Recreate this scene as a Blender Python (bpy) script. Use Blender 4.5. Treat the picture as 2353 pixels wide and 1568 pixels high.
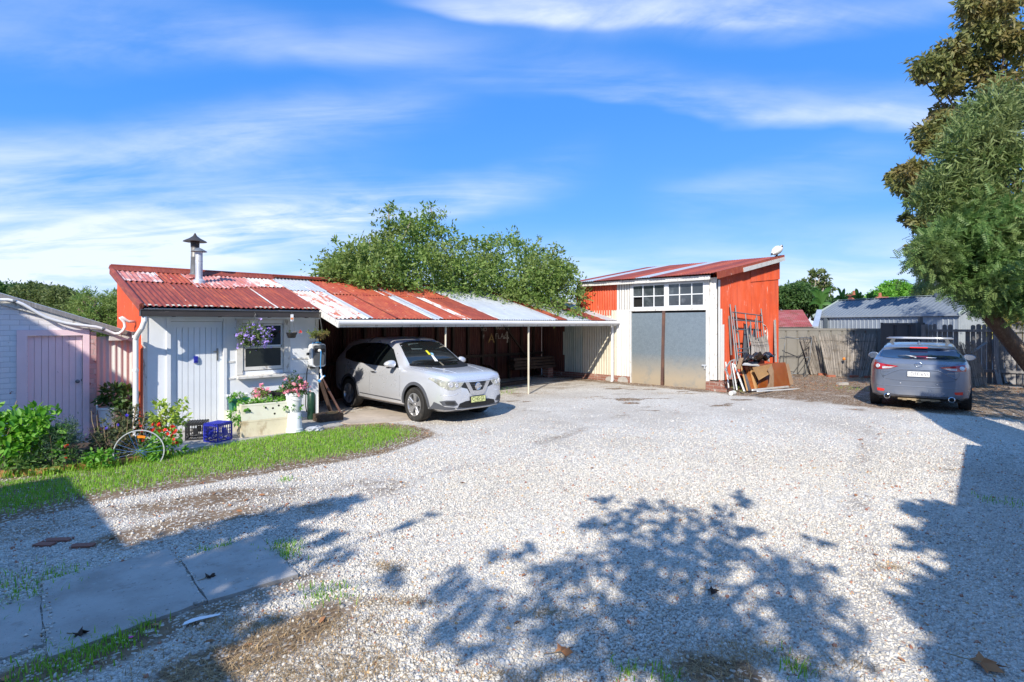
import bpy, bmesh, math, random
import numpy as np
from mathutils import Vector, Matrix, Quaternion
from mathutils.bvhtree import BVHTree

for o in list(bpy.data.objects):
    bpy.data.objects.remove(o)
SC = bpy.context.scene
COL = SC.collection
R = random.Random(7)
RN = np.random.default_rng(11)

# ------------------------------------------------------------------ camera, sky, sun
F, CX, HY, CH = 1270.0, 1176.5, 744.5, 2.0      # calibrated from the photograph (2353 px wide)
cam = bpy.data.cameras.new('camera')
cam.sensor_width = 36.0
cam.lens = F / 2353.0 * 36.0
cam.shift_y = -(784.0 - HY) / 2353.0
cam.clip_start = 0.05
cam.clip_end = 2000.0
camo = bpy.data.objects.new('camera', cam)
COL.objects.link(camo)
camo.location = (0, 0, CH)
camo.rotation_euler = (math.radians(90), 0, 0)
SC.camera = camo

SUN_EL = math.radians(34.4)
SUN_H = (0.29, 0.957)                            # horizontal direction the light travels
SUN_DIR = Vector((SUN_H[0] * math.cos(SUN_EL), SUN_H[1] * math.cos(SUN_EL), -math.sin(SUN_EL))).normalized()
sl = bpy.data.lights.new('sun', 'SUN')
sl.energy = 4.7
sl.angle = math.radians(0.55)
sl.color = (1.0, 0.92, 0.79)
slo = bpy.data.objects.new('sun', sl)
COL.objects.link(slo)
slo.rotation_euler = SUN_DIR.to_track_quat('-Z', 'Y').to_euler()
slo.location = (-10, -30, 30)

W = bpy.data.worlds.new("World")
SC.world = W
W.use_nodes = True
wt = W.node_tree
wt.nodes.clear()
def wn(t, **k):
    n = wt.nodes.new(t)
    for a, b in k.items():
        setattr(n, a, b)
    return n
def wl(a, b):
    wt.links.new(a, b)
w_out = wn('ShaderNodeOutputWorld')
w_bg = wn('ShaderNodeBackground')
w_bg.inputs['Strength'].default_value = 0.15
w_sky = wn('ShaderNodeTexSky')
w_sky.sky_type = 'NISHITA'
w_sky.sun_disc = False
w_sky.sun_elevation = SUN_EL
w_sky.sun_rotation = math.atan2(-SUN_H[0], -SUN_H[1])
w_sky.air_density = 1.0
w_sky.dust_density = 0.25
w_sky.ozone_density = 2.6
w_tc = wn('ShaderNodeTexCoord')
w_sep = wn('ShaderNodeSeparateXYZ')
wl(w_tc.outputs['Generated'], w_sep.inputs[0])
def wmath(op, a, b=None, clamp=False):
    m = wn('ShaderNodeMath', operation=op, use_clamp=clamp)
    for i, v in enumerate((a, b)):
        if v is None:
            continue
        if isinstance(v, (int, float)):
            m.inputs[i].default_value = v
        else:
            wl(v, m.inputs[i])
    return m.outputs[0]
zc = wmath('ADD', wmath('MAXIMUM', w_sep.outputs[2], 0.0), 0.16)
px_ = wmath('DIVIDE', w_sep.outputs[0], zc)
py_ = wmath('DIVIDE', w_sep.outputs[1], zc)
w_cmb = wn('ShaderNodeCombineXYZ')
wl(px_, w_cmb.inputs[0]); wl(py_, w_cmb.inputs[1])
def wnoise(rot, scl, off, scale, detail, rough, dist):
    mp = wn('ShaderNodeMapping')
    mp.inputs['Rotation'].default_value = (0, 0, rot)
    mp.inputs['Scale'].default_value = scl
    mp.inputs['Location'].default_value = off
    wl(w_cmb.outputs[0], mp.inputs[0])
    nz = wn('ShaderNodeTexNoise')
    nz.inputs['Scale'].default_value = scale
    nz.inputs['Detail'].default_value = detail
    nz.inputs['Roughness'].default_value = rough
    nz.inputs['Distortion'].default_value = dist
    wl(mp.outputs[0], nz.inputs['Vector'])
    return nz.outputs[0]
def wrange(v, lo, hi, a=0., b=1.):
    m = wn('ShaderNodeMapRange', interpolation_type='SMOOTHSTEP')
    m.inputs[1].default_value = lo; m.inputs[2].default_value = hi
    m.inputs[3].default_value = a; m.inputs[4].default_value = b
    wl(v, m.inputs[0])
    return m.outputs[0]
def wband(a0, e0, slope, wlo, whi, alo, ahi, amp, fade=.18):
    """a drift of cloud along a line of azimuth and height in the sky"""
    d = wmath('SUBTRACT', w_el, wmath('ADD', wmath('MULTIPLY', wmath('SUBTRACT', w_az, a0), slope), e0))
    d = wmath('ADD', d, wmath('MULTIPLY', wmath('SUBTRACT', w_wob, .5), .10))
    k = wmath('MULTIPLY', wrange(d, -wlo, 0), wrange(d, 0, whi, 1., 0.))
    k = wmath('MULTIPLY', k, wmath('MULTIPLY', wrange(w_az, alo - fade, alo + fade), wrange(w_az, ahi - fade, ahi + fade, 1., 0.)))
    return wmath('MULTIPLY', k, amp)
w_az = wmath('ARCTAN2', w_sep.outputs[0], w_sep.outputs[1])
w_el = wmath('DIVIDE', w_sep.outputs[2], wmath('SQRT', wmath('ADD', wmath('MULTIPLY', w_sep.outputs[0], w_sep.outputs[0]), wmath('ADD', wmath('MULTIPLY', w_sep.outputs[1], w_sep.outputs[1]), 1e-4))))
w_wob = wnoise(0., (1, 1, 1), (2.2, .4, 0), 1.6, 3, .5, .0)
fib = wrange(wnoise(.95, (.5, 2.0, 1), (7.7, 2.2, 0), 2.2, 9, .62, .9), .30, .72)
soft = wrange(wnoise(.35, (.7, 1.2, 1), (1.7, 4.2, 0), 1.6, 6, .58, .4), .30, .70)
bands = [wband(-.358, .325, .30, .07, .085, -1.6, -.18, .70), wband(-.214, .205, .24, .08, .07, -1.6, .02, 1.0), wband(-.60, .14, .20, .09, .12, -1.6, -.30, .95), wband(-.55, .42, .20, .05, .08, -1.2, -.1, .35),
         wband(0., .552, -.10, .020, .11, -.16, .50, 1.1, .10), wband(.30, .52, -.15, .05, .05, .05, .8, .55), wband(.097, .430, -.29, .018, .10, .10, 1.1, .60, .12), wband(.45, .335, -.31, .012, .03, .36, .75, .45, .10),
         wband(.30, .22, .05, .06, .06, .28, .60, .35, .08), wband(-.1, .46, .0, .05, .09, -.9, .1, .30)]
cl = bands[0]
for b_ in bands[1:]:
    cl = wmath('ADD', cl, b_)
cl = wmath('MULTIPLY', cl, wmath('ADD', wmath('MULTIPLY', fib, .42), wmath('MULTIPLY', soft, .58)))
low = wrange(w_el, 0.0, 0.20, 1.0, 0.0)
lowc = wmath('MULTIPLY', low, wmath('ADD', wmath('MULTIPLY', soft, .80), .25))
cl = wmath('ADD', wmath('MULTIPLY', cl, .95), lowc, clamp=True)
cl = wmath('MULTIPLY', cl, .84)
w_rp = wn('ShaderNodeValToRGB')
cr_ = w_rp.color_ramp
SKYR = [(0, (2.5, 3.7, 5.6)), (.07, (1.2, 2.75, 5.4)), (.18, (.40, 1.9, 5.1)), (.35, (.24, 1.52, 4.8)), (.55, (.22, 1.34, 4.4)), (.78, (1.1, 2.5, 5.4)), (1., (1.2, 2.6, 5.6))]  # upper stops raised beyond a natural sky, added to fill the shade
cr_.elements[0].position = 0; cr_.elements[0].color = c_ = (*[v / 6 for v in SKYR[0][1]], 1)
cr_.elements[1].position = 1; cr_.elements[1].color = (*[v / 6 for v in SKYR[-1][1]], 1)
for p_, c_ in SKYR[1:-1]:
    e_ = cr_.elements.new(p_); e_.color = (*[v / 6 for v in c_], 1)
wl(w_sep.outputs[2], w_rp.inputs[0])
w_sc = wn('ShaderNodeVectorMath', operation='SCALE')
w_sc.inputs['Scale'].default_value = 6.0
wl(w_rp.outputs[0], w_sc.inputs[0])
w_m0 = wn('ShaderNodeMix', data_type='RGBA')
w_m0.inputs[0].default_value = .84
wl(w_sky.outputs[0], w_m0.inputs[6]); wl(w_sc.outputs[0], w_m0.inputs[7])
w_mix = wn('ShaderNodeMix', data_type='RGBA')
wl(cl, w_mix.inputs[0])
wl(w_m0.outputs[2], w_mix.inputs[6])
w_mix.inputs[7].default_value = (4.7, 5.1, 5.9, 1)
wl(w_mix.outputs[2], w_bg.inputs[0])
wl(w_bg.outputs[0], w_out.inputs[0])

SC.view_settings.view_transform = 'Standard'
SC.view_settings.look = 'None'
SC.view_settings.exposure = 0.52
SC.view_settings.gamma = 1.0
SC.view_settings.use_curve_mapping = False
SC.cycles.max_bounces = 6
SC.cycles.transparent_max_bounces = 4
SC.cycles.use_denoising = True

# ------------------------------------------------------------------ frames
_a = Vector((.709, .705)).normalized()
AX, BX = Vector((_a.x, _a.y, 0)), Vector((-_a.y, _a.x, 0))     # along the cottage front / away from the yard
ORI = Vector((-6.48, 9.73, 0))
ANG = math.atan2(_a.y, _a.x)
def L(u, v, z=0.):
    return ORI + AX * u + BX * v + Vector((0, 0, z))
def gp(px, py, z=0.):
    Y = F * (CH - z) / (py - HY)
    return Vector(((px - CX) / F * Y, Y, z))
def at(px, py, Y):
    return Vector(((px - CX) / F * Y, Y, CH - (py - HY) / F * Y))
def gz(x, y):
    """the yard rises a little towards the shed"""
    u = (np.asarray(x) - ORI.x) * AX.x + (np.asarray(y) - ORI.y) * AX.y
    t = np.clip((u - 4.6) / 7.5, 0, 1)
    return .12 * t * t * (3 - 2 * t)
def gg(px, py):
    p = gp(px, py)
    for _ in range(4):
        p = gp(px, py, float(gz(p.x, p.y)))
    return p
def onv(px, py, v):
    r = (px - CX) / F
    b = ORI + BX * v
    u = (b.y * r - b.x) / (AX.x - AX.y * r)
    return u, CH - (py - HY) / F * (b.y + u * AX.y)
def onu(px, py, u):
    r = (px - CX) / F
    b = ORI + AX * u
    v = (b.y * r - b.x) / (BX.x - BX.y * r)
    return v, CH - (py - HY) / F * (b.y + v * BX.y)
def zm(reg, w):
    k = (reg[2] - reg[0]) / w
    return lambda x, y: ((reg[0] + x * k) * .57446, (reg[1] + y * k) * .57436)
def uv_of(p):
    d = Vector((p[0], p[1], 0)) - ORI
    return d.dot(AX), d.dot(BX)

# ------------------------------------------------------------------ object helpers
ORG = {}
def tag(o, label, cat, group=None):
    o['label'] = label; o['category'] = cat
    if group:
        o['group'] = group
    return o
def struct(o):
    o['kind'] = 'structure'
    return o
def thing(name, label, cat, loc=(0, 0, 0), rz=0., group=None, org=(0, 0, 0)):
    o = bpy.data.objects.new(name, None)
    o.empty_display_size = .2
    COL.objects.link(o)
    o.location = loc
    o.rotation_euler = (0, 0, rz)
    ORG[o.name] = Vector(org)
    return tag(o, label, cat, group)
def ything(name, label, cat, u, v, z=0., group=None):
    """a thing in the yard frame: its parts are written in (u, v, z)"""
    return thing(name, label, cat, L(u, v, z), ANG, group, (u, v, z))
def org_of(p):
    while p is not None:
        if p.name in ORG:
            return ORG[p.name]
        p = p.parent
    return Vector((0, 0, 0))
def mesh_obj(name, verts, faces, mats, parent=None, smooth=False, mi=None, angle=None):
    me = bpy.data.meshes.new(name)
    if parent is not None:
        o_ = org_of(parent)
        if o_.length > 0:
            verts = [(v[0] - o_.x, v[1] - o_.y, v[2] - o_.z) for v in verts]
    me.from_pydata([tuple(v) for v in verts], [], faces)
    if not isinstance(mats, (list, tuple)):
        mats = [mats]
    for m in mats:
        me.materials.append(m)
    if mi is not None and len(mats) > 1:
        me.polygons.foreach_set('material_index', mi)
    if smooth:
        me.polygons.foreach_set('use_smooth', [True] * len(me.polygons))
        if angle:
            me.set_sharp_from_angle(angle=math.radians(angle))
    me.update()
    o = bpy.data.objects.new(name, me)
    COL.objects.link(o)
    if parent is not None:
        o.parent = parent
    return o

class MB:
    def __init__(s):
        s.v = []; s.f = []; s.mi = []
    def add(s, vs, fs, mi=0):
        n = len(s.v)
        s.v += [tuple(v) for v in vs]
        for f in fs:
            s.f.append(tuple(i + n for i in f)); s.mi.append(mi)
        return s
    def box(s, x0, x1, y0, y1, z0, z1, mi=0, M=None):
        vs = [Vector((x, y, z)) for z in (z0, z1) for y in (y0, y1) for x in (x0, x1)]
        if M is not None:
            vs = [M @ v for v in vs]
        return s.add(vs, [(0, 2, 3, 1), (4, 5, 7, 6), (0, 1, 5, 4), (2, 6, 7, 3), (0, 4, 6, 2), (1, 3, 7, 5)], mi)
    def bar(s, p0, p1, w, h, up=(0, 0, 1), mi=0):
        p0, p1 = Vector(p0), Vector(p1)
        d = p1 - p0; l = d.length; d.normalize()
        up = Vector(up)
        if abs(d.dot(up)) > .98:
            up = Vector((0, 1, 0))
        sd = d.cross(up).normalized(); u2 = sd.cross(d).normalized()
        vs = []
        for t in (0, l):
            for a, b in ((-1, -1), (1, -1), (1, 1), (-1, 1)):
                vs.append(p0 + d * t + sd * (a * w / 2) + u2 * (b * h / 2))
        return s.add(vs, [(3, 2, 1, 0), (4, 5, 6, 7), (0, 1, 5, 4), (1, 2, 6, 5), (2, 3, 7, 6), (3, 0, 4, 7)], mi)
    def tube(s, pts, r, n=8, cap=True, mi=0, closed=False):
        pts = [Vector(p) for p in pts]
        m = len(pts)
        rr = r if isinstance(r, (list, tuple)) else [r] * m
        prev = None; rings = []
        for i, p in enumerate(pts):
            if closed:
                d = pts[(i + 1) % m] - pts[i - 1]
            else:
                d = pts[min(i + 1, m - 1)] - pts[max(i - 1, 0)]
            d.normalize()
            if prev is None:
                ref = Vector((0, 0, 1)) if abs(d.z) < .9 else Vector((1, 0, 0))
                sd = d.cross(ref).normalized()
            else:
                sd = (prev - d * prev.dot(d)).normalized()
            prev = sd
            u2 = d.cross(sd)
            rings.append([p + (sd * math.cos(2 * math.pi * k / n) + u2 * math.sin(2 * math.pi * k / n)) * rr[i] for k in range(n)])
        vs = [v for rg in rings for v in rg]
        fs = []
        for i in range(m if closed else m - 1):
            j = (i + 1) % m
            for k in range(n):
                fs.append((i * n + k, i * n + (k + 1) % n, j * n + (k + 1) % n, j * n + k))
        if cap and not closed:
            fs.append(tuple(range(n - 1, -1, -1)))
            fs.append(tuple((m - 1) * n + k for k in range(n)))
        return s.add(vs, fs, mi)
    def lathe(s, prof, n=24, c=(0, 0, 0), M=None, mi=0, capb=True, capt=True):
        c = Vector(c)
        vs = []
        for r, z in prof:
            for k in range(n):
                v = Vector((r * math.cos(2 * math.pi * k / n), r * math.sin(2 * math.pi * k / n), z))
                vs.append((M @ v if M is not None else v) + c)
        fs = []
        for i in range(len(prof) - 1):
            for k in range(n):
                fs.append((i * n + k, i * n + (k + 1) % n, (i + 1) * n + (k + 1) % n, (i + 1) * n + k))
        if capb:
            fs.append(tuple(range(n - 1, -1, -1)))
        if capt:
            fs.append(tuple((len(prof) - 1) * n + k for k in range(n)))
        return s.add(vs, fs, mi)
    def prism(s, poly, t, P, U, V, mi=0):
        """poly in (U, V) from P, thickness t along U x V"""
        P, U, V = Vector(P), Vector(U), Vector(V)
        N = U.cross(V).normalized()
        k = len(poly)
        vs = [P + U * a + V * b for a, b in poly] + [P + U * a + V * b + N * t for a, b in poly]
        fs = [tuple(range(k - 1, -1, -1)), tuple(range(k, 2 * k))]
        for i in range(k):
            j = (i + 1) % k
            fs.append((i, j, k + j, k + i))
        return s.add(vs, fs, mi)
    def corr(s, P, U, V, w, h, N=None, pitch=.088, amp=.012, per=6, rows=1, mi=0, top=None, bot=None, prof=None, wob=0.):
        """corrugated sheet: runs along U (waves) and V; top/bot give V extents as functions of the distance along U"""
        P, U, V = Vector(P), Vector(U).normalized(), Vector(V).normalized()
        N = Vector(N) if N is not None else U.cross(V).normalized()
        n = max(2, int(w / pitch * per)) + 1
        vs = []
        for i in range(n):
            d = w * i / (n - 1)
            ph = d / pitch
            a = amp * (math.sin(2 * math.pi * ph) if prof is None else prof(ph % 1.0))
            b0 = bot(d) if bot else 0.0
            b1 = top(d) if top else h
            for r in range(rows + 1):
                t = r / rows
                vs.append(P + U * d + V * (b0 + (b1 - b0) * t) + N * (a + (wob * math.sin(d * 1.7 + r * 1.3) if wob else 0)))
        fs = []
        for i in range(n - 1):
            for r in range(rows):
                q = i * (rows + 1) + r
                fs.append((q, q + rows + 1, q + rows + 2, q + 1))
        return s.add(vs, fs, mi)
    def build(s, name, mat, parent=None, smooth=False, angle=None):
        return mesh_obj(name, s.v, s.f, mat, parent, smooth, s.mi, angle)

# ------------------------------------------------------------------ materials
def newmat(name):
    m = bpy.data.materials.new(name)
    m.use_nodes = True
    nt = m.node_tree
    return m, nt, nt.nodes['Principled BSDF']
def nd(nt, t, **k):
    n = nt.nodes.new(t)
    for a, b in k.items():
        setattr(n, a, b)
    return n
def c4(c):
    return (c[0], c[1], c[2], 1.0)
def coordvec(nt, coords='Object', stretch=(1, 1, 1), off=(0, 0, 0)):
    tc = nd(nt, 'ShaderNodeTexCoord')
    mp = nd(nt, 'ShaderNodeMapping')
    mp.inputs['Scale'].default_value = stretch
    mp.inputs['Location'].default_value = off
    nt.links.new(tc.outputs[coords], mp.inputs[0])
    return mp.outputs[0]
def noise(nt, vec, scale, detail=6, rough=.6, dist=0.):
    n = nd(nt, 'ShaderNodeTexNoise')
    n.inputs['Scale'].default_value = scale
    n.inputs['Detail'].default_value = detail
    n.inputs['Roughness'].default_value = rough
    n.inputs['Distortion'].default_value = dist
    nt.links.new(vec, n.inputs['Vector'])
    return n.outputs[0]
def mrange(nt, v, lo, hi, a=0., b=1.):
    m = nd(nt, 'ShaderNodeMapRange')
    m.inputs[1].default_value = lo; m.inputs[2].default_value = hi
    m.inputs[3].default_value = a; m.inputs[4].default_value = b
    nt.links.new(v, m.inputs[0])
    return m.outputs[0]
def mixc(nt, fac, c1, c2):
    m = nd(nt, 'ShaderNodeMix', data_type='RGBA')
    for s, v in ((0, fac), (6, c1), (7, c2)):
        if isinstance(v, (int, float)):
            m.inputs[s].default_value = v
        elif isinstance(v, tuple):
            m.inputs[s].default_value = c4(v)
        else:
            nt.links.new(v, m.inputs[s])
    return m.outputs[2]
def mth(nt, op, a, b=None):
    m = nd(nt, 'ShaderNodeMath', operation=op)
    for i, v in enumerate((a, b)):
        if v is None:
            continue
        if isinstance(v, (int, float)):
            m.inputs[i].default_value = v
        else:
            nt.links.new(v, m.inputs[i])
    return m.outputs[0]
def pm(name, base, layers=(), rough=.75, metal=0., bump=None, jit=0., spec=.5, coat=0., tone=.12, tscale=2.5, coords='Object', zgrad=None):
    """painted / worn surface: base tone variation, then layers (col, scale, lo, hi, stretch)"""
    m, nt, bs = newmat(name)
    col = None
    if tone:
        v = coordvec(nt, coords)
        n = noise(nt, v, tscale, 5)
        dk = tuple(c * (1 - tone) for c in base); lt = tuple(min(1, c * (1 + tone)) for c in base)
        col = mixc(nt, mrange(nt, n, .3, .7), dk, lt)
    else:
        col = base
    for i, ly in enumerate(layers):
        c, sc, lo, hi = ly[:4]
        st = ly[4] if len(ly) > 4 else (1, 1, 1)
        fc = ly[5] if len(ly) > 5 else 1.
        v = coordvec(nt, coords, st, (3.7 * i + 1.1, 2.1 * i, 5.3 * i))
        n = noise(nt, v, sc, 7, .65)
        k = mrange(nt, n, lo, hi, 0., fc)
        if len(ly) > 6:                      # (zlo, zhi): stain only between these heights
            sp = nd(nt, 'ShaderNodeSeparateXYZ')
            nt.links.new(coordvec(nt, coords), sp.inputs[0])
            zz = mrange(nt, sp.outputs[2], ly[6][0], ly[6][1], 0., 1.)
            k = mth(nt, 'MULTIPLY', k, zz)
        col = mixc(nt, k, col, c)
    if jit:
        g = nd(nt, 'ShaderNodeNewGeometry')
        h = nd(nt, 'ShaderNodeHueSaturation')
        nt.links.new(mrange(nt, g.outputs['Random Per Island'], 0, 1, 1 - jit, 1 + jit), h.inputs['Value'])
        if isinstance(col, tuple):
            h.inputs['Color'].default_value = c4(col)
        else:
            nt.links.new(col, h.inputs['Color'])
        col = h.outputs[0]
    if isinstance(col, tuple):
        bs.inputs['Base Color'].default_value = c4(col)
    else:
        nt.links.new(col, bs.inputs['Base Color'])
    bs.inputs['Roughness'].default_value = rough
    bs.inputs['Metallic'].default_value = metal
    bs.inputs['Specular IOR Level'].default_value = spec
    if coat:
        bs.inputs['Coat Weight'].default_value = coat
        bs.inputs['Coat Roughness'].default_value = .06
    if bump:
        st, dist, sc = bump[:3]
        v = coordvec(nt, coords, bump[3] if len(bump) > 3 else (1, 1, 1))
        n = noise(nt, v, sc, 6, .65)
        b = nd(nt, 'ShaderNodeBump')
        b.inputs['Strength'].default_value = st
        b.inputs['Distance'].default_value = dist
        nt.links.new(n, b.inputs['Height'])
        nt.links.new(b.outputs[0], bs.inputs['Normal'])
    return m
def leafmat(name, c1, c2, tr=.35, rough=.5, c3=None, spec=.35):
    m, nt, bs = newmat(name)
    g = nd(nt, 'ShaderNodeNewGeometry')
    col = mixc(nt, g.outputs['Random Per Island'], c1, c2)
    if c3:
        v = coordvec(nt, 'Object')
        col = mixc(nt, mrange(nt, noise(nt, v, .8, 3), .45, .62), col, c3)
    nt.links.new(col, bs.inputs['Base Color'])
    bs.inputs['Roughness'].default_value = rough
    bs.inputs['Specular IOR Level'].default_value = spec
    tl = nd(nt, 'ShaderNodeBsdfTranslucent')
    h = nd(nt, 'ShaderNodeHueSaturation')
    h.inputs['Saturation'].default_value = 1.1
    h.inputs['Value'].default_value = 1.25
    nt.links.new(col, h.inputs['Color'])
    nt.links.new(h.outputs[0], tl.inputs['Color'])
    mx = nd(nt, 'ShaderNodeMixShader')
    mx.inputs[0].default_value = tr
    nt.links.new(bs.outputs[0], mx.inputs[1]); nt.links.new(tl.outputs[0], mx.inputs[2])
    nt.links.new(mx.outputs[0], nt.nodes['Material Output'].inputs['Surface'])
    return m
def brickmat(name, c1, c2, mortar, bw=.24, bh=.086, bump=.6, layers=()):
    m, nt, bs = newmat(name)
    tc = nd(nt, 'ShaderNodeTexCoord')
    sp = nd(nt, 'ShaderNodeSeparateXYZ'); nt.links.new(tc.outputs['Object'], sp.inputs[0])
    cb = nd(nt, 'ShaderNodeCombineXYZ')
    nt.links.new(mth(nt, 'ADD', sp.outputs[0], sp.outputs[1]), cb.inputs[0]); nt.links.new(sp.outputs[2], cb.inputs[1])
    br = nd(nt, 'ShaderNodeTexBrick')
    br.inputs['Scale'].default_value = 1.0
    br.inputs['Brick Width'].default_value = bw
    br.inputs['Row Height'].default_value = bh
    br.inputs['Mortar Size'].default_value = .006
    br.inputs['Mortar Smooth'].default_value = .2
    br.inputs['Color1'].default_value = c4(c1); br.inputs['Color2'].default_value = c4(c2); br.inputs['Mortar'].default_value = c4(mortar)
    nt.links.new(cb.outputs[0], br.inputs['Vector'])
    col = br.outputs[0]
    for i, (c, sc, lo, hi) in enumerate(layers):
        col = mixc(nt, mrange(nt, noise(nt, coordvec(nt, 'Object', (1, 1, 1), (i * 3.3, 1, 2)), sc, 7, .65), lo, hi), col, c)
    nt.links.new(col, bs.inputs['Base Color'])
    bs.inputs['Roughness'].default_value = .85
    b = nd(nt, 'ShaderNodeBump')
    b.inputs['Strength'].default_value = bump; b.inputs['Distance'].default_value = .008
    inv = mth(nt, 'SUBTRACT', 1.0, br.outputs['Fac'])
    hh = mth(nt, 'ADD', inv, mth(nt, 'MULTIPLY', noise(nt, coordvec(nt), 60, 4), .5))
    nt.links.new(hh, b.inputs['Height']); nt.links.new(b.outputs[0], bs.inputs['Normal'])
    return m

MT = {}
MT['white_wall'] = pm('white_wall', (.74, .77, .80), [((.45, .45, .42), 3, .60, .85, (1, 1, .4), .5), ((.30, .27, .22), 5, .55, .75, (1, 1, .5), .7, (.22, .0))], rough=.8, bump=(.25, .004, 60), tone=.05)
MT['white_paint'] = pm('white_paint', (.70, .73, .76), [((.36, .33, .29), 14, .64, .72, (1, 1, .35), .8)], rough=.6, bump=(.3, .004, 45), tone=.05)
MT['flaky_white'] = pm('flaky_white', (.64, .635, .61), [((.30, .27, .24), 16, .56, .64, (1, 1, .3), .9), ((.48, .46, .42), 5, .55, .7, (1, 1, .6), .6)], rough=.75, bump=(.5, .006, 30), tone=.08)
MT['door_white'] = pm('door_white', (.72, .76, .80), [((.40, .38, .36), 8, .66, .74, (1, 1, .25), .7), ((.35, .30, .25), 4, .5, .7, (1, 1, .5), .55, (.35, .0))], rough=.55, bump=(.2, .003, 50), tone=.04)
MT['red_paint'] = pm('red_paint', (.56, .078, .020), [((.62, .13, .07), 1.3, .45, .7, (1, 1, .5), .7), ((.30, .045, .025), 10, .52, .70, (2.2, 2.2, .07), .7), ((.36, .15, .09), 3, .45, .75, (1, 1, .4), .6, (.9, .2)), ((.40, .05, .02), 3, .50, .75, (1, 1, .25), .8), ((.72, .48, .42), 9, .635, .70, (1.5, 1.5, .22), .8), ((.26, .06, .03), 6, .62, .8, (2, 2, .12), .7)], rough=.6, tone=.10, tscale=1.5)
MT['rust_red'] = pm('rust_red', (.215, .040, .022), [((.36, .085, .04), 9, .50, .66, (3.2, .16, 1), .75), ((.14, .03, .02), 13, .54, .66, (3.5, .12, 1), .6), ((.42, .10, .035), 2.2, .52, .72, (1, .35, 1), .8), ((.62, .60, .58), 11, .70, .735, (1.6, .4, 1), .9), ((.16, .03, .02), 6, .55, .8, (2, .3, 1), .6)], rough=.62, tone=.15, tscale=3)
MT['rust_orange'] = pm('rust_orange', (.36, .072, .032), [((.28, .05, .025), 10, .48, .66, (3.2, .14, 1), .8), ((.52, .24, .12), 14, .58, .70, (3.5, .10, 1), .6), ((.30, .045, .022), 2.5, .48, .62, (1.5, .35, 1), .85), ((.66, .60, .52), 7, .635, .70, (1.6, .4, 1), .8), ((.60, .20, .06), 9, .55, .7, (2, .35, 1), .7)], rough=.65, tone=.15, tscale=3)
MT['pink_faded'] = pm('pink_faded', (.46, .17, .15), [((.60, .52, .50), 5, .50, .60, (1.6, .45, 1), .85), ((.42, .12, .05), 6, .55, .66, (1.2, .5, 1), .8)], rough=.65, tone=.12, tscale=3)
MT['galv'] = pm('galv', (.56, .59, .62), [((.42, .36, .31), 11, .54, .70, (3.2, .14, 1), .6), ((.40, .16, .08), 6, .64, .72, (1.5, .4, 1), .8), ((.45, .48, .52), 2, .45, .65, (1, .3, 1), .8)], rough=.45, metal=.35, tone=.10, tscale=6)
MT['white_rust'] = pm('white_rust', (.60, .61, .61), [((.48, .32, .22), 11, .52, .68, (3.2, .14, 1), .7), ((.42, .10, .04), 4.5, .53, .57, (1.8, .55, 1), .95), ((.55, .30, .2), 3, .50, .6, (2, .4, 1), .6)], rough=.6, tone=.08, tscale=5)
MT['cream_corr'] = pm('cream_corr', (.56, .52, .42), [((.42, .37, .27), 4, .55, .75, (1, 1, .25), .7), ((.36, .22, .12), 7, .64, .74, (1, 1, .2), .7)], rough=.6, tone=.08)
MT['white_corr'] = pm('white_corr', (.62, .62, .60), [((.45, .42, .38), 5, .60, .75, (1, 1, .25), .6)], rough=.6, tone=.06)
MT['pale_green_corr'] = pm('pale_green_corr', (.36, .42, .38), [((.55, .55, .46), 3, .45, .65, (1, 1, .3), .8), ((.15, .13, .1), 5, .6, .75, (1, 1, .2), .7)], rough=.6, tone=.1)
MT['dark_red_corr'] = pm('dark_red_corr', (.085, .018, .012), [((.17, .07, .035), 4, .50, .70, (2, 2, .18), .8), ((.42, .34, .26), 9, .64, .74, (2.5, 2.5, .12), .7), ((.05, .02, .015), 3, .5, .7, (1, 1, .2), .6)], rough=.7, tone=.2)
MT['zinc'] = pm('zinc', (.235, .29, .33), [((.29, .35, .40), 40, .50, .62), ((.24, .29, .33), 3, .52, .75, (1, 1, .5), .7), ((.58, .48, .34), 2.4, .12, .45, (1, 1, 1), .92, (1.1, .35)), ((.68, .70, .70), 26, .71, .74)], rough=.42, metal=.45, tone=.10, tscale=9)
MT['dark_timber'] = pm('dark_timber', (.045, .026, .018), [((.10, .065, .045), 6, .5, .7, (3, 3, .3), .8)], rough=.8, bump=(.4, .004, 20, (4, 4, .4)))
MT['rust_post'] = pm('rust_post', (.10, .055, .045), [((.2, .10, .06), 6, .5, .7, (1, 1, .5), .8)], rough=.55)
MT['grey_timber'] = pm('grey_timber', (.21, .205, .205), [((.33, .32, .315), 5, .5, .68, (6, 6, .35), .8), ((.10, .085, .075), 8, .56, .7, (8, 8, .3), .8)], rough=.9, bump=(.5, .004, 14, (8, 8, .5)), jit=.25)
MT['raw_timber'] = pm('raw_timber', (.40, .235, .10), [((.26, .14, .06), 5, .5, .7, (1, 6, 6), .7)], rough=.75, bump=(.3, .003, 20, (1, 6, 6)))
MT['brown_ply'] = pm('brown_ply', (.30, .078, .010), [((.32, .12, .03), 4, .48, .7, (1, 1, 1), .8), ((.18, .06, .02), 3, .55, .7, (.5, 2, 2), .7)], rough=.38, tone=.15)
MT['yellow_ply'] = pm('yellow_ply', (.38, .22, .09), [((.28, .14, .05), 5, .5, .68, (5, 5, .4), .8)], rough=.7)
MT['cardboard'] = pm('cardboard', (.38, .245, .145), [((.30, .18, .10), 3, .5, .7)], rough=.9)
MT['brick'] = brickmat('brick', (.22, .085, .06), (.30, .14, .10), (.34, .31, .27), layers=[((.45, .42, .38), 5, .60, .68)])
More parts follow.
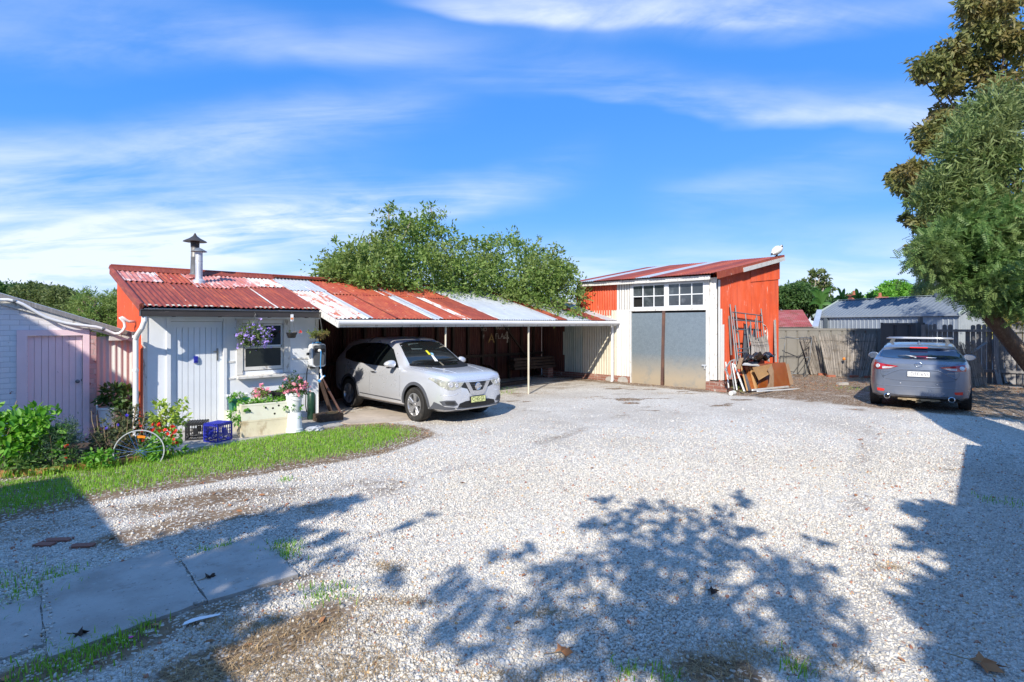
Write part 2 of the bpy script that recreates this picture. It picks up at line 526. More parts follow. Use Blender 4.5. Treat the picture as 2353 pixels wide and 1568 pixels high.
MT['white_brick'] = brickmat('white_brick', (.76, .74, .77), (.82, .80, .82), (.62, .60, .63), layers=[((.30, .15, .12), 6, .66, .70)])
MT['pink_brick'] = brickmat('pink_brick', (.52, .30, .28), (.62, .46, .44), (.45, .36, .34), layers=[((.28, .12, .10), 6, .56, .62)])
MT['pink_white'] = pm('pink_white', (.88, .66, .69), [((.14, .09, .09), 22, .70, .73, (1, 1, .6), .9), ((.25, .14, .13), 4, .45, .65, (1, 1, .6), .8, (.28, .0))], rough=.6, tone=.05, bump=(.2, .003, 40))
MT['grey_steel'] = pm('grey_steel', (.30, .32, .34), [((.16, .10, .07), 9, .58, .7, (1, 1, 1), .8)], rough=.45, metal=.7, tone=.15)
MT['galv_pipe'] = pm('galv_pipe', (.17, .185, .20), [((.30, .24, .16), 4, .5, .7, (1, 1, .4), .7), ((.20, .20, .20), 3, .6, .8)], rough=.5, metal=.35, tone=.15, tscale=9)
MT['dark_gutter'] = pm('dark_gutter', (.045, .038, .034), [((.22, .18, .15), 4, .62, .75, (.6, 2, 2), .8)], rough=.5)
MT['pvc'] = pm('pvc', (.74, .74, .74), [((.45, .43, .40), 6, .62, .8, (1, 1, .4), .6)], rough=.45, tone=.04)
MT['black_plastic'] = pm('black_plastic', (.018, .018, .020), rough=.4, tone=.2)
MT['black_film'] = pm('black_film', (.02, .02, .022), [((.35, .33, .30), 5, .60, .66)], rough=.3, tone=.2)
MT['dark_glass'] = pm('dark_glass', (.012, .016, .018), rough=.06, spec=.8, tone=.2)
MT['frosted'] = pm('frosted', (.020, .026, .026), [((.06, .075, .075), 90, .60, .75)], rough=.45, spec=.35, bump=(.5, .003, 70))
MT['shed_glass'] = pm('shed_glass', (.045, .055, .065), [((.12, .14, .16), 3, .5, .7)], rough=.09, spec=.8, tone=.2)
MT['hole_black'] = pm('hole_black', (.006, .006, .006), rough=.95, tone=0)
MT['concrete'] = pm('concrete', (.39, .37, .345), [((.27, .25, .225), 2.0, .45, .68, (1, 1, 1), .85), ((.20, .17, .14), 5.5, .58, .74, (1, 1, 1), .7), ((.56, .54, .51), 8, .62, .75, (1, 1, 1), .6), ((.50, .48, .46), 40, .62, .72, (1, 1, 1), .6), ((.13, .12, .11), 34, .62, .68, (1, 1, 1), .75)], rough=.9, bump=(.8, .006, 55), tone=.12, tscale=1.5)
MT['apron'] = pm('apron', (.44, .38, .32), [((.30, .25, .20), 2.2, .48, .7, (1, 1, 1), .8), ((.6, .58, .55), 60, .66, .72, (1, 1, 1), .6)], rough=.9, bump=(.4, .004, 70), tone=.12, tscale=1.5)
MT['foam'] = pm('foam', (.70, .70, .58), [((.46, .36, .20), 3, .50, .72, (1, 1, .8), .6)], rough=.85, bump=(.4, .004, 50), tone=.06)
MT['foam_dirty'] = pm('foam_dirty', (.66, .60, .44), [((.42, .30, .15), 3, .48, .70, (1, 1, .8), .8), ((.30, .20, .10), 6, .55, .7, (1, 1, .6), .7, (.28, .22))], rough=.85, bump=(.5, .004, 50), tone=.08)
MT['white_plastic'] = pm('white_plastic', (.74, .76, .78), [((.5, .45, .38), 5, .62, .8, (1, 1, .5), .5)], rough=.35, tone=.03)
MT['cream_plastic'] = pm('cream_plastic', (.66, .62, .53), rough=.4, tone=.05)
MT['green_plastic'] = pm('green_plastic', (.008, .145, .085), rough=.4, tone=.06)
MT['blue_plastic'] = pm('blue_plastic', (.020, .028, .33), rough=.4, tone=.08)
MT['grey_plastic'] = pm('grey_plastic', (.09, .095, .10), rough=.35, tone=.08)
MT['hose_blue'] = pm('hose_blue', (.05, .28, .62), rough=.4, tone=.04)
MT['soil'] = pm('soil', (.055, .036, .024), [((.10, .07, .045), 18, .5, .7)], rough=.95, bump=(.8, .02, 20), tone=.2)
MT['bark'] = pm('bark', (.12, .085, .062), [((.22, .18, .14), 6, .5, .7, (3, 3, .5), .8), ((.05, .035, .025), 8, .56, .7, (4, 4, .4), .8)], rough=.92, bump=(.8, .02, 12, (3, 3, .6)))
MT['pale_bark'] = pm('pale_bark', (.36, .32, .27), [((.18, .15, .12), 6, .5, .7, (3, 3, .5), .8)], rough=.9)
MT['cord'] = pm('cord', (.02, .02, .02), rough=.6, tone=0)
MT['chain'] = pm('chain', (.25, .25, .24), rough=.4, metal=.7, tone=0)
MT['orange'] = pm('orange', (.75, .22, .015), rough=.35, tone=.08)
MT['red_flower'] = pm('red_flower', (.72, .018, .012), rough=.55, jit=.3, tone=0)
MT['pink_flower'] = pm('pink_flower', (.80, .20, .30), [((.85, .55, .58), 30, .5, .6)], rough=.6, jit=.25, tone=0)
MT['purple_flower'] = pm('purple_flower', (.36, .24, .72), [((.60, .52, .85), 40, .5, .65)], rough=.6, jit=.25, tone=0)
MT['white_flower'] = pm('white_flower', (.82, .82, .86), rough=.6, jit=.1, tone=0)
MT['blue_flower'] = pm('blue_flower', (.07, .04, .55), rough=.6, jit=.3, tone=0)
MT['card_white'] = pm('card_white', (.8, .8, .8), rough=.6, tone=0)
MT['card_orange'] = pm('card_orange', (.85, .25, .04), rough=.6, tone=0)
MT['faded_chalk'] = pm('faded_chalk', (.42, .38, .32), [((.12, .06, .04), 12, .46, .58, (1, 1, 1), .85)], rough=.9, tone=.1)
MT['faded_ochre'] = pm('faded_ochre', (.46, .30, .10), [((.12, .06, .04), 12, .46, .58, (1, 1, 1), .8)], rough=.9, tone=.1)
MT['white_mark'] = pm('white_mark', (.72, .66, .62), [((.6, .08, .03), 9, .52, .58, (1, 1, 1), .9)], rough=.8, tone=.05)
MT['colorbond'] = pm('colorbond', (.20, .192, .175), [((.14, .135, .12), 3, .5, .75, (1, 1, .4), .6)], rough=.55, tone=.06)
MT['colorbond_dark'] = pm('colorbond_dark', (.075, .078, .085), rough=.5, tone=.08)
MT['steel_blue'] = pm('steel_blue', (.29, .33, .38), [((.20, .24, .29), 2, .5, .7, (1, 1, 1), .5)], rough=.5, tone=.05)
MT['steel_roof'] = pm('steel_roof', (.15, .18, .22), rough=.7, tone=.06, spec=.3)
MT['steel_blue_dark'] = pm('steel_blue_dark', (.10, .125, .155), rough=.5, tone=.05)
MT['brush'] = pm('brush', (.29, .265, .24), [((.16, .13, .10), 4, .48, .66, (1, 1, 1), .7)], rough=.95, jit=.45, tone=.12)
MT['wire'] = pm('wire', (.06, .055, .05), rough=.6, tone=0)
MT['white_lattice'] = pm('white_lattice', (.7, .7, .7), rough=.6, tone=.03)
MT['terracotta'] = pm('terracotta', (.32, .11, .065), rough=.8, jit=.2)
MT['house_wall'] = brickmat('house_wall', (.36, .20, .14), (.44, .26, .19), (.45, .42, .38))
MT['render_wall'] = pm('render_wall', (.52, .49, .45), rough=.85, bump=(.3, .004, 40))
# foliage
MT['leaf_mid'] = leafmat('leaf_mid', (.075, .165, .028), (.26, .355, .095), c3=(.18, .235, .065))
MT['leaf_dark'] = leafmat('leaf_dark', (0.040, 0.104, 0.029), (0.108, 0.189, 0.054))
MT['leaf_hill'] = leafmat('leaf_hill', (0.068, 0.112, 0.030), (0.165, 0.203, 0.068))
MT['leaf_olive'] = leafmat('leaf_olive', (.10, .135, .04), (.25, .25, .085), c3=(.21, .17, .06))
MT['leaf_grey'] = leafmat('leaf_grey', (.10, .165, .05), (.26, .32, .12), c3=(.20, .25, .10))
MT['leaf_fern'] = leafmat('leaf_fern', (.075, .165, .045), (.19, .30, .095), c3=(.17, .24, .08))
MT['leaf_gold'] = leafmat('leaf_gold', (0.260, 0.260, 0.058), (0.442, 0.403, 0.117))
MT['leaf_lime'] = leafmat('leaf_lime', (0.120, 0.288, 0.024), (0.264, 0.432, 0.060))
MT['leaf_bright'] = leafmat('leaf_bright', (0.090, 0.285, 0.030), (0.225, 0.450, 0.068))
MT['leaf_yellowgreen'] = leafmat('leaf_yellowgreen', (0.264, 0.408, 0.060), (0.456, 0.528, 0.108))
MT['leaf_banana'] = leafmat('leaf_banana', (.045, .14, .03), (.10, .22, .05))
MT['leaf_purple'] = leafmat('leaf_purple', (0.033, 0.048, 0.030), (0.150, 0.180, 0.075))
MT['leaf_rosemary'] = leafmat('leaf_rosemary', (0.045, 0.098, 0.053), (0.105, 0.180, 0.105))
MT['leaf_basket'] = leafmat('leaf_basket', (0.075, 0.150, 0.045), (0.195, 0.255, 0.090))
MT['stem_dry'] = pm('stem_dry', (.26, .20, .12), rough=.9, jit=.3, tone=0)
MT['grass_blade'] = leafmat('grass_blade', (.13, .34, .02), (.37, .56, .09), tr=.4)
MT['straw'] = pm('straw', (.36, .25, .13), rough=.9, jit=.4, tone=0)
MT['dead_leaf'] = pm('dead_leaf', (.34, .15, .06), rough=.8, jit=.3, tone=.1)

# ------------------------------------------------------------------ scattering
def rand_rots(n, rng=RN):
    q = rng.normal(size=(n, 4)); q /= np.linalg.norm(q, axis=1)[:, None]
    w, x, y, z = q.T
    m = np.empty((n, 3, 3))
    m[:, 0, 0] = 1 - 2 * (y * y + z * z); m[:, 0, 1] = 2 * (x * y - z * w); m[:, 0, 2] = 2 * (x * z + y * w)
    m[:, 1, 0] = 2 * (x * y + z * w); m[:, 1, 1] = 1 - 2 * (x * x + z * z); m[:, 1, 2] = 2 * (y * z - x * w)
    m[:, 2, 0] = 2 * (x * z - y * w); m[:, 2, 1] = 2 * (y * z + x * w); m[:, 2, 2] = 1 - 2 * (x * x + y * y)
    return m
def frame_rots(d, roll=None, rng=RN):
    """rotation matrices whose local +X points along d (n,3), rolled at random unless up-biased"""
    d = d / (np.linalg.norm(d, axis=1)[:, None] + 1e-9)
    up = rng.normal(size=d.shape) * (1.0 if roll is None else roll) + np.array([0, 0, 1.0 if roll is not None else 0.0])
    s = np.cross(up, d); s /= (np.linalg.norm(s, axis=1)[:, None] + 1e-9)
    n = np.cross(d, s)
    return np.stack([d, s, n], axis=2)
def scatter(name, tv, tf, pos, rots, scl, mat, parent=None, smooth=False, mats=None, mi=None):
    tv = np.asarray(tv, float); tf = np.asarray(tf, int)
    pos = np.asarray(pos, float)
    n, k, fk = len(pos), len(tv), tf.shape[1]
    scl = np.asarray(scl, float)
    if scl.ndim == 1:
        scl = np.repeat(scl[:, None], 3, axis=1)
    V = np.einsum('nij,nkj->nki', rots, tv[None] * scl[:, None, :]) + pos[:, None, :]
    if parent is not None:
        V = V - np.array(org_of(parent))
    Fc = (tf[None] + (np.arange(n) * k)[:, None, None]).reshape(-1)
    me = bpy.data.meshes.new(name)
    nf = n * len(tf)
    me.vertices.add(n * k); me.loops.add(len(Fc)); me.polygons.add(nf)
    me.vertices.foreach_set('co', V.reshape(-1).astype(np.float32))
    me.loops.foreach_set('vertex_index', Fc.astype(np.int32))
    me.polygons.foreach_set('loop_start', (np.arange(nf) * fk).astype(np.int32))
    me.polygons.foreach_set('loop_total', np.full(nf, fk, np.int32))
    if smooth:
        me.polygons.foreach_set('use_smooth', np.ones(nf, bool))
    for m in (mats or [mat]):
        me.materials.append(m)
    if mi is not None:
        me.polygons.foreach_set('material_index', np.repeat(np.asarray(mi, np.int32), len(tf)))
    me.update(calc_edges=True)
    o = bpy.data.objects.new(name, me)
    COL.objects.link(o)
    if parent is not None:
        o.parent = parent
    return o
LEAF = ([(0, 0, 0), (.42, .22, .06), (1, 0, -.04), (.42, -.22, .06)], [(0, 1, 2), (0, 2, 3)])
LEAFN = ([(0, 0, 0), (.45, .10, .03), (1, 0, -.05), (.45, -.10, .03)], [(0, 1, 2), (0, 2, 3)])
LEAFW = ([(0, 0, 0), (.35, .30, .08), (1, 0, -.06), (.35, -.30, .08)], [(0, 1, 2), (0, 2, 3)])
LEAF6 = ([(0, 0, 0), (.28, .24, .07), (.68, .20, .05), (1, 0, -.05), (.68, -.20, .05), (.28, -.24, .07), (.5, 0, -.01)],
         [(0, 1, 6), (1, 2, 6), (2, 3, 6), (3, 4, 6), (4, 5, 6), (5, 0, 6)])
def frond(n=6, w=.26):
    """a feathery compound leaf: leaflets either side of a rib, as triangles"""
    vs, fs = [], []
    for i in range(n):
        x = .12 + .85 * i / n
        ww = w * (1 - .6 * (i / n) ** 2)
        for s in (-1, 1):
            k = len(vs)
            vs += [(x, 0, 0), (x + .10, s * ww, -.05), (x + .15, s * ww * .25, .0)]
            fs.append((k, k + 1, k + 2))
    return vs, fs
FROND = frond()
def crown_points(clumps, sub=22, tight=.20, shell=.55, rng=RN):
    """clumps: (centre, (rx, ry, rz), count). Leaves gather in sprays near each clump's shell."""
    P, D = [], []
    for c, r, cnt in clumps:
        c = np.array(c, float); r = np.array(r if hasattr(r, '__len__') else (r, r, r), float)
        ns = max(1, int(cnt / sub))
        d = rng.normal(size=(ns, 3)); d /= np.linalg.norm(d, axis=1)[:, None]
        rad = shell + (1 - shell) * rng.random(ns) ** .7
        rad *= 1 + .22 * rng.normal(size=ns) * (rng.random(ns) < .5)
        sc = c + d * rad[:, None] * r
        idx = rng.integers(0, ns, cnt)
        off = rng.normal(size=(cnt, 3)) * tight * r.mean() * (.6 + .8 * rng.random(ns))[idx][:, None]
        P.append(sc[idx] + off)
        D.append(d[idx] + rng.normal(size=(cnt, 3)) * .8)
    return np.concatenate(P), np.concatenate(D)
def foliage(name, clumps, size, mat, parent, tmpl=LEAF, sub=22, tight=.2, shell=.55, droop=.0, roll=None, smooth=False, var=.35, zmin=None):
    P, D = crown_points(clumps, sub, tight, shell)
    if zmin is not None:
        k = P[:, 2] > zmin
        P, D = P[k], D[k]
    D[:, 2] -= droop
    rt = frame_rots(D, roll)
    s = size * (1 - var + 2 * var * RN.random(len(P)))
    return scatter(name, tmpl[0], tmpl[1], P, rt, s, mat, parent, smooth)
def inpoly(pts, poly):
    x, y = pts[:, 0], pts[:, 1]
    c = np.zeros(len(pts), bool)
    n = len(poly)
    for i in range(n):
        x0, y0 = poly[i][:2]; x1, y1 = poly[(i + 1) % n][:2]
        k = ((y0 > y) != (y1 > y)) & (x < (x1 - x0) * (y - y0) / ((y1 - y0) if y1 != y0 else 1e-9) + x0)
        c ^= k
    return c
def vnoise(x, y, s=1., seed=0):
    """smooth value noise on numpy arrays"""
    x = np.asarray(x) * s + seed * 17.3; y = np.asarray(y) * s + seed * 9.1
    xi, yi = np.floor(x).astype(int), np.floor(y).astype(int)
    fx, fy = x - xi, y - yi
    fx = fx * fx * (3 - 2 * fx); fy = fy * fy * (3 - 2 * fy)
    def h(a, b):
        t = np.sin(a * 127.1 + b * 311.7) * 43758.5453
        return t - np.floor(t)
    return (h(xi, yi) * (1 - fx) + h(xi + 1, yi) * fx) * (1 - fy) + (h(xi, yi + 1) * (1 - fx) + h(xi + 1, yi + 1) * fx) * fy
def fbm(x, y, s=1., seed=0):
    return .55 * vnoise(x, y, s, seed) + .28 * vnoise(x, y, s * 2.3, seed + 1) + .17 * vnoise(x, y, s * 5.1, seed + 2)
def text(name, body, size, M, mat, parent, ext=.002, font_scale=(1, 1), align='CENTER', spacing=1.0):
    cu = bpy.data.curves.new(name, 'FONT')
    cu.body = body; cu.size = size; cu.extrude = ext; cu.space_character = spacing
    cu.align_x = align; cu.align_y = 'CENTER'
    t = bpy.data.objects.new('tmp_text', cu)
    COL.objects.link(t)
    bpy.context.view_layer.update()
    me = bpy.data.meshes.new_from_object(t.evaluated_get(bpy.context.evaluated_depsgraph_get()))
    bpy.data.objects.remove(t); bpy.data.curves.remove(cu)
    me.name = name
    me.materials.clear(); me.materials.append(mat)
    o = bpy.data.objects.new(name, me)
    COL.objects.link(o)
    o.parent = parent
    M = M.copy(); M.translation = M.translation - org_of(parent)
    o.matrix_local = M @ Matrix.Diagonal((font_scale[0], font_scale[1], 1, 1))
    return o
def basis(p, x, y):
    x = Vector(x).normalized(); y = Vector(y).normalized(); z = x.cross(y)
    m = Matrix((x, y, z)).transposed().to_4x4()
    m.translation = Vector(p)
    return m
# ================================================================== GROUND
lawn_px = [(0, 1190), (120, 1168), (235, 1140), (350, 1122), (480, 1100), (590, 1082), (700, 1065), (790, 1050), (850, 1040), (915, 1020), (960, 1000), (958, 990), (925, 982), (870, 976), (800, 981), (735, 988), (650, 1001), (570, 1014), (490, 1027), (420, 1042), (330, 1060), (260, 1074), (130, 1094), (0, 1110)]
LAWN = [tuple(gp(*p)[:2]) for p in lawn_px]
LAWN = LAWN[:-1] + [(-8.2, 5.9)] + [(-7.6, 4.3)] if False else [(-7.3, 4.9)] + LAWN + [(-8.6, 6.4)]
SLABS = [[(415, 1290), (595, 1237), (685, 1327), (478, 1389)],
         [(94, 1344), (388, 1266), (400, 1282), (476, 1387), (113, 1519)],
         [(-60, 1410), (92, 1377), (100, 1487), (-70, 1548)]]
SLABW = [[tuple(gp(*p)[:2]) for p in s] for s in SLABS]
APRON = [tuple(gp(*p)[:2]) for p in [(745, 968), (780, 957), (847, 944), (898, 941), (935, 948), (948, 966), (876, 972), (805, 976)]]
STOEP = [(-.02, -.02), (3.3, -.02), (3.05, -1.42), (2.55, -1.50), (1.2, -1.55), (.15, -1.66), (-.02, -1.6)]   # slab before the cottage, (u, v)
def seg_dist(x, y, pts):
    d = np.full(np.shape(x), 1e9)
    for (x0, y0), (x1, y1) in zip(pts[:-1], pts[1:]):
        dx, dy = x1 - x0, y1 - y0
        t = np.clip(((x - x0) * dx + (y - y0) * dy) / (dx * dx + dy * dy), 0, 1)
        d = np.minimum(d, np.hypot(x - x0 - t * dx, y - y0 - t * dy))
    return d
def sstep(v, a, b):
    t = np.clip((v - a) / (b - a), 0, 1)
    return t * t * (3 - 2 * t)
lawn_low = [tuple(gp(*p)[:2]) for p in lawn_px[:16]]
tip = lambda px, py: tuple(gg(px, py)[:2])
def dirt_of(x, y):
    u = (x - ORI.x) * AX.x + (y - ORI.y) * AX.y
    v = (x - ORI.x) * BX.x + (y - ORI.y) * BX.y
    n = fbm(x, y, .9, 3)
    n2 = fbm(x, y, 2.6, 5)
    d = np.zeros(np.shape(x))
    d = np.maximum(d, 1.05 * (1 - sstep(seg_dist(x, y, lawn_low), .05, .45)) * (.55 + .9 * n))              # worn edge of the lawn
    d = np.maximum(d, .80 * (1 - sstep(seg_dist(x, y, [tip(0, 1225), tip(250, 1180), tip(520, 1145), tip(860, 1120)]), .10, 1.0)) * (.42 + .8 * n))   # drive
    d = np.maximum(d, .9 * (1 - sstep(seg_dist(x, y, [tip(300, 1235), tip(520, 1185), tip(700, 1165)]), .05, .85)) * (.45 + .8 * n))
    d = np.maximum(d, 1.1 * (1 - sstep(seg_dist(x, y, [tip(700, 1330), tip(480, 1400), tip(240, 1500), tip(60, 1560)]), .05, .42)) * (.4 + .9 * n))
    d = np.maximum(d, 1.0 * (1 - sstep(seg_dist(x, y, [tip(430, 1545), tip(650, 1470), tip(760, 1400)]), .05, .40)) * (.45 + .9 * n))
    d = np.maximum(d, .9 * (1 - sstep(seg_dist(x, y, [tip(1600, 1530), tip(1700, 1560)]), .05, .35)) * (.5 + .8 * n))
    d = np.maximum(d, 1.1 * sstep(u, 11.6, 12.7) * (.35 + .95 * n2) * (v < 1.5))                             # foot of the shed
    d = np.maximum(d, 1.25 * sstep(y + .06 * x + 1.2 * (n - .5), 16.2, 17.0) * sstep(x, 6.0, 7.4))           # earth before the far fence
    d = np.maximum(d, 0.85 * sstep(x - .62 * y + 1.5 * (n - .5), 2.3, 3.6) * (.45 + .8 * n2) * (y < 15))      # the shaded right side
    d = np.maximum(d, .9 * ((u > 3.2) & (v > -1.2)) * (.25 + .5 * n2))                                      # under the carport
    d = np.maximum(d, 1.1 * (1 - sstep(np.hypot((u - 3.5) / .5, (v + 1.2) / .9), .6, 1.25)))                 # beside the slab
    d = np.maximum(d, 1.2 * ((u < -.0) & (v > -2.3)))                                                        # garden bed
    d = np.maximum(d, 1.0 * (u > 17.6) * (v > -6))
    pts_ = np.stack([np.ravel(x), np.ravel(y)], 1)
    d = np.maximum(d, 1.2 * inpoly(pts_, LAWN).reshape(np.shape(d)))
    for tr_ in ([(2060, 1568), (1990, 1300), (1960, 1100), (2010, 960), (2020, 930)], [(2330, 1568), (2220, 1300), (2190, 1100), (2210, 960), (2230, 940)], [(620, 1180), (900, 1085), (1010, 1000), (980, 972)], [(560, 1110), (760, 1070), (900, 1010), (860, 960)], [(900, 1120), (1300, 1000), (1500, 930)]):
        d = np.maximum(d, .52 * (1 - sstep(seg_dist(x, y, [tip(*p) for p in tr_]), .06, .34)) * (.25 + 1.1 * fbm(x, y, 1.6, 21)))   # wheel tracks
    # brown patches on the gravel
    p = fbm(x * 1.0, y * 2.2, 1.1, 9)
    far = sstep(y, 9.5, 13)
    d = np.maximum(d, far * sstep(p, .60, .74) * .78)
    return np.clip(d, 0, 1.2)
gx = np.concatenate([np.linspace(-400, -16, 9), np.arange(-14, 20, .13), np.linspace(22, 400, 9)])
gy = np.concatenate([np.linspace(-120, -2, 8), np.arange(0, 24, .13), np.linspace(26, 700, 9)])
GX, GY = np.meshgrid(gx, gy)
GZ = gz(GX, GY) + .012 * (fbm(GX, GY, .8, 1) - .5) * (np.abs(GX) < 20)
nx, ny = len(gx), len(gy)
me = bpy.data.meshes.new('ground')
idx = np.arange(nx * ny).reshape(ny, nx)
gf = np.stack([idx[:-1, :-1], idx[:-1, 1:], idx[1:, 1:], idx[1:, :-1]], -1).reshape(-1, 4)
me.vertices.add(nx * ny); me.loops.add(gf.size); me.polygons.add(len(gf))
me.vertices.foreach_set('co', np.stack([GX, GY, GZ], -1).reshape(-1).astype(np.float32))
me.loops.foreach_set('vertex_index', gf.reshape(-1).astype(np.int32))
me.polygons.foreach_set('loop_start', (np.arange(len(gf)) * 4).astype(np.int32))
me.polygons.foreach_set('loop_total', np.full(len(gf), 4, np.int32))
me.polygons.foreach_set('use_smooth', np.ones(len(gf), bool))
me.update(calc_edges=True)
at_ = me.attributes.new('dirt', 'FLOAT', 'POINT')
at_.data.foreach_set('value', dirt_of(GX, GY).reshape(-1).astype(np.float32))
def ground_material():
    m, nt, bs = newmat('gravel_ground')
    v = coordvec(nt)
    # crushed stone: two sizes of cells
    vo = nd(nt, 'ShaderNodeTexVoronoi'); vo.inputs['Scale'].default_value = 42; vo.inputs['Randomness'].default_value = 1
    nt.links.new(v, vo.inputs['Vector'])
    ve = nd(nt, 'ShaderNodeTexVoronoi', feature='DISTANCE_TO_EDGE'); ve.inputs['Scale'].default_value = 42
    nt.links.new(v, ve.inputs['Vector'])
    sp = nd(nt, 'ShaderNodeSeparateColor'); nt.links.new(vo.outputs['Color'], sp.inputs[0])
    rp = nd(nt, 'ShaderNodeValToRGB')
    cr = rp.color_ramp; cr.interpolation = 'CONSTANT'
    cols = [(0, (0.625, 0.591, 0.528)), (.22, (0.713, 0.677, 0.611)), (.45, (0.566, 0.538, 0.487)), (.62, (0.761, 0.730, 0.666)), (.80, (0.440, 0.418, 0.385)), (.90, (0.664, 0.605, 0.514)), (.965, (0.411, 0.192, 0.120)), (.985, (0.508, 0.365, 0.203))]
    cr.elements[0].position = 0; cr.elements[0].color = c4(cols[0][1])
    cr.elements[1].position = cols[1][0]; cr.elements[1].color = c4(cols[1][1])
    for p, c in cols[2:]:
        e = cr.elements.new(p); e.color = c4(c)
    nt.links.new(sp.outputs[0], rp.inputs[0])
    gap = mrange(nt, ve.outputs[0], .02, .10)
    stone = mixc(nt, gap, (.42, .39, .35), rp.outputs[0])
    wear = mrange(nt, noise(nt, coordvec(nt, 'Object', (1, 1, 1), (4, 2, 0)), .55, 7), .42, .66, 0., .65)
    stone = mixc(nt, wear, stone, (.40, .355, .30))
    # earth
    n1 = noise(nt, v, 3.5, 8, .7)
    n2 = noise(nt, v, 45, 6, .7)
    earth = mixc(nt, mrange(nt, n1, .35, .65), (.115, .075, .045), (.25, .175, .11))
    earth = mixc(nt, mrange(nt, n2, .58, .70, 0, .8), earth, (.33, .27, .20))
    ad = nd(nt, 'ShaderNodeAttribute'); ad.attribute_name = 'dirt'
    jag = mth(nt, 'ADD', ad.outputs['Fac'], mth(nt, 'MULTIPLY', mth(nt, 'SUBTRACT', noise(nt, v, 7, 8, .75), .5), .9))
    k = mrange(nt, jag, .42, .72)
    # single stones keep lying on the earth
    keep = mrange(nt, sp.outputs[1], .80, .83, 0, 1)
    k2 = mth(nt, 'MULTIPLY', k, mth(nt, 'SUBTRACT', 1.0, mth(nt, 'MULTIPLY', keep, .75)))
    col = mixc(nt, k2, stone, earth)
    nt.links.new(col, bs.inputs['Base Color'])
    bs.inputs['Roughness'].default_value = .92
    bs.inputs['Specular IOR Level'].default_value = .25
    hgt = mth(nt, 'ADD', mth(nt, 'MULTIPLY', mrange(nt, ve.outputs[0], 0, .35), mth(nt, 'SUBTRACT', 1.0, mth(nt, 'MULTIPLY', k2, .7))), mth(nt, 'MULTIPLY', sp.outputs[2], .8))
    hgt = mth(nt, 'ADD', hgt, mth(nt, 'MULTIPLY', n2, .5))
    b = nd(nt, 'ShaderNodeBump'); b.inputs['Strength'].default_value = .55; b.inputs['Distance'].default_value = .012
    nt.links.new(hgt, b.inputs['Height']); nt.links.new(b.outputs[0], bs.inputs['Normal'])
    return m
MT['ground'] = ground_material()
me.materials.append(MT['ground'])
g_o = bpy.data.objects.new('ground', me); COL.objects.link(g_o); struct(g_o)

def sheet(name, poly, z, t, mat, kind='structure', bev=.0):
    """a flat slab with worn, uneven edges"""
    pts = []
    n = len(poly)
    for i in range(n):
        a, b = Vector(poly[i]), Vector(poly[(i + 1) % n])
        m_ = max(1, int((b - a).length / .09))
        for k in range(m_):
            p = a.lerp(b, k / m_)
            if k:
                p = p + Vector((R.uniform(-1, 1), R.uniform(-1, 1))) * .010
            pts.append(p)
    k = len(pts)
    vs = [(p.x, p.y, float(gz(p.x, p.y)) + z) for p in pts] + [(p.x, p.y, float(gz(p.x, p.y)) + z - t) for p in pts]
    fs = [tuple(range(k))] + [(i, i + k, (i + 1) % k + k, (i + 1) % k) for i in range(k)]
    o = mesh_obj(name, vs, fs, mat)
    o['kind'] = kind
    return o
for i, s in enumerate(SLABW):
    sheet('concrete_path', s[::-1], (.026, .024, .020)[i], .09, MT['concrete'])
sheet('concrete_apron', APRON[::-1], .016, .05, MT['apron'])
sheet('concrete_path', [tuple(L(u, v)[:2]) for u, v in STOEP][::-1], .022, .06, MT['concrete'])

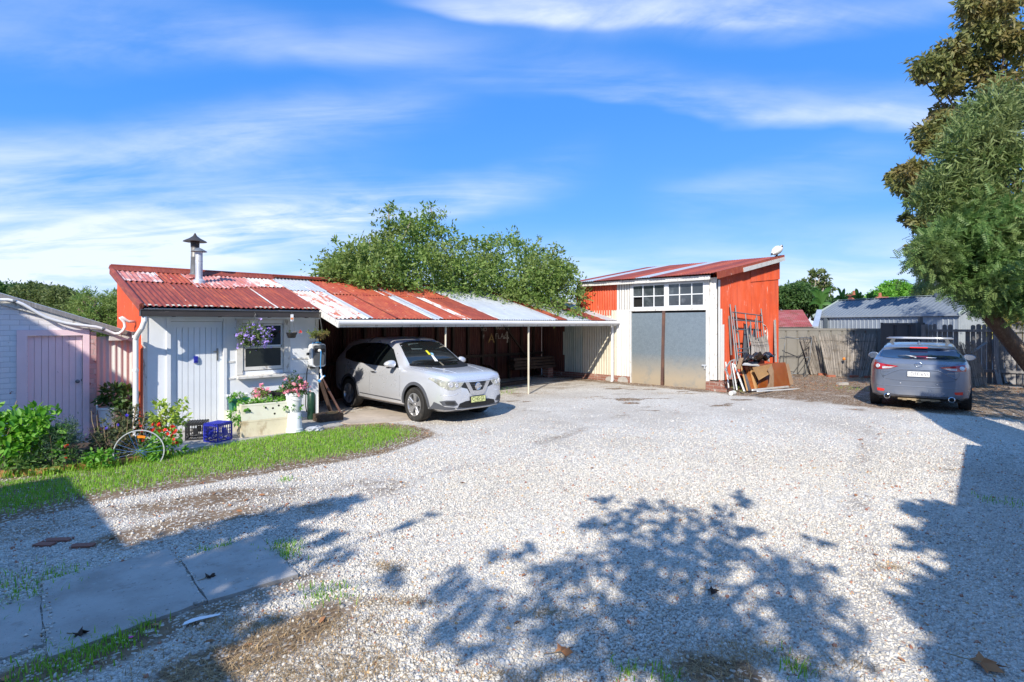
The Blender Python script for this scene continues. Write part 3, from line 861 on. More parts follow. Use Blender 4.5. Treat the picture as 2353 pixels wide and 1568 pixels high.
# lying stones, single pieces near the lens, thinning out further away
def gravel_stones():
    def field(n, y0, y1):
        y = np.sqrt(RN.random(n) * (y1 * y1 - y0 * y0) + y0 * y0)
        x = (RN.random(n) * 2 - 1) * (.955 * y + .25)
        return np.stack([x, y], 1)
    P = field(740000, 2.7, 13.0)
    P = P[RN.random(len(P)) < np.interp(P[:, 1], [2.7, 4.2, 6.0, 8.5, 13.0], [1.0, 1.0, .62, .28, .06])]
    d = dirt_of(P[:, 0], P[:, 1])
    k = (RN.random(len(P)) > np.clip(d * 1.5 - .18, 0, .96)) & (RN.random(len(P)) < 1.05 - .95 * sstep(P[:, 1], 7.0, 12.5))
    for s in SLABW:
        c = np.mean(np.array(s), 0)
        k &= ~inpoly(P, [tuple(c + (np.array(q) - c) * .93) for q in s]) | (RN.random(len(P)) < .012)
        k &= ~inpoly(P, [tuple(c + (np.array(q) - c) * 1.0) for q in s]) | (RN.random(len(P)) < .16)
    k &= ~inpoly(P, LAWN)
    k &= ~inpoly(P, APRON) | (RN.random(len(P)) < .10)
    u = (P[:, 0] - ORI.x) * AX.x + (P[:, 1] - ORI.y) * AX.y
    v = (P[:, 0] - ORI.x) * BX.x + (P[:, 1] - ORI.y) * BX.y
    k &= ~((u < 3.3) & (v > -1.7))
    P = P[k]
    # strays on the slabs
    n = len(P)
    s = (.0056 + .0070 * RN.random(n) ** 1.6) * np.where(RN.random(n) < .05, 1.6, 1.)
    z = gz(P[:, 0], P[:, 1]) + s * .25
    for sl3 in SLABW:
        z = z + .024 * inpoly(P, sl3)
    bm = bmesh.new(); bmesh.ops.create_icosphere(bm, subdivisions=1, radius=1)
    base = np.array([v_.co for v_ in bm.verts]); tf = [[v_.index for v_ in f.verts] for f in bm.faces]
    bm.free()
    tv = base * (1 + .22 * RN.normal(size=(len(base), 1)))
    scl = np.stack([s * (1 + .35 * RN.random(n)), s * (.75 + .3 * RN.random(n)), s * (.55 + .3 * RN.random(n))], 1)
    m, nt, bs = newmat('stone')
    g = nd(nt, 'ShaderNodeNewGeometry')
    rp = nd(nt, 'ShaderNodeValToRGB'); cr = rp.color_ramp; cr.interpolation = 'CONSTANT'
    cols = [(0, (0.495, 0.469, 0.420)), (.2, (0.583, 0.557, 0.503)), (.42, (0.433, 0.417, 0.383)), (.6, (0.636, 0.608, 0.557)), (.80, (0.318, 0.309, 0.291)), (.89, (0.530, 0.483, 0.403)), (.955, (0.371, 0.157, 0.091)), (.975, (0.486, 0.313, 0.150)), (.99, (0.265, 0.104, 0.067))]
    cr.elements[0].color = c4(cols[0][1]); cr.elements[1].position = cols[1][0]; cr.elements[1].color = c4(cols[1][1])
    for p, c in cols[2:]:
        e = cr.elements.new(p); e.color = c4(c)
    nt.links.new(g.outputs['Random Per Island'], rp.inputs[0])
    col = mixc(nt, mrange(nt, noise(nt, coordvec(nt), 120, 4), .45, .7, 0, .35), rp.outputs[0], (.62, .6, .57))
    nt.links.new(col, bs.inputs['Base Color']); bs.inputs['Roughness'].default_value = .85
    bs.inputs['Specular IOR Level'].default_value = .3
    o = scatter('gravel_stones', tv, tf, np.stack([P[:, 0], P[:, 1], z], 1), rand_rots(n), scl, m, smooth=True)
    o['kind'] = 'stuff'
gravel_stones()

# ================================================================== COTTAGE
cot = ything('cottage', 'small white painted cottage with a red rusty skillion roof and white board door', 'cottage', 0, 0)
zr = lambda v: 2.415 + .30 * v                    # underside of the long skillion roof
w = MB()
zt = 2.26
w.box(0, .405, 0, .1, .0, zt); w.box(.405, 1.292, 0, .1, 2.045, zt); w.box(1.292, 1.645, 0, .1, .0, zt)
w.box(1.645, 2.45, 0, .1, .0, 1.06); w.box(1.645, 2.45, 0, .1, 2.01, zt); w.box(2.45, 3.2, 0, .1, .0, zt)
w.build('front_wall', MT['white_wall'], cot)
w = MB()
w.prism([(.1, 0), (2.25, 0), (2.25, zr(2.25) - .03), (.1, zr(.1) - .03)], .1, (3.1, 0, 0), (0, 1, 0), (0, 0, 1))
w.box(.0, 3.1, 2.15, 2.25, 0, zr(2.15) - .04)
w.build('rear_wall', MT['dark_timber'], cot)
w = MB()
w.corr((-.012, .03, 0), (0, 1, 0), (0, 0, 1), 2.24, 1, N=(-1, 0, 0), top=lambda d: zr(d) - .02, amp=.008)
w.build('side_wall', MT['red_paint'], cot)
# cover strips
for c_ in ((1.36, 1.50, -.012, 0, 1.244, 1.28), (2.63, 3.2, -.012, 0, 1.244, 1.28), (1.36, 1.50, -.012, 0, .917, .953), (2.63, 3.2, -.012, 0, .917, .953), (0, .05, -.014, .0, 0, zt), (-.03, 0, -.014, .05, 0, zt), (3.2, 3.212, -.014, .08, 0, 2.2), (3.14, 3.2, -.014, 0, .953, 1.244), (3.14, 3.2, -.014, 0, 1.28, zt), (1.40, 1.52, -.011, 0, 2.13, 2.15)):
    w = MB(); w.box(*c_); w.build('cover_strip', MT['flaky_white'], cot)
# door frame, door
w = MB()
w.box(.345, .405, -.035, .0, 0, 2.10); w.box(1.292, 1.352, -.035, .0, 0, 2.10); w.box(.345, 1.352, -.035, .0, 2.10, 2.155)
w.box(.325, 1.372, -.055, .0, 2.157, 2.175); w.box(.407, 1.290, -.02, .01, 2.045, 2.098)
w.build('door_frame', MT['white_paint'], cot)
dr = MB()
n = 9
dr.box(.41, 1.288, .055, .075, .03, 2.04)
for i in range(n):
    x0 = .41 + i * .878 / n
    dr.box(x0 + .004, x0 + .878 / n - .004, .035, .053, .03, 1.93)
dr.box(.41, 1.288, .030, .053, 1.932, 2.04)
door = dr.build('door', MT['door_white'], cot)
h = MB(); h.box(1.185, 1.215, .018, .034, 1.30, 1.53); h.tube([(1.20, .018, 1.47), (1.20, -.02, 1.47), (1.12, -.025, 1.475)], .009); h.lathe([(.012, 0), (.012, .02)], 10, (1.20, .02, 1.36), Matrix.Rotation(math.radians(90), 4, 'X'))
h.build('handle', MT['chain'], door)
h = MB(); h.box(.795, .858, .0, .034, 1.272, 1.395); h.box(.80, .853, -.01, -.001, 1.30, 1.375)
h.build('letter_box', MT['blue_plastic'], door)
w = MB(); w.box(.42, 1.28, -.12, .03, .022, .05); w.build('threshold', MT['concrete'], cot)
# window
wf = MB()
wf.box(1.535, 1.645, -.03, .0, 1.0, 2.07); wf.box(2.45, 2.585, -.03, .0, 1.0, 2.07); wf.box(1.515, 2.605, -.035, .0, 2.07, 2.13)
wf.box(1.50, 2.62, -.055, .0, 2.132, 2.15)
wf.box(1.647, 1.668, .0, .06, 1.07, 2.0); wf.box(2.428, 2.448, .0, .06, 1.07, 2.0); wf.box(1.669, 2.427, .0, .06, 1.985, 2.005)
win = wf.build('window', MT['flaky_white'], cot)
s_ = MB(); s_.prism([(0, 0), (.135, -.02), (.135, .02), (0, .05)], 1.14, (2.66, .0, .945), (0, -1, 0), (0, 0, 1)); s_.build('sill', MT['flaky_white'], win)
s_ = MB()
s_.box(1.669, 1.69, .012, .04, 1.565, 1.984); s_.box(2.406, 2.427, .012, .04, 1.565, 1.984); s_.box(1.69, 2.406, .010, .042, 1.535, 1.572); s_.box(1.69, 2.406, .012, .04, 1.965, 1.984)
s_.build('sash', MT['white_paint'], win)
s_ = MB()
s_.box(1.669, 1.70, -.012, .009, 1.075, 1.53); s_.box(2.396, 2.427, -.012, .009, 1.075, 1.53); s_.box(1.70, 2.396, -.012, .009, 1.075, 1.145); s_.box(1.70, 2.396, -.012, .009, 1.51, 1.533)
s_.build('sash', MT['flaky_white'], win)
s_ = MB(); s_.box(1.68, 2.41, .022, .028, 1.56, 1.975); s_.build('pane', MT['dark_glass'], win)
s_ = MB(); s_.box(1.69, 2.40, -.004, .002, 1.13, 1.52); s_.build('pane', MT['frosted'], win)
s_ = MB(); s_.box(1.66, 2.44, .12, .13, 1.0, 2.05); s_.build('dark_backing', MT['hole_black'], win)  # near-black sheet standing for the dark room behind the panes
# fascia, gutter and downpipe
w = MB(); w.box(.0, 3.08, -.345, -.32, 2.10, 2.25); w.box(0, 3.1, -.32, 0, 2.262, 2.275); w.build('fascia', MT['white_wall'], cot)
w = MB()
w.box(-.13, 3.06, -.455, -.45, 2.135, 2.235); w.box(-.13, 3.06, -.45, -.352, 2.13, 2.136); w.box(-.13, 3.06, -.352, -.347, 2.135, 2.25)
w.tube([(-.135, -.457, 2.237), (3.065, -.457, 2.237)], .010, 6); w.box(-.136, -.13, -.46, -.345, 2.13, 2.25); w.box(3.06, 3.066, -.46, -.345, 2.13, 2.25)
for x in (.35, 1.1, 2.0, 2.75):
    w.box(x, x + .03, -.463, -.344, 2.122, 2.13)
w.build('gutter', MT['dark_gutter'], cot)
w = MB()
w.tube([(-.07, -.40, 2.13), (-.07, -.40, 2.05), (-.10, -.36, 1.93), (-.14, -.20, 1.80), (-.15, -.15, 1.72), (-.15, -.14, .06)], .042, 12)
for z in (1.76, 1.18, .5):
    w.lathe([(.05, 0), (.05, .04)], 12, (-.15, -.145, z))
w.build('downpipe', MT['pvc'], cot)
w = MB(); w.tube([(-.045, -.06, .05), (-.045, -.05, 1.55), (-.03, .02, 1.62)], .022, 8); w.build('waste_pipe', MT['red_paint'], cot)
# roof of the cottage: lower sheets, an upper course lapped over them, ridge cap and barge roll
sl_ = math.sqrt(1 + .09)
UPV = Vector((0, 1, .30)).normalized()
def roofstrip(mb, u0, u1, v0, v1, lift=0., mi=0, rows=3):
    mb.corr((u0, v0, zr(v0) + .012 + lift), (1, 0, 0), UPV, u1 - u0, (v1 - v0) * sl_, rows=rows, mi=mi, N=(0, -.287, .958), per=6)
rf_mats = [MT[k] for k in ('rust_red', 'rust_orange', 'pink_faded', 'white_rust', 'galv')]
rb = MB()
edge = [-.10, .66, 1.42, 2.18, 3.06]
for i in range(4):
    roofstrip(rb, edge[i], edge[i + 1] - .002, -.41 + .008 * (i % 2), 1.36, .0 + .003 * (i % 2), (0, 0, 0, 1)[i] if i < 3 else 0)
for i, (u0, u1, v0, m_) in enumerate([(-.06, .62, 1.30, 2), (.62, 1.12, 1.28, 1), (1.12, 1.85, 1.02, 2), (1.85, 2.40, 1.20, 2), (2.40, 3.06, 1.32, 3)]):
    roofstrip(rb, u0, u1 - .002, v0, 2.30, .012 + .003 * (i % 2), m_)
for u_, v1_, m_ in ((.64, 1.3, 1), (1.41, .55, 1), (2.17, 1.2, 3), (1.80, 1.2, 1), (2.62, 1.3, 1), (1.05, .2, 1)):   # laps of the sheets, rusted and scoured
    roofstrip(rb, u_, u_ + .044, -.40, v1_, .007, m_)
for i in range(36):                                # worn cream eave ends on some crests
    u = -.10 + .022 + i * .088
    if R.random() < .75 and u < 2.95 and not (1.32 < u < 1.75):
        rb.corr((u - .022, -.418, zr(-.418) + .0275), (1, 0, 0), UPV, .044, R.uniform(.04, .10), N=(0, -.287, .958), pitch=.176, amp=.004, mi=5)
roof = rb.build('roof', rf_mats + [MT['cream_corr']], cot, smooth=True)
c = MB()
c.prism([(-.16, -.02), (.0, .07), (.16, .03), (.0, .095)], 3.25, (-.14, 2.28, zr(2.28) + .01), (0, 1, 0), (0, 0, 1))
c.tube([(-.12, 2.28, zr(2.28) + .09), (3.1, 2.28, zr(2.28) + .09)], .03, 8)
c.build('ridge_cap', MT['rust_red'], roof)
c = MB(); c.tube([(-.11, -.41, zr(-.41) + .02), (-.11, 2.3, zr(2.3) + .03)], .042, 8)
c.bar((-.135, -.40, zr(-.40) - .03), (-.135, 2.28, zr(2.28) - .03), .02, .10)
c.build('barge_roll', MT['rust_red'], roof)
# flues
fb = MB()
fb.lathe([(.13, -.06), (.12, .03), (.075, .06), (.070, .10), (.070, .43), (.073, .431), (.073, .45), (.070, .451), (.070, .66)], 20, (1.285, 1.5, zr(1.5) + .02))
fl = fb.build('flue', MT['galv'], cot, True, 40)
fb = MB(); fb.lathe([(.155, .0), (.15, .012), (.06, .065), (.012, .085)], 20, (1.285, 1.5, zr(1.5) + .66)); fb.lathe([(.065, 0), (.065, .03)], 12, (1.285, 1.5, zr(1.5) + .63)); fb.build('cowl', MT['galv_pipe'], fl, True, 40)
fb = MB()
fb.lathe([(.15, -.05), (.10, .05), (.082, .06), (.078, .40), (.081, .405), (.081, .43), (.078, .435), (.078, .68)], 20, (1.337, 2.02, zr(2.02) + .02), Matrix.Rotation(math.radians(1.2), 4, 'Y'))
fl = fb.build('flue', MT['galv_pipe'], cot, True, 40)
fb = MB(); fb.lathe([(.085, -.13), (.090, 0)], 16, (1.35, 2.02, zr(2.02) + .78)); fb.lathe([(.235, .0), (.225, .014), (.11, .075), (.04, .13), (.012, .19)], 24, (1.35, 2.02, zr(2.02) + .775)); fb.build('cowl', MT['dark_gutter'], fl, True, 30)
fb = MB(); fb.box(1.16, 1.27, 1.72, 2.05, zr(1.9) - .02, zr(1.9) + .07); fb.lathe([(.06, 0), (.05, .03)], 10, (1.2, 1.72, zr(1.75) + .03)); fb.build('flue_flashing', MT['pink_faded'], fl)

# ================================================================== CARPORT
cp = ything('carport', 'long low open carport with patchwork rust and silver iron roof between cottage and tall shed', 'carport', 3.2, 0)
gpx = [744, 790, 827, 851, 915, 927, 994, 1013, 1062, 1083, 1147, 1278, 1303, 1358, 1391]
gm = [3, 3, 3, 1, 1, 1, 4, 1, 3, 0, 4, 0, 4, 0, 4]
gu = [onv(p, 740, -1.06)[0] for p in gpx] + [12.98]
gu[0] = 3.06
rb = MB()
for i in range(len(gm)):
    roofstrip(rb, gu[i], gu[i + 1] - .002, -1.08 + .012 * (i % 2), 2.30, .004 * (i % 3), gm[i], rows=4)
for k_, g_ in enumerate(gu[2:-1]):
    roofstrip(rb, g_ - .03, g_ + .03 + .04 * (k_ % 2), -1.06, 1.5 + .6 * (k_ % 2), .014, (3, 4, 0, 1)[k_ % 4], rows=4)
# upper course
for i, (u0, u1, v0, m_) in enumerate([(3.06, 4.0, 1.1, 4), (4.0, 5.2, .9, 1), (5.2, 6.6, .95, 1), (6.6, 7.4, .9, 1)]):
    roofstrip(rb, u0, u1, v0, 2.30, .016, m_)
croof = rb.build('roof', rf_mats, cp, smooth=True)
c = MB(); c.tube([(3.12, 2.28, zr(2.28) + .09), (12.9, 2.28, zr(2.28) + .09)], .03, 8); c.bar((3.12, 2.28, zr(2.28) + .05), (12.9, 2.28, zr(2.28) + .05), .26, .02); c.build('ridge_cap', MT['rust_red'], croof)
w = MB()
w.tube([(3.06, -1.16, 2.03), (12.86, -1.16, 2.035)], .055, 10); w.box(3.06, 12.86, -1.215, -1.10, 2.035, 2.05)
w.build('gutter', MT['pvc'], cp, True, 40)
w = MB()
w.box(3.08, 12.88, -1.10, -1.07, 1.93, 2.06)
w.bar((3.07, -.36, 2.235), (3.07, -1.20, 1.985), .03, .13)
w.build('fascia', MT['flaky_white'], cp)
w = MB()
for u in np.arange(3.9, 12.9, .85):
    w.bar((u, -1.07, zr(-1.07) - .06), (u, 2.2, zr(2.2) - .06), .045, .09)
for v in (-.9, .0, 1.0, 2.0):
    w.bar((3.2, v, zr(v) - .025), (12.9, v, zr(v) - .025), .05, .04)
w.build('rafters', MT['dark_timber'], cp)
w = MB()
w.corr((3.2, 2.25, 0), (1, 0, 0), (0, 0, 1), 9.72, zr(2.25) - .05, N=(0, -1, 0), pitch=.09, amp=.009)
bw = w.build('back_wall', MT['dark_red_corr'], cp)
w = MB()
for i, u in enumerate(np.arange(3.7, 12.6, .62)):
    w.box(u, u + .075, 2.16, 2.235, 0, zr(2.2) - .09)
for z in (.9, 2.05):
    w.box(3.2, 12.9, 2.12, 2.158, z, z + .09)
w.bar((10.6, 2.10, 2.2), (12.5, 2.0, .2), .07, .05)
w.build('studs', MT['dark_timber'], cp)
for i, (px, r_) in enumerate(((1024, .022), (1214.5, .027))):
    u = onv(px, 800, -1.02)[0]
    w = MB(); w.tube([(u, -1.02, float(gz(*L(u, -1.02)[:2])) - .02), (u, -1.02, 1.95)], r_, 10)
    w.build('post', MT['cream_corr'], cp)
MWALL = lambda u, z: basis((u, 2.105, z), (1, 0, 0), (0, 0, 1))
zz = zm((1800, 1290, 2300, 1560), 2353)
for body, x, y, sz, mk in (('NO', 640, 140, .16, 'faded_chalk'), ('PARKING', 985, 115, .15, 'faded_chalk'), ('F', 635, 280, .20, 'faded_chalk'), ('A', 780, 310, .44, 'faded_ochre'), ('FLA', 935, 265, .26, 'faded_chalk'), ('4', 1055, 285, .62, 'faded_chalk')):
    u, z = onv(*zz(x, y), 2.105)
    text('painted_writing', body, sz, MWALL(u, z), MT[mk], bw, .001)

# ================================================================== TALL SHED
sh = ything('tall_shed', 'tall red and white corrugated iron shed with zinc double doors and a multi pane window', 'shed', 12.94, -4.45)
zs = lambda u: 3.40 + .178 * (u - 12.66)
SU = 12.94
def fbox(mb, v0, v1, z0, z1, d0, d1, mi=0):        # on the front: d = distance out from the wall plane
    mb.box(SU - d1, SU - d0, min(v0, v1), max(v0, v1), z0, z1, mi)
def fcorr(name, v0, v1, z0, z1, mk, out=.016, parent=None, pitch=.10, amp=.015):
    w = MB(); w.corr((SU - out, v1, z0), (0, -1, 0), (0, 0, 1), v1 - v0, z1 - z0, N=(-1, 0, 0), pitch=pitch, amp=amp)
    return w.build(name, MT[mk], parent or sh)
w = MB()
w.box(SU, SU + .05, -1.55, .60, .10, 3.34); w.box(SU, SU + .05, .60, 2.24, .10, 2.3); w.box(SU, SU + .05, -4.40, -4.16, .10, 3.34); w.box(SU, SU + .05, -4.16, -1.55, 3.25, 3.34)
w.build('front_wall', MT['dark_timber'], sh)
fcorr('red_cladding', -1.06, .62, 2.45, 3.36, 'red_paint')
fcorr('red_cladding', -.83, .62, 2.28, 2.46, 'red_paint', .018)
fcorr('white_cladding', -1.62, -1.06, 2.44, 3.33, 'white_corr', .012)
fcorr('white_cladding', -1.60, -1.04, .31, 2.46, 'white_corr', .016)
fcorr('cream_cladding', -1.04, .35, .31, 2.45, 'cream_corr', .014)
fcorr('green_cladding', .35, 1.15, .31, 2.3, 'pale_green_corr', .014)
fcorr('green_cladding', .78, 1.22, .9, 1.72, 'pale_green_corr', .024)
fcorr('dark_red_cladding', 1.15, 2.25, .31, 2.9, 'dark_red_corr', .012)
w = MB()
fbox(w, -1.60, 2.2, -.05, .31, .0, .06); 
w.build('footing', MT['brick'], sh)
w = MB()
for (v0, v1, z0, z1) in ((-1.02, -.62, .06, .26), (-1.55, -1.12, .0, .30)):
    k = 9
    poly = [((v0 + v1) / 2 + (v1 - v0) / 2 * math.cos(a) * R.uniform(.8, 1.05), (z0 + z1) / 2 + (z1 - z0) / 2 * math.sin(a) * R.uniform(.85, 1.05)) for a in np.linspace(0, 2 * math.pi, k, endpoint=False)]
    w.prism([(-a, b) for a, b in poly], .012, (SU - .06, 0, 0), (0, -1, 0), (0, 0, 1))
w.build('render_patch', MT['concrete'], sh)
w = MB(); w.box(12.78, 13.18, -4.72, -4.18, -.02, .36); w.box(12.62, 13.0, -4.86, -4.40, -.02, .20); w.build('brick_pier', MT['brick'], sh)
# white timber to the right of the doors
fcorr('white_board', -4.45, -4.24, .40, 3.32, 'flaky_white', .020, pitch=.11, amp=.006)
w = MB()
fbox(w, -4.235, -4.135, .08, 2.40, .0, .06); fbox(w, -1.632, -1.585, .08, 2.40, .0, .06); fbox(w, -4.235, -1.58, 2.40, 2.455, .0, .07)
fbox(w, -4.235, -4.08, 2.457, 3.30, .0, .05); fbox(w, -1.66, -1.58, 2.457, 3.30, .0, .05)
w.build('door_frame', MT['flaky_white'], sh)
for v0, v1 in ((-2.72, -1.64), (-4.13, -2.80)):
    w = MB(); fbox(w, v0, v1, .10, 2.335, .0, .035)
    for z in (.42, 1.05):
        fbox(w, v0, v1, z, z + .006, .0, .037)
    ld = w.build('door_leaf', MT['zinc'], sh)
    if v0 < -3:
        h = MB(); fbox(h, -4.17, -4.02, .78, .83, .062, .085); fbox(h, -4.12, -4.09, .70, .78, .062, .08); h.build('hasp', MT['galv'], ld)
w = MB(); fbox(w, -2.80, -1.6, 2.335, 2.398, -.05, .0); fbox(w, -4.13, -2.80, 2.345, 2.398, -.05, .0); w.build('door_gap', MT['hole_black'], sh)
w = MB(); w.bar((SU - .055, -2.73, .08), (SU - .055, -2.79, 2.40), .035, .09, up=(0, 1, 0)); w.build('door_batten', MT['rust_post'], sh)
w = MB(); fbox(w, -4.13, -1.64, .04, .10, -.03, .03); w.build('door_sill', MT['dark_timber'], sh)
def shed_window(v0, v1, z0, z1, broken):
    w = MB()
    fr = .05
    fbox(w, v0, v1, z0 - .045, z0, .0, .06); fbox(w, v0, v1, z1, z1 + .035, .0, .055)
    fbox(w, v0, v0 + .035, z0, z1, .0, .05); fbox(w, v1 - .035, v1, z0, z1, .0, .05)
    for i in (1, 2):
        v = v0 + (v1 - v0) * i / 3
        fbox(w, v - .013, v + .013, z0, z1, .01, .042)
    zm_ = (z0 + z1) / 2
    for i in range(3):
        a = v0 + (v1 - v0) * i / 3 + (.035 if i == 0 else .013); b = v0 + (v1 - v0) * (i + 1) / 3 - (.035 if i == 2 else .013)
        fbox(w, a, b, zm_ - .013, zm_ + .013, .012, .04)
    o = w.build('window', MT['white_paint'], sh)
    p = MB(); q = MB()
    for i in range(3):
        for j in range(2):
            a = v0 + .02 + (v1 - v0 - .04) * i / 3; b = v0 + .02 + (v1 - v0 - .04) * (i + 1) / 3
            za, zb = (z0, zm_) if j == 0 else (zm_, z1)
            if broken and i == 2 and j == 0:
                fbox(q, a, b, za, zb, -.06, -.05)
            else:
                t = R.uniform(-.004, .004)
                vs = [(SU - .02 + t, a, za), (SU - .02 - t, b, za), (SU - .02 - t * .5, b, zb), (SU - .02 + t, a, zb)]
                p.add(vs, [(0, 3, 2, 1)])
    p.build('pane', MT['shed_glass'], o)
    if broken:
        q.build('empty_pane', MT['hole_black'], o)
shed_window(-2.83, -1.66, 2.53, 3.19, True)
shed_window(-4.08, -2.91, 2.55, 3.19, False)
w = MB(); fbox(w, -2.91, -2.83, 2.457, 3.30, .0, .058); fbox(w, -4.08, -1.66, 3.228, 3.30, .0, .04); fbox(w, -4.08, -2.91, 2.457, 2.503, .0, .052); fbox(w, -2.83, -1.66, 2.457, 2.483, .0, .052); w.build('window_trim', MT['white_paint'], sh)
w = MB(); w.bar((SU - .22, .30, 3.335), (SU - .22, -4.34, 3.315), .025, .12); w.bar((SU - .2, .30, 3.38), (SU - .2, -4.34, 3.36), .05, .02); w.build('fascia', MT['flaky_white'], sh)
# right-hand side wall, in red iron
w = MB()
w.corr((13.02, -4.46, .36), (1, 0, 0), (0, 0, 1), 4.6, 1, N=(0, -1, 0), top=lambda d: zs(13.02 + d) - .36 - .07, pitch=.10, amp=.016, rows=1)
w.build('side_wall', MT['red_paint'], sh)
w = MB(); w.corr((15.2, -4.482, .36), (1, 0, 0), (0, 0, 1), 2.43, 1, N=(0, -1, 0), bot=lambda d: 2.95 + .09 * d, top=lambda d: zs(15.2 + d) - .36 - .06, pitch=.10, amp=.016); w.build('side_cladding', MT['red_paint'], sh)
w = MB(); w.corr((12.93, -4.475, .40), (1, 0, 0), (0, 0, 1), .16, 2.85, N=(0, -1, 0), amp=.009)
w.corr((13.06, -4.48, .38), (1, 0, 0), (0, 0, 1), .14, 2.05, N=(0, -1, 0), amp=.009); w.corr((13.18, -4.485, .38), (1, 0, 0), (0, 0, 1), .15, 1.6, N=(0, -1, 0), amp=.009)
w.build('corner_sheet', MT['white_corr'], sh)
w = MB(); w.box(17.60, 17.62, -4.44, .60, .1, zs(17.6) - .03); w.prism([(12.99, .1), (17.6, .1), (17.6, zs(17.6) - .03), (12.99, zs(12.99) - .03)], .02, (0, .62, 0), (1, 0, 0), (0, 0, 1)); w.build('rear_wall', MT['red_paint'], sh)
w = MB(); w.box(13.0, 17.6, -4.42, -4.40, .1, 3.3); w.box(13.0, 13.4, -4.46, -4.40, .12, .36); w.build('side_lining', MT['dark_timber'], sh)
# roof
UPU = Vector((1, 0, .178)).normalized()
rb = MB()
ed = np.linspace(.72, -4.60, 11)
for i in range(10):
    m_ = [0, 4, 0, 0, 1, 4, 0, 1, 0, 1][i]
    rb.corr((12.58 + .02 * (i % 2), ed[i], zs(12.58) + .03 + .004 * (i % 2)), (0, -1, 0), UPU, ed[i] - ed[i + 1], 5.15, N=(-.175, 0, .985), mi=m_, rows=2)
sroof = rb.build('roof', rf_mats, sh, smooth=True)
w = MB()
w.bar((12.56, -4.62, zs(12.56) - .04), (17.72, -4.62, zs(17.72) - .04), .012, .19); w.bar((12.56, -4.55, zs(12.56) + .062), (17.72, -4.55, zs(17.72) + .062), .15, .008)
w.build('barge_flashing', MT['rust_orange'], sroof)
w = MB(); w.bar((14.3, -4.633, zs(14.3) - .08), (17.72, -4.633, zs(17.72) - .07), .010, .13); w.build('barge_board', MT['flaky_white'], sroof)
w = MB(); w.tube([(12.82, -.953, 2.03), (12.82, -.953, .16), (12.78, -.953, .10), (12.72, -.96, .05)], .045, 12); w.lathe([(.052, 0), (.052, .05)], 12, (12.82, -.953, .75)); w.build('downpipe', MT['pvc'], sh)
# white painted ring on the red wall
z6 = zm((2850, 1150, 3350, 1650), 1568)
def arc_mark(pts, wd):
    P = [onv(*z6(*p), -4.48) for p in pts]
    mb = MB()
    mb.tube([(u, -4.477, z) for u, z in P], wd, 6)
    return mb
w = arc_mark([(640, 470), (662, 482), (682, 520), (690, 560), (692, 610), (690, 660), (684, 700)], .016)
for a, b, wd in (((616, 520), (618, 620), .010), ((664, 540), (664, 566), .026), ((672, 640), (672, 685), .012)):
    (u0, z0), (u1, z1) = onv(*z6(*a), -4.48), onv(*z6(*b), -4.48)
    w.tube([(u0, -4.477, z0), (u1, -4.477, z1)], wd, 6)
w.build('painted_ring', MT['white_mark'], sh)

# ================================================================== BRICK OUTHOUSE on the left
bo = ything('outhouse', 'low painted brick outhouse with a pinkish board door at the left edge', 'outhouse', -.64, .68)
zo = lambda u: 1.79 + (-.04 - u) * .366 if u > -1.95 else 2.489 - (-1.95 - u) * .366
w = MB()
V0 = .68
def wallpoly(mb, u0, u1, zb, t=.12):
    us = [u0] + ([-1.95] if u0 < -1.95 < u1 else []) + [u1]
    mb.prism([(u0, zb), (u1, zb)] + [(u, zo(u) - .02) for u in us[::-1]], -t, (0, V0 + 0., 0), (1, 0, 0), (0, 0, 1))
wallpoly(w, -3.6, -1.50, 0); wallpoly(w, -1.50, -.765, 1.80); wallpoly(w, -.765, -.69, 0)
w.box(-3.6, -3.5, .8, 3.6, 0, 1.8); w.box(-.74, -.64, .8, 3.6, 0, 1.95)
w.build('front_wall', MT['white_brick'], bo)
w = MB(); w.box(-.69, -.585, V0 - .02, V0 + .1, 0, 1.86); w.build('corner_pier', MT['pink_brick'], bo)
w = MB()
w.prism([(-1.637, 0), (-1.508, 0), (-1.508, 1.80), (-.774, 1.80), (-.774, 0), (-.683, 0), (-.683, 1.895), (-1.637, 1.895)], .03, (0, V0 - .001, 0), (1, 0, 0), (0, 0, 1))
w.build('door_frame', MT['pink_white'], bo)
w = MB()
n = 8
w.box(-1.506, -.776, V0 + .05, V0 + .07, .09, 1.79)
for i in range(n):
    x0 = -1.506 + i * .73 / n
    w.box(x0 + .003, x0 + .73 / n - .003, V0 + .03, V0 + .048, .09 + (.02 if i < 6 else .0), 1.795)
od = w.build('door', MT['pink_white'], bo)
w = MB(); w.lathe([(.03, 0), (.03, .008), (.012, .01), (.012, .03), (.028, .04), (.03, .055), (.015, .07)], 14, (-.845, V0 + .03, 1.05 - .05), Matrix.Rotation(math.radians(90), 4, 'X')); w.build('knob', MT['galv_pipe'], od, True, 40)
w = MB(); w.box(-.795, -.785, V0 + .024, V0 + .029, 1.0, 1.03); w.build('keyhole', MT['hole_black'], od)
w = MB(); w.box(-1.5, -.78, V0 - .30, V0 + .1, .0, .07); w.build('step', MT['concrete'], bo)
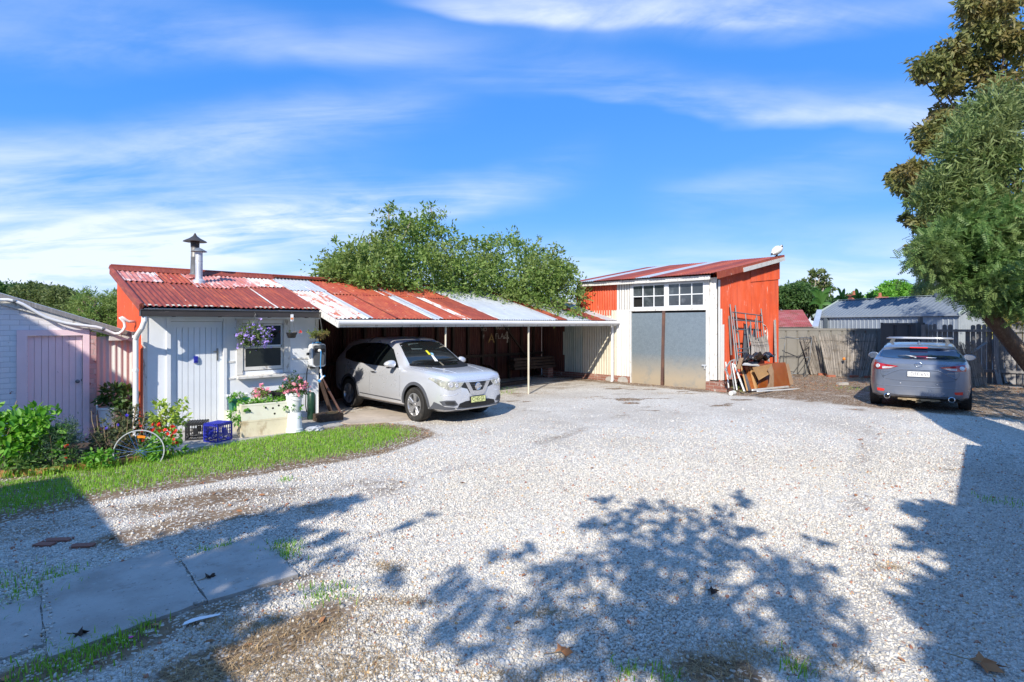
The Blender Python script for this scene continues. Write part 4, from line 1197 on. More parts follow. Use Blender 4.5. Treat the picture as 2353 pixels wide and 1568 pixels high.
for sgn in (1,):
    w = MB()
    for (ua, ub) in ((-1.95, .05), (-1.95, -3.9)):
        a, b = Vector((ua, V0 - .07, zo(-1.95) + .045)), Vector((ub, V0 - .07, zo(min(ub, -.04)) + .045 - (.03 if ub > 0 else 0)))
        d = (b - a)
        w.corr(a, (0, 1, 0), d.normalized(), 3.2, d.length, amp=.010, N=(0, 0, 1))
    rr = w.build('roof', MT['galv'], bo)
    w = MB()
    w.bar((-1.93, V0 - .085, zo(-1.95) + .0), (.03, V0 - .085, zo(-.04) - .015), .02, .07); w.bar((-1.97, V0 - .085, zo(-1.95) + .0), (-3.9, V0 - .085, zo(-3.9)), .02, .07)
    w.build('barge_cap', MT['grey_timber'], rr)
    w = MB()
    w.bar((-1.93, V0 - .045, zo(-1.95) - .085), (.0, V0 - .045, zo(-.04) - .085), .02, .10); w.bar((-1.97, V0 - .045, zo(-1.95) - .085), (-3.9, V0 - .045, zo(-3.9) - .085), .02, .10)
    w.box(-.40, -.05, V0 - .06, V0 + .3, 1.70, 1.78)
    w.build('barge_board', MT['flaky_white'], rr)
z1 = zm((0, 900, 800, 1500), 2091)
pts = []
for x, y in [(-60, 788), (0, 785), (80, 785), (150, 796), (240, 832), (330, 882), (410, 930), (480, 968), (590, 1005), (700, 1032), (800, 1046), (900, 1056), (1000, 1068), (1080, 1088), (1150, 1120), (1200, 1140)]:
    u, z = onv(*z1(x, y), V0 - .12); pts.append((u, V0 - .12, z))
for x, y in [(1245, 1138), (1285, 1110), (1308, 1065), (1300, 1020), (1275, 990), (1256, 972), (1275, 968), (1310, 990), (1345, 1012)]:
    u, z = onv(*z1(x, y), V0 - .16); pts.append((u, V0 - .16, z))
pts.append((-.03, V0 - .15, pts[-1][2]))
w = MB(); w.tube(pts, .026, 10); w.build('conduit', MT['pvc'], bo, True)
for i in (3, 13):
    w = MB(); w.lathe([(.032, -.02), (.032, .02)], 10, pts[i], Matrix.Rotation(math.radians(80), 4, 'Y')); w.build('conduit_clip', MT['galv_pipe'], bo)
w = MB(); w.box(-.09, -.03, V0 - .26, V0 - .18, 1.72, 1.86); w.build('junction_box', MT['galv_pipe'], bo)
lf = ything('corrugated_screen', 'narrow pale corrugated iron screen between outhouse and cottage', 'screen', -.58, .78)
w = MB(); w.corr((-.58, .78, .62), (1, 0, 0), (0, 0, 1), .56, 1.15, N=(0, -1, 0), amp=.009); w.corr((-.55, .80, 0), (1, 0, 0), (0, 0, 1), .53, .66, N=(0, -1, 0), amp=.009)
w.build('sheet', MT['white_corr'], lf)
w = MB(); w.box(-.58, -.02, .83, .87, 1.62, 1.69); w.build('rail', MT['grey_timber'], lf)
# ================================================================== CARS
def carpaint(name, col, metal, rough, flake=.06):
    m, nt, bs = newmat(name)
    v = coordvec(nt)
    n = noise(nt, v, 900, 2)
    c = mixc(nt, mrange(nt, n, .3, .7), tuple(x * (1 - flake) for x in col), tuple(min(1, x * (1 + flake)) for x in col))
    dust = noise(nt, coordvec(nt, 'Object', (1, 1, 1), (2, 3, 4)), 2.2, 6)
    sp = nd(nt, 'ShaderNodeSeparateXYZ'); nt.links.new(v, sp.inputs[0])
    k = mth(nt, 'MULTIPLY', mrange(nt, sp.outputs[2], .75, .2), mrange(nt, dust, .35, .7, 0, .55))
    c = mixc(nt, k, c, (.30, .27, .23))
    nt.links.new(c, bs.inputs['Base Color'])
    bs.inputs['Metallic'].default_value = metal
    nt.links.new(mth(nt, 'ADD', mrange(nt, dust, .3, .7, rough * .85, rough * 1.25), mth(nt, 'MULTIPLY', k, .4)), bs.inputs['Roughness'])
    bs.inputs['Coat Weight'].default_value = .8
    bs.inputs['Coat Roughness'].default_value = .07
    return m
MT['silver_paint'] = carpaint('silver_paint', (.66, .68, .725), .45, .28)
MT['slate_paint'] = carpaint('slate_paint', (.165, .195, .255), .45, .30)
MT['trim_grey'] = pm('trim_grey', (.075, .080, .095), rough=.6, tone=.1)
MT['trim_black'] = pm('trim_black', (.010, .010, .011), rough=.5, tone=.1)
MT['gloss_black'] = pm('gloss_black', (.008, .008, .009), rough=.15, tone=.1)
MT['tyre'] = pm('tyre', (.022, .021, .020), [((.12, .105, .09), 5, .52, .72, (1, 1, 1), .6)], rough=.85, tone=.1)
MT['rim'] = pm('rim', (.50, .50, .51), rough=.32, metal=.75, tone=.05)
MT['chrome'] = pm('chrome', (.72, .73, .76), rough=.12, metal=1., tone=0)
MT['car_glass'] = pm('car_glass', (.010, .013, .014), rough=.04, spec=.8, tone=0)
MT['rear_glass'] = pm('rear_glass', (.012, .03, .075), rough=.04, spec=1., metal=.35, coat=1., tone=0)  # blue base colour stands in for the sky reflected in the glass
MT['lamp_clear'] = pm('lamp_clear', (.52, .52, .44), [((.30, .30, .26), 9, .45, .6), ((.75, .75, .70), 14, .58, .66)], rough=.12, metal=.2, coat=1.)
MT['lamp_red'] = pm('lamp_red', (.42, .008, .012), [((.24, .004, .008), 14, .45, .6)], rough=.12, coat=1., tone=.1)
MT['lamp_white'] = pm('lamp_white', (.68, .68, .70), [((.4, .4, .42), 20, .5, .6)], rough=.15, metal=.3, coat=1.)
MT['bright_red'] = pm('bright_red', (.70, .018, .012), rough=.2, coat=.6, tone=.05)
MT['plate_yellow'] = pm('plate_yellow', (.66, .70, .30), rough=.5, tone=.03)
MT['plate_white'] = pm('plate_white', (.74, .74, .74), rough=.5, tone=.02)
MT['plate_ink'] = pm('plate_ink', (.012, .013, .016), rough=.6, tone=0)
MT['plate_grey_ink'] = pm('plate_grey_ink', (.07, .075, .085), rough=.6, tone=0)
MT['mesh_grille'] = pm('mesh_grille', (.025, .026, .028), rough=.5, tone=.1)
MT['note_yellow'] = pm('note_yellow', (.75, .68, .03), rough=.6, tone=0)
MT['note_blue'] = pm('note_blue', (.25, .50, .66), rough=.6, tone=0)

def pchip(xs, ys, x):
    xs = np.asarray(xs, float); ys = np.asarray(ys, float)
    h = np.diff(xs); d = np.diff(ys) / h
    m = np.zeros(len(xs))
    for i in range(1, len(xs) - 1):
        if d[i - 1] * d[i] > 0:
            w1, w2 = 2 * h[i] + h[i - 1], h[i] + 2 * h[i - 1]
            m[i] = (w1 + w2) / (w1 / d[i - 1] + w2 / d[i])
    m[0] = d[0]; m[-1] = d[-1]
    k = np.clip(np.searchsorted(xs, x) - 1, 0, len(xs) - 2)
    t = (x - xs[k]) / h[k]
    return ((2 * t ** 3 - 3 * t * t + 1) * ys[k] + (t ** 3 - 2 * t * t + t) * h[k] * m[k] + (-2 * t ** 3 + 3 * t * t) * ys[k + 1] + (t ** 3 - t * t) * h[k] * m[k + 1])

class Car:
    """a body lofted through stations; s runs from the front bumper back, y to the left, x forward"""
    def __init__(c, root, spec, paint):
        c.root = root; c.sp = spec
        Lc = spec['len']; c.x0 = spec['front_axle']            # local x = c.x0 - s + wheelbase / 2
        c.xo = c.x0 + spec['wheelbase'] / 2
        S = np.unique(np.concatenate([np.linspace(0, .5, 22) ** 1.5 * (.5 ** -.5), np.linspace(.5, Lc - .5, 70), Lc - (np.linspace(0, .5, 22) ** 1.5 * (.5 ** -.5))]))
        T = {k: pchip(*zip(*v), S) for k, v in spec['tab'].items()}
        rings = []
        for i, s in enumerate(S):
            Wd, zb, zs_, Wt, ze, zt = (T[k][i] for k in ('W', 'zb', 'zs', 'Wt', 'ze', 'zt'))
            hz = zs_ - zb
            r = [(0, zb), (.55 * Wd, zb), (.86 * Wd, zb + .02), (.965 * Wd, zb + .10 * hz), (.99 * Wd, zb + .25 * hz), (1.0 * Wd, zb + .42 * hz), (.995 * Wd, zb + .60 * hz), (.988 * Wd, zb + .76 * hz), (.985 * Wd, zb + .86 * hz), (.955 * Wd, zb + .95 * hz), (.935 * Wd, zs_)]
            g = [.935 * Wd, zs_]
            for t in (.33, .66):
                bow = .02 * math.sin(math.pi * t) * (ze - zs_) / .5
                r.append((g[0] + (Wt - g[0]) * t + bow, zs_ + (ze - zs_) * t))
            r += [(Wt, ze), (.955 * Wt, ze + .50 * (zt - ze)), (.84 * Wt, ze + .78 * (zt - ze)), (.55 * Wt, ze + .94 * (zt - ze)), (.27 * Wt, ze + .985 * (zt - ze)), (0, zt)]
            rings.append(r)
        k = len(rings[0])
        vs, fs = [], []
        full = 2 * k - 2
        for i, r in enumerate(rings):
            x = c.xo - S[i]
            ring = [(x, y, z) for y, z in r] + [(x, -y, z) for y, z in r[-2:0:-1]]
            vs += ring
        for i in range(len(rings) - 1):
            for j in range(full):
                j2 = (j + 1) % full
                fs.append((i * full + j, i * full + j2, (i + 1) * full + j2, (i + 1) * full + j))
        fs.append(tuple(range(full))[::-1]); fs.append(tuple((len(rings) - 1) * full + j for j in range(full)))
        c.bvh = BVHTree.FromPolygons([Vector(v) for v in vs], [tuple(f) for f in fs])
        o = mesh_obj('body', vs, fs, [MT[paint], MT['trim_black']], root, True)
        # wheel arches
        ra = spec['arch']
        cuts = []
        for sx in (spec['wheelbase'] / 2, -spec['wheelbase'] / 2):
            for sy in (-1, 1):
                mb = MB()
                mb.lathe([(ra, -.30), (ra, .30)], 40, (sx, sy * (spec['halfw'] - .06), spec['wheel_r']), Matrix.Rotation(math.radians(90), 4, 'X'))
                q = mb.build('cut', MT['trim_black'], root)
                cuts.append(q)
                md = o.modifiers.new('cut', 'BOOLEAN'); md.object = q; md.operation = 'DIFFERENCE'; md.solver = 'EXACT'
        bpy.context.view_layer.update()
        dg = bpy.context.evaluated_depsgraph_get()
        nm = bpy.data.meshes.new_from_object(o.evaluated_get(dg))
        o.modifiers.clear()
        o.data = nm
        nm.name = 'body'
        nm.materials.clear(); nm.materials.append(MT[paint]); nm.materials.append(MT['trim_black'])
        mi = []
        for p in nm.polygons:
            cx, cy, cz = p.center
            ins = any(math.hypot(cx - sx, cz - spec['wheel_r']) < ra * 1.002 and abs(cy) > spec['halfw'] - .37 for sx in (spec['wheelbase'] / 2, -spec['wheelbase'] / 2))
            low = p.normal.z < -.85 and cz < .35
            mi.append(1 if ins or low else 0)
        nm.polygons.foreach_set('material_index', mi)
        nm.polygons.foreach_set('use_smooth', [True] * len(mi))
        nm.set_sharp_from_angle(angle=math.radians(38))
        for q in cuts:
            bpy.data.objects.remove(q)
        c.body = o
    def hit(c, view, a, b):
        """point on the body seen along view, at (a, b): side views take (x, z), ends take (y, z), top takes (x, y)"""
        if view in ('L', 'R'):
            sg = 1 if view == 'L' else -1
            o_, d = Vector((a, sg * 3, b)), Vector((0, -sg, 0))
        elif view in ('F', 'B'):
            sg = 1 if view == 'F' else -1
            o_, d = Vector((sg * 5, a, b)), Vector((-sg, 0, 0))
        else:
            o_, d = Vector((a, b, 4)), Vector((0, 0, -1))
        p, n, _, _ = c.bvh.ray_cast(o_, d)
        if p is None:
            return None, None
        if n.dot(d) > 0:
            n = -n
        return p, n
    def patch(c, name, view, poly, mat, off=.005, grid=.045, parent=None, skirt=True, thick=.0):
        """a piece of trim, glass or lamp shaped to the body"""
        poly = [Vector((p[0], p[1])) for p in poly]
        xs = [p.x for p in poly]; ys = [p.y for p in poly]
        cells = {}
        def clip(pl, ax, val, keep_less):
            out = []
            for i in range(len(pl)):
                a, b = pl[i - 1], pl[i]
                ina = (a[ax] <= val) if keep_less else (a[ax] >= val)
                inb = (b[ax] <= val) if keep_less else (b[ax] >= val)
                if ina != inb:
                    t = (val - a[ax]) / (b[ax] - a[ax]); out.append(a.lerp(b, t))
                if inb:
                    out.append(b)
            return out
        vid, V, Fc = {}, [], []
        def vi(p):
            key = (round(p.x, 4), round(p.y, 4))
            if key not in vid:
                q, n = c.hit(view, p.x, p.y)
                if q is None:
                    return None
                vid[key] = len(V)
                V.append(q + n * off)
            return vid[key]
        nx_ = max(1, int((max(xs) - min(xs)) / grid)); ny_ = max(1, int((max(ys) - min(ys)) / grid))
        for i in range(nx_):
            xa, xb = min(xs) + (max(xs) - min(xs)) * i / nx_, min(xs) + (max(xs) - min(xs)) * (i + 1) / nx_
            colp = clip(clip(poly, 0, xb, True), 0, xa, False)
            if len(colp) < 3:
                continue
            for j in range(ny_):
                ya, yb = min(ys) + (max(ys) - min(ys)) * j / ny_, min(ys) + (max(ys) - min(ys)) * (j + 1) / ny_
                cp_ = clip(clip(colp, 1, yb, True), 1, ya, False)
                if len(cp_) < 3:
                    continue
                ids = [vi(p) for p in cp_]
                if None in ids:
                    continue
                ids = [a for k_, a in enumerate(ids) if a != ids[k_ - 1]]
                if len(ids) >= 3 and len(set(ids)) == len(ids):
                    Fc.append(tuple(ids))
        if not Fc:
            return None
        # face outward
        vd = {'L': Vector((0, 1, 0)), 'R': Vector((0, -1, 0)), 'F': Vector((1, 0, 0)), 'B': Vector((-1, 0, 0)), 'T': Vector((0, 0, 1))}[view]
        f0 = Fc[len(Fc) // 2]
        nn = (V[f0[1]] - V[f0[0]]).cross(V[f0[2]] - V[f0[0]])
        if nn.dot(vd) < 0:
            Fc = [f[::-1] for f in Fc]
        if skirt:
            cnt = {}
            for f in Fc:
                for k_ in range(len(f)):
                    e = (f[k_], f[(k_ + 1) % len(f)])
                    cnt[e] = 1
            low = {}
            for (a, b) in list(cnt):
                if (b, a) in cnt:
                    continue
                for q in (a, b):
                    if q not in low:
                        low[q] = len(V); V.append(V[q] - vd * (off + .004))
                Fc.append((b, a, low[a], low[b]))
        o = mesh_obj(name, V, Fc, MT[mat], parent or c.root, True)
        o.data.set_sharp_from_angle(angle=math.radians(50))
        return o
    def line(c, name, view, pts, wd, mat, off=.003, parent=None, n=24):
        """a shut line or rubbing strip along the body"""
        P = []
        for a, b in zip(pts[:-1], pts[1:]):
            m_ = max(2, int(math.hypot(b[0] - a[0], b[1] - a[1]) / .05))
            for k in range(m_):
                P.append((a[0] + (b[0] - a[0]) * k / m_, a[1] + (b[1] - a[1]) * k / m_))
        P.append(pts[-1])
        Q = []
        for p in P:
            q, nn = c.hit(view, *p)
            if q is not None:
                Q.append(q + nn * (off - wd * .5))
        mb = MB(); mb.tube(Q, wd * .5, 6)
        return mb.build(name, MT[mat], parent or c.body, True)
    def wheel(c, sx, sy, spokes, width, style):
        r = c.sp['wheel_r']; rr = c.sp['rim_r']
        yc = sy * (c.sp['track'] / 2)
        t = MB()
        M = Matrix.Rotation(math.radians(-90 * sy), 4, 'X')
        w2 = width / 2
        t.lathe([(rr, -w2 * .9), (rr + .02, -w2), (r - .03, -w2), (r - .008, -w2 * .86), (r, -w2 * .6), (r, w2 * .6), (r - .008, w2 * .86), (r - .03, w2), (rr + .02, w2), (rr, w2 * .9), (rr - .02, w2 * .75)], 44, (sx, yc, r), M, capb=True, capt=False)
        for k in range(4):                                        # tread grooves
            zz_ = (-.42 + .28 * k) * width
            t.lathe([(r + .0012, zz_ - .006), (r + .0012, zz_ + .006)], 44, (sx, yc, r), M, mi=1, capb=False, capt=False)
        ty = t.build('wheel', [MT['tyre'], MT['trim_black']], c.root, True, 35)
        q = MB()
        q.lathe([(rr, w2 * .88), (rr + .004, w2 * .98), (rr - .012, w2 * .98), (rr - .022, w2 * .80), (rr - .03, -w2 * .3)], 40, (sx, yc, r), M, capb=False, capt=False)
        for k in range(spokes):
            a = 2 * math.pi * k / spokes + .2
            for da in ((-.17, .17) if style == 'V' else (0,)):
                a2 = a + da * .95
                p0 = Vector((.055 * math.cos(a + da * .4), .055 * math.sin(a + da * .4), w2 * .78)); p1 = Vector(((rr - .012) * math.cos(a2), (rr - .012) * math.sin(a2), w2 * .88))
                d = (p1 - p0); sd = Vector((-d.y, d.x, 0)).normalized()
                vs = []
                for p, hw in ((p0, .024), (p1, .030)):
                    vs += [p - sd * hw, p + sd * hw, p + sd * hw * .6 + Vector((0, 0, .012)), p - sd * hw * .6 + Vector((0, 0, .012)), p - sd * hw + Vector((0, 0, -.03)), p + sd * hw + Vector((0, 0, -.03))]
                vs = [(M @ v) + Vector((sx, yc, r)) for v in vs]
                q.add(vs, [(0, 3, 9, 6), (3, 2, 8, 9), (2, 1, 7, 8), (4, 0, 6, 10), (1, 5, 11, 7)])
        q.lathe([(.075, w2 * .70), (.07, w2 * .84), (.03, w2 * .87), (.028, w2 * .89)], 18, (sx, yc, r), M)
        q.build('rim', MT['rim'], ty, True, 35)
        d = MB(); d.lathe([(rr - .03, -w2 * .32), (rr - .03, -w2 * .30)], 24, (sx, yc, r), M); d.lathe([(rr * .68, w2 * .05), (rr * .68, w2 * .10)], 24, (sx, yc, r), M, mi=1)
        d.build('brake', [MT['trim_black'], MT['grey_steel']], ty)

# ------------------------------------------------------------------ silver car
p_f, p_r = gg(953, 969), gg(801, 936)
ctr = (p_f + p_r) / 2
fw = Vector((.705, -.709, 0))
lf_ = Vector((-fw.y, fw.x, 0))
suv_o = ctr + lf_ * .90
suv = thing('parked_car', 'silver family car with a chrome grille parked half under the carport roof', 'car', (suv_o.x, suv_o.y, float(gz(suv_o.x, suv_o.y)) - .008), math.atan2(fw.y, fw.x), 'parked cars')
suv.scale = (1.0, 1.0, 1.0)
LS = 4.64
spec = dict(len=LS, front_axle=.93, wheelbase=2.705, halfw=.91, wheel_r=.352, rim_r=.232, arch=.405, track=1.60, tab=dict(
    W=[(0, .44), (.02, .57), (.06, .68), (.15, .775), (.30, .84), (.55, .885), (.95, .905), (1.6, .908), (3.2, .908), (3.7, .90), (4.2, .865), (4.45, .82), (4.58, .74), (LS, .62)],
    zb=[(0, .34), (.05, .27), (.3, .24), (.6, .235), (3.9, .25), (4.3, .30), (LS, .42)],
    zs=[(0, .84), (.06, .90), (.25, .965), (.6, 1.00), (1.0, 1.03), (1.35, 1.045), (2.2, 1.06), (3.2, 1.10), (3.9, 1.15), (4.35, 1.17), (LS, 1.08)],
    Wt=[(0, .36), (.06, .58), (.25, .70), (.6, .765), (1.0, .79), (1.30, .80), (1.62, .73), (2.0, .645), (2.25, .62), (3.2, .615), (3.9, .59), (4.3, .58), (4.5, .58), (LS, .55)],
    ze=[(0, .855), (.06, .925), (.25, .99), (.6, 1.03), (1.0, 1.06), (1.30, 1.075), (1.62, 1.265), (2.0, 1.50), (2.25, 1.595), (2.7, 1.635), (3.3, 1.62), (3.9, 1.56), (4.2, 1.50), (4.42, 1.36), (4.56, 1.20), (LS, 1.10)],
    zt=[(0, .87), (.06, .945), (.25, 1.015), (.6, 1.065), (1.0, 1.105), (1.30, 1.13), (1.62, 1.33), (2.0, 1.575), (2.25, 1.66), (2.7, 1.705), (3.3, 1.69), (3.9, 1.625), (4.25, 1.555), (4.42, 1.40), (4.56, 1.22), (LS, 1.11)]))
c = Car(suv, spec, 'silver_paint')
X = lambda s: c.xo - s
for sx in (1, -1):
    for sy in (1, -1):
        c.wheel(sx * spec['wheelbase'] / 2, sy, 5, .225, 'V')
# arch trims and sills
for sx in (spec['wheelbase'] / 2, -spec['wheelbase'] / 2):
    for v in ('R', 'L'):
        pts = [(sx + r_ * math.cos(a), spec['wheel_r'] + r_ * math.sin(a)) for r_, rg in ((.465, np.linspace(-.12, math.pi + .12, 26)), (.403, np.linspace(math.pi + .12, -.12, 26))) for a in rg]
        c.patch('arch_trim', v, pts, 'trim_grey', .010, .06)
for v in ('R', 'L'):
    c.patch('sill_trim', v, [(X(1.42), .27), (X(3.16), .27), (X(3.14), .42), (X(1.44), .40)], 'trim_grey', .012, .1)
    # glass, in one black surround
    c.patch('window_surround', v, [(X(1.585), 1.068), (X(2.66), 1.082), (X(3.5), 1.118), (X(3.97), 1.185), (X(4.06), 1.32), (X(3.87), 1.475), (X(3.4), 1.545), (X(2.66), 1.572), (X(2.32), 1.552), (X(2.03), 1.44)], 'gloss_black', .0025)
    gl = [(X(1.60), 1.075), (X(2.64), 1.09), (X(2.64), 1.555), (X(2.33), 1.535), (X(2.05), 1.43)]
    c.patch('side_window', v, gl, 'car_glass', .004)
    c.patch('side_window', v, [(X(2.68), 1.092), (X(3.45), 1.125), (X(3.59), 1.30), (X(3.39), 1.53), (X(2.68), 1.555)], 'car_glass', .004)
    c.patch('side_window', v, [(X(3.52), 1.135), (X(3.93), 1.19), (X(4.02), 1.32), (X(3.86), 1.46), (X(3.45), 1.515), (X(3.63), 1.30)], 'car_glass', .004)
    c.line('chrome_strip', v, [(X(1.56), 1.060), (X(2.66), 1.078), (X(3.5), 1.115), (X(4.0), 1.185)], .014, 'chrome', .004)
    # shut lines
    c.line('door_seam', v, [(X(1.50), 1.02), (X(1.46), .80), (X(1.47), .43)], .009, 'trim_black', .0015)
    c.line('door_seam', v, [(X(2.66), 1.05), (X(2.68), .75), (X(2.70), .43)], .009, 'trim_black', .0015)
    c.line('door_seam', v, [(X(3.62), 1.12), (X(3.60), .9), (X(3.40), .72), (X(3.20), .55), (X(3.14), .43)], .009, 'trim_black', .0015)
    for s in (2.50, 3.45):
        q, n_ = c.hit(v, X(s), .93)
        sg = 1 if v == 'L' else -1
        mb = MB(); mb.tube([q + Vector((.10, sg * .005, 0)), q + Vector((.08, sg * .03, .004)), q + Vector((-.08, sg * .03, .004)), q + Vector((-.10, sg * .005, 0))], .012, 8)
        mb.build('door_handle', MT['chrome'], suv, True)
    # mirror
    q, n_ = c.hit(v, X(1.72), 1.09)
    sg = 1 if v == 'L' else -1
    mb = MB()
    bm = bmesh.new(); bmesh.ops.create_uvsphere(bm, u_segments=20, v_segments=12, radius=1)
    cc = q + Vector((.02, sg * .16, .055))
    vs = []
    for vv in bm.verts:
        p = vv.co
        x_ = p.x * (.085 if p.x > 0 else .05); vs.append(cc + Vector((x_ + .02 * p.y * -sg, p.y * .135, p.z * .088 * (1 - .25 * (p.y * sg + .2)))))
    mb.add(vs, [[w_.index for w_ in f.verts] for f in bm.faces]); bm.free()
    mo = mb.build('mirror', MT['silver_paint'], suv, True)
    mb = MB(); mb.bar(q + Vector((0, -sg * .01, -.01)), cc + Vector((0, -sg * .05, -.06)), .05, .035); mb.bar(cc + Vector((.0, -sg * .10, -.075)), cc + Vector((.0, sg * .06, -.078)), .10, .018)
    mb.build('mirror_foot', MT['trim_black'], mo)
    c.patch('mirror_sail', v, [(X(1.60), 1.085), (X(1.86), 1.09), (X(1.86), 1.20)], 'trim_black', .007)
# windscreen (seen from the front) and the black surround
ws = [(-.70, 1.135), (-.35, 1.105), (0, 1.098), (.35, 1.105), (.70, 1.135), (.655, 1.30), (.555, 1.56), (.30, 1.60), (0, 1.612), (-.30, 1.60), (-.555, 1.56), (-.655, 1.30)]
c.patch('windscreen', 'F', ws, 'car_glass', .004, .06)
wso = c.patch('cowl_panel', 'F', [(-.74, 1.112), (-.35, 1.078), (0, 1.072), (.35, 1.078), (.74, 1.112), (.70, 1.145), (.35, 1.115), (0, 1.108), (-.35, 1.115), (-.70, 1.145)], 'trim_black', .007, .06)
for a, b in (((.52, 1.125), (-.02, 1.165)), ((-.14, 1.12), (-.62, 1.17))):
    c.line('wiper', 'F', [a, b], .016, 'trim_black', .016, parent=suv)
# what hangs and lies behind the glass, near it
c.patch('parking_note', 'F', [(-.02, 1.165), (.06, 1.165), (.055, 1.30), (.0, 1.30)], 'card_white', .0055, .1)
c.patch('parking_note', 'F', [(.02, 1.305), (.09, 1.305), (.085, 1.345), (.03, 1.35)], 'note_blue', .0055, .1)
c.patch('parking_note', 'F', [(-.05, 1.31), (.01, 1.31), (.0, 1.40), (-.055, 1.40)], 'note_yellow', .0055, .1)
MT['visor_grey'] = pm('visor_grey', (.10, .13, .13), rough=.2, tone=.1, spec=.8)
c.patch('rear_mirror_shade', 'F', [(-.38, 1.43), (-.10, 1.43), (-.08, 1.56), (-.36, 1.55)], 'visor_grey', .0052, .1)
MT['dash_grey'] = pm('dash_grey', (.040, .048, .050), rough=.3, tone=.3)
c.patch('dashboard', 'F', [(-.62, 1.145), (0, 1.115), (.62, 1.145), (.60, 1.178), (0, 1.150), (-.60, 1.178)], 'dash_grey', .0050, .1)
# bonnet shut line and creases
for sg in (1, -1):
    c.line('bonnet_seam', 'T', [(X(1.25), sg * .775), (X(.8), sg * .765), (X(.35), sg * .70), (X(.16), sg * .60)], .009, 'trim_black', .001)
    c.line('bonnet_crease', 'T', [(X(1.2), sg * .50), (X(.75), sg * .46), (X(.22), sg * .36)], .030, 'silver_paint', .006)
c.line('bonnet_seam', 'F', [(-.62, .872), (-.3, .855), (0, .850), (.3, .855), (.62, .872)], .010, 'trim_black', .001)
# lamps
for sg in (1, -1):
    hp = [(.36 * sg, .835), (.56 * sg, .845), (.76 * sg, .895), (.842 * sg, .935), (.86 * sg, .90), (.80 * sg, .78), (.70 * sg, .70), (.60 * sg, .69), (.45 * sg, .74)]
    hl = c.patch('headlight', 'F', hp, 'lamp_clear', .008, .04)
    c.line('lamp_edge', 'F', [(.37 * sg, .825), (.45 * sg, .745), (.60 * sg, .695), (.70 * sg, .705), (.80 * sg, .785)], .016, 'lamp_white', .010, parent=hl)
    for (yy, zz_, r_) in ((.53, .785, .045), (.65, .80, .055)):
        q, n_ = c.hit('F', sg * yy, zz_)
        mb = MB(); mb.lathe([(r_, -.012), (r_, .003), (r_ * .72, .006), (r_ * .6, .001)], 18, q + n_ * .009, n_.to_track_quat('Z', 'Y').to_matrix().to_4x4()); mb.build('lamp_lens', MT['lamp_white'], hl, True)
    fp = [(.50 * sg, .40), (.60 * sg, .375), (.76 * sg, .40), (.80 * sg, .475), (.72 * sg, .50), (.57 * sg, .49)]
    fo = c.patch('fog_light', 'F', fp, 'trim_grey', .012, .05)
    fi = [(.55 * sg, .42), (.61 * sg, .405), (.72 * sg, .42), (.745 * sg, .465), (.70 * sg, .48), (.59 * sg, .47)]
    c.patch('fog_grille', 'F', fi, 'mesh_grille', .016, .05, parent=fo)
# grille: dark mesh, the V of chrome, and the round badge with its bar
gr = c.patch('grille', 'F', [(-.40, .835), (0, .825), (.40, .835), (.42, .74), (.27, .70), (.20, .60), (0, .585), (-.20, .60), (-.27, .70), (-.42, .74)], 'mesh_grille', .006, .04)
for k in range(5):
    z = .62 + .045 * k
    hw = .16 + .05 * k
    c.line('grille_bar', 'F', [(-hw, z), (0, z - .006), (hw, z)], .010, 'gloss_black', .012, parent=gr)
vv_ = [(.335, .832), (.235, .83), (.13, .655), (.0, .645), (-.13, .655), (-.235, .83), (-.335, .832), (-.185, .585), (-.12, .560), (.0, .553), (.12, .560), (.185, .585)]
c.patch('chrome_vee', 'F', vv_, 'chrome', .020, .04)
q, n_ = c.hit('F', 0, .735)
Mq = n_.to_track_quat('Z', 'Y').to_matrix().to_4x4()
mb = MB(); mb.lathe([(.078, 0), (.080, .012), (.072, .018), (.060, .016), (.058, .004)], 28, q + n_ * .014, Mq)
bp = basis(q + n_ * .030, (0, 1, 0), Vector((0, 0, 1)))
mb.box(-.095, .095, -.016, .016, -.004, .008, M=bp)
mb.build('badge', MT['chrome'], suv, True, 40)
# lower air intake, bumper lip
c.patch('air_intake', 'F', [(-.46, .42), (-.30, .455), (.30, .455), (.46, .42), (.50, .345), (.30, .335), (-.30, .335), (-.50, .345)], 'trim_black', .008, .05)
c.patch('lower_trim', 'F', [(-.84, .46), (-.74, .375), (-.50, .335), (0, .335), (.50, .335), (.74, .375), (.84, .46), (.85, .26), (.5, .245), (0, .245), (-.5, .245), (-.85, .26)], 'trim_grey', .012, .06)
c.line('bumper_strip', 'F', [(-.55, .315), (-.3, .303), (0, .30), (.3, .303), (.55, .315)], .030, 'rim', .018, parent=suv)
c.line('bumper_crease', 'F', [(.50, .62), (.64, .585), (.80, .60)], .02, 'silver_paint', .006)
c.line('bumper_crease', 'F', [(-.50, .62), (-.64, .585), (-.80, .60)], .02, 'silver_paint', .006)
# plate
q, n_ = c.hit('F', 0, .475)
pxx = q.x + .030
mb = MB(); mb.box(pxx - .05, pxx + .004, -.200, .200, .412, .538); pl = mb.build('plate_holder', MT['trim_black'], suv)
mb = MB(); mb.box(pxx + .0042, pxx + .008, -.188, .188, .418, .532); mb.build('number_plate', MT['plate_yellow'], pl)
text('plate_text', 'CI·65·GL', .108, basis((pxx + .0085, 0, .484), (0, 1, 0), (0, 0, 1)), MT['plate_ink'], pl, .001, (.86, 1.0))
text('plate_text', 'NEW SOUTH WALES', .024, basis((pxx + .0085, 0, .430), (0, 1, 0), (0, 0, 1)), MT['plate_ink'], pl, .001)
mb = MB(); mb.box(X(4.2), X(.5), -.70, .70, .26, .40); mb.build('underbody', MT['trim_black'], suv)
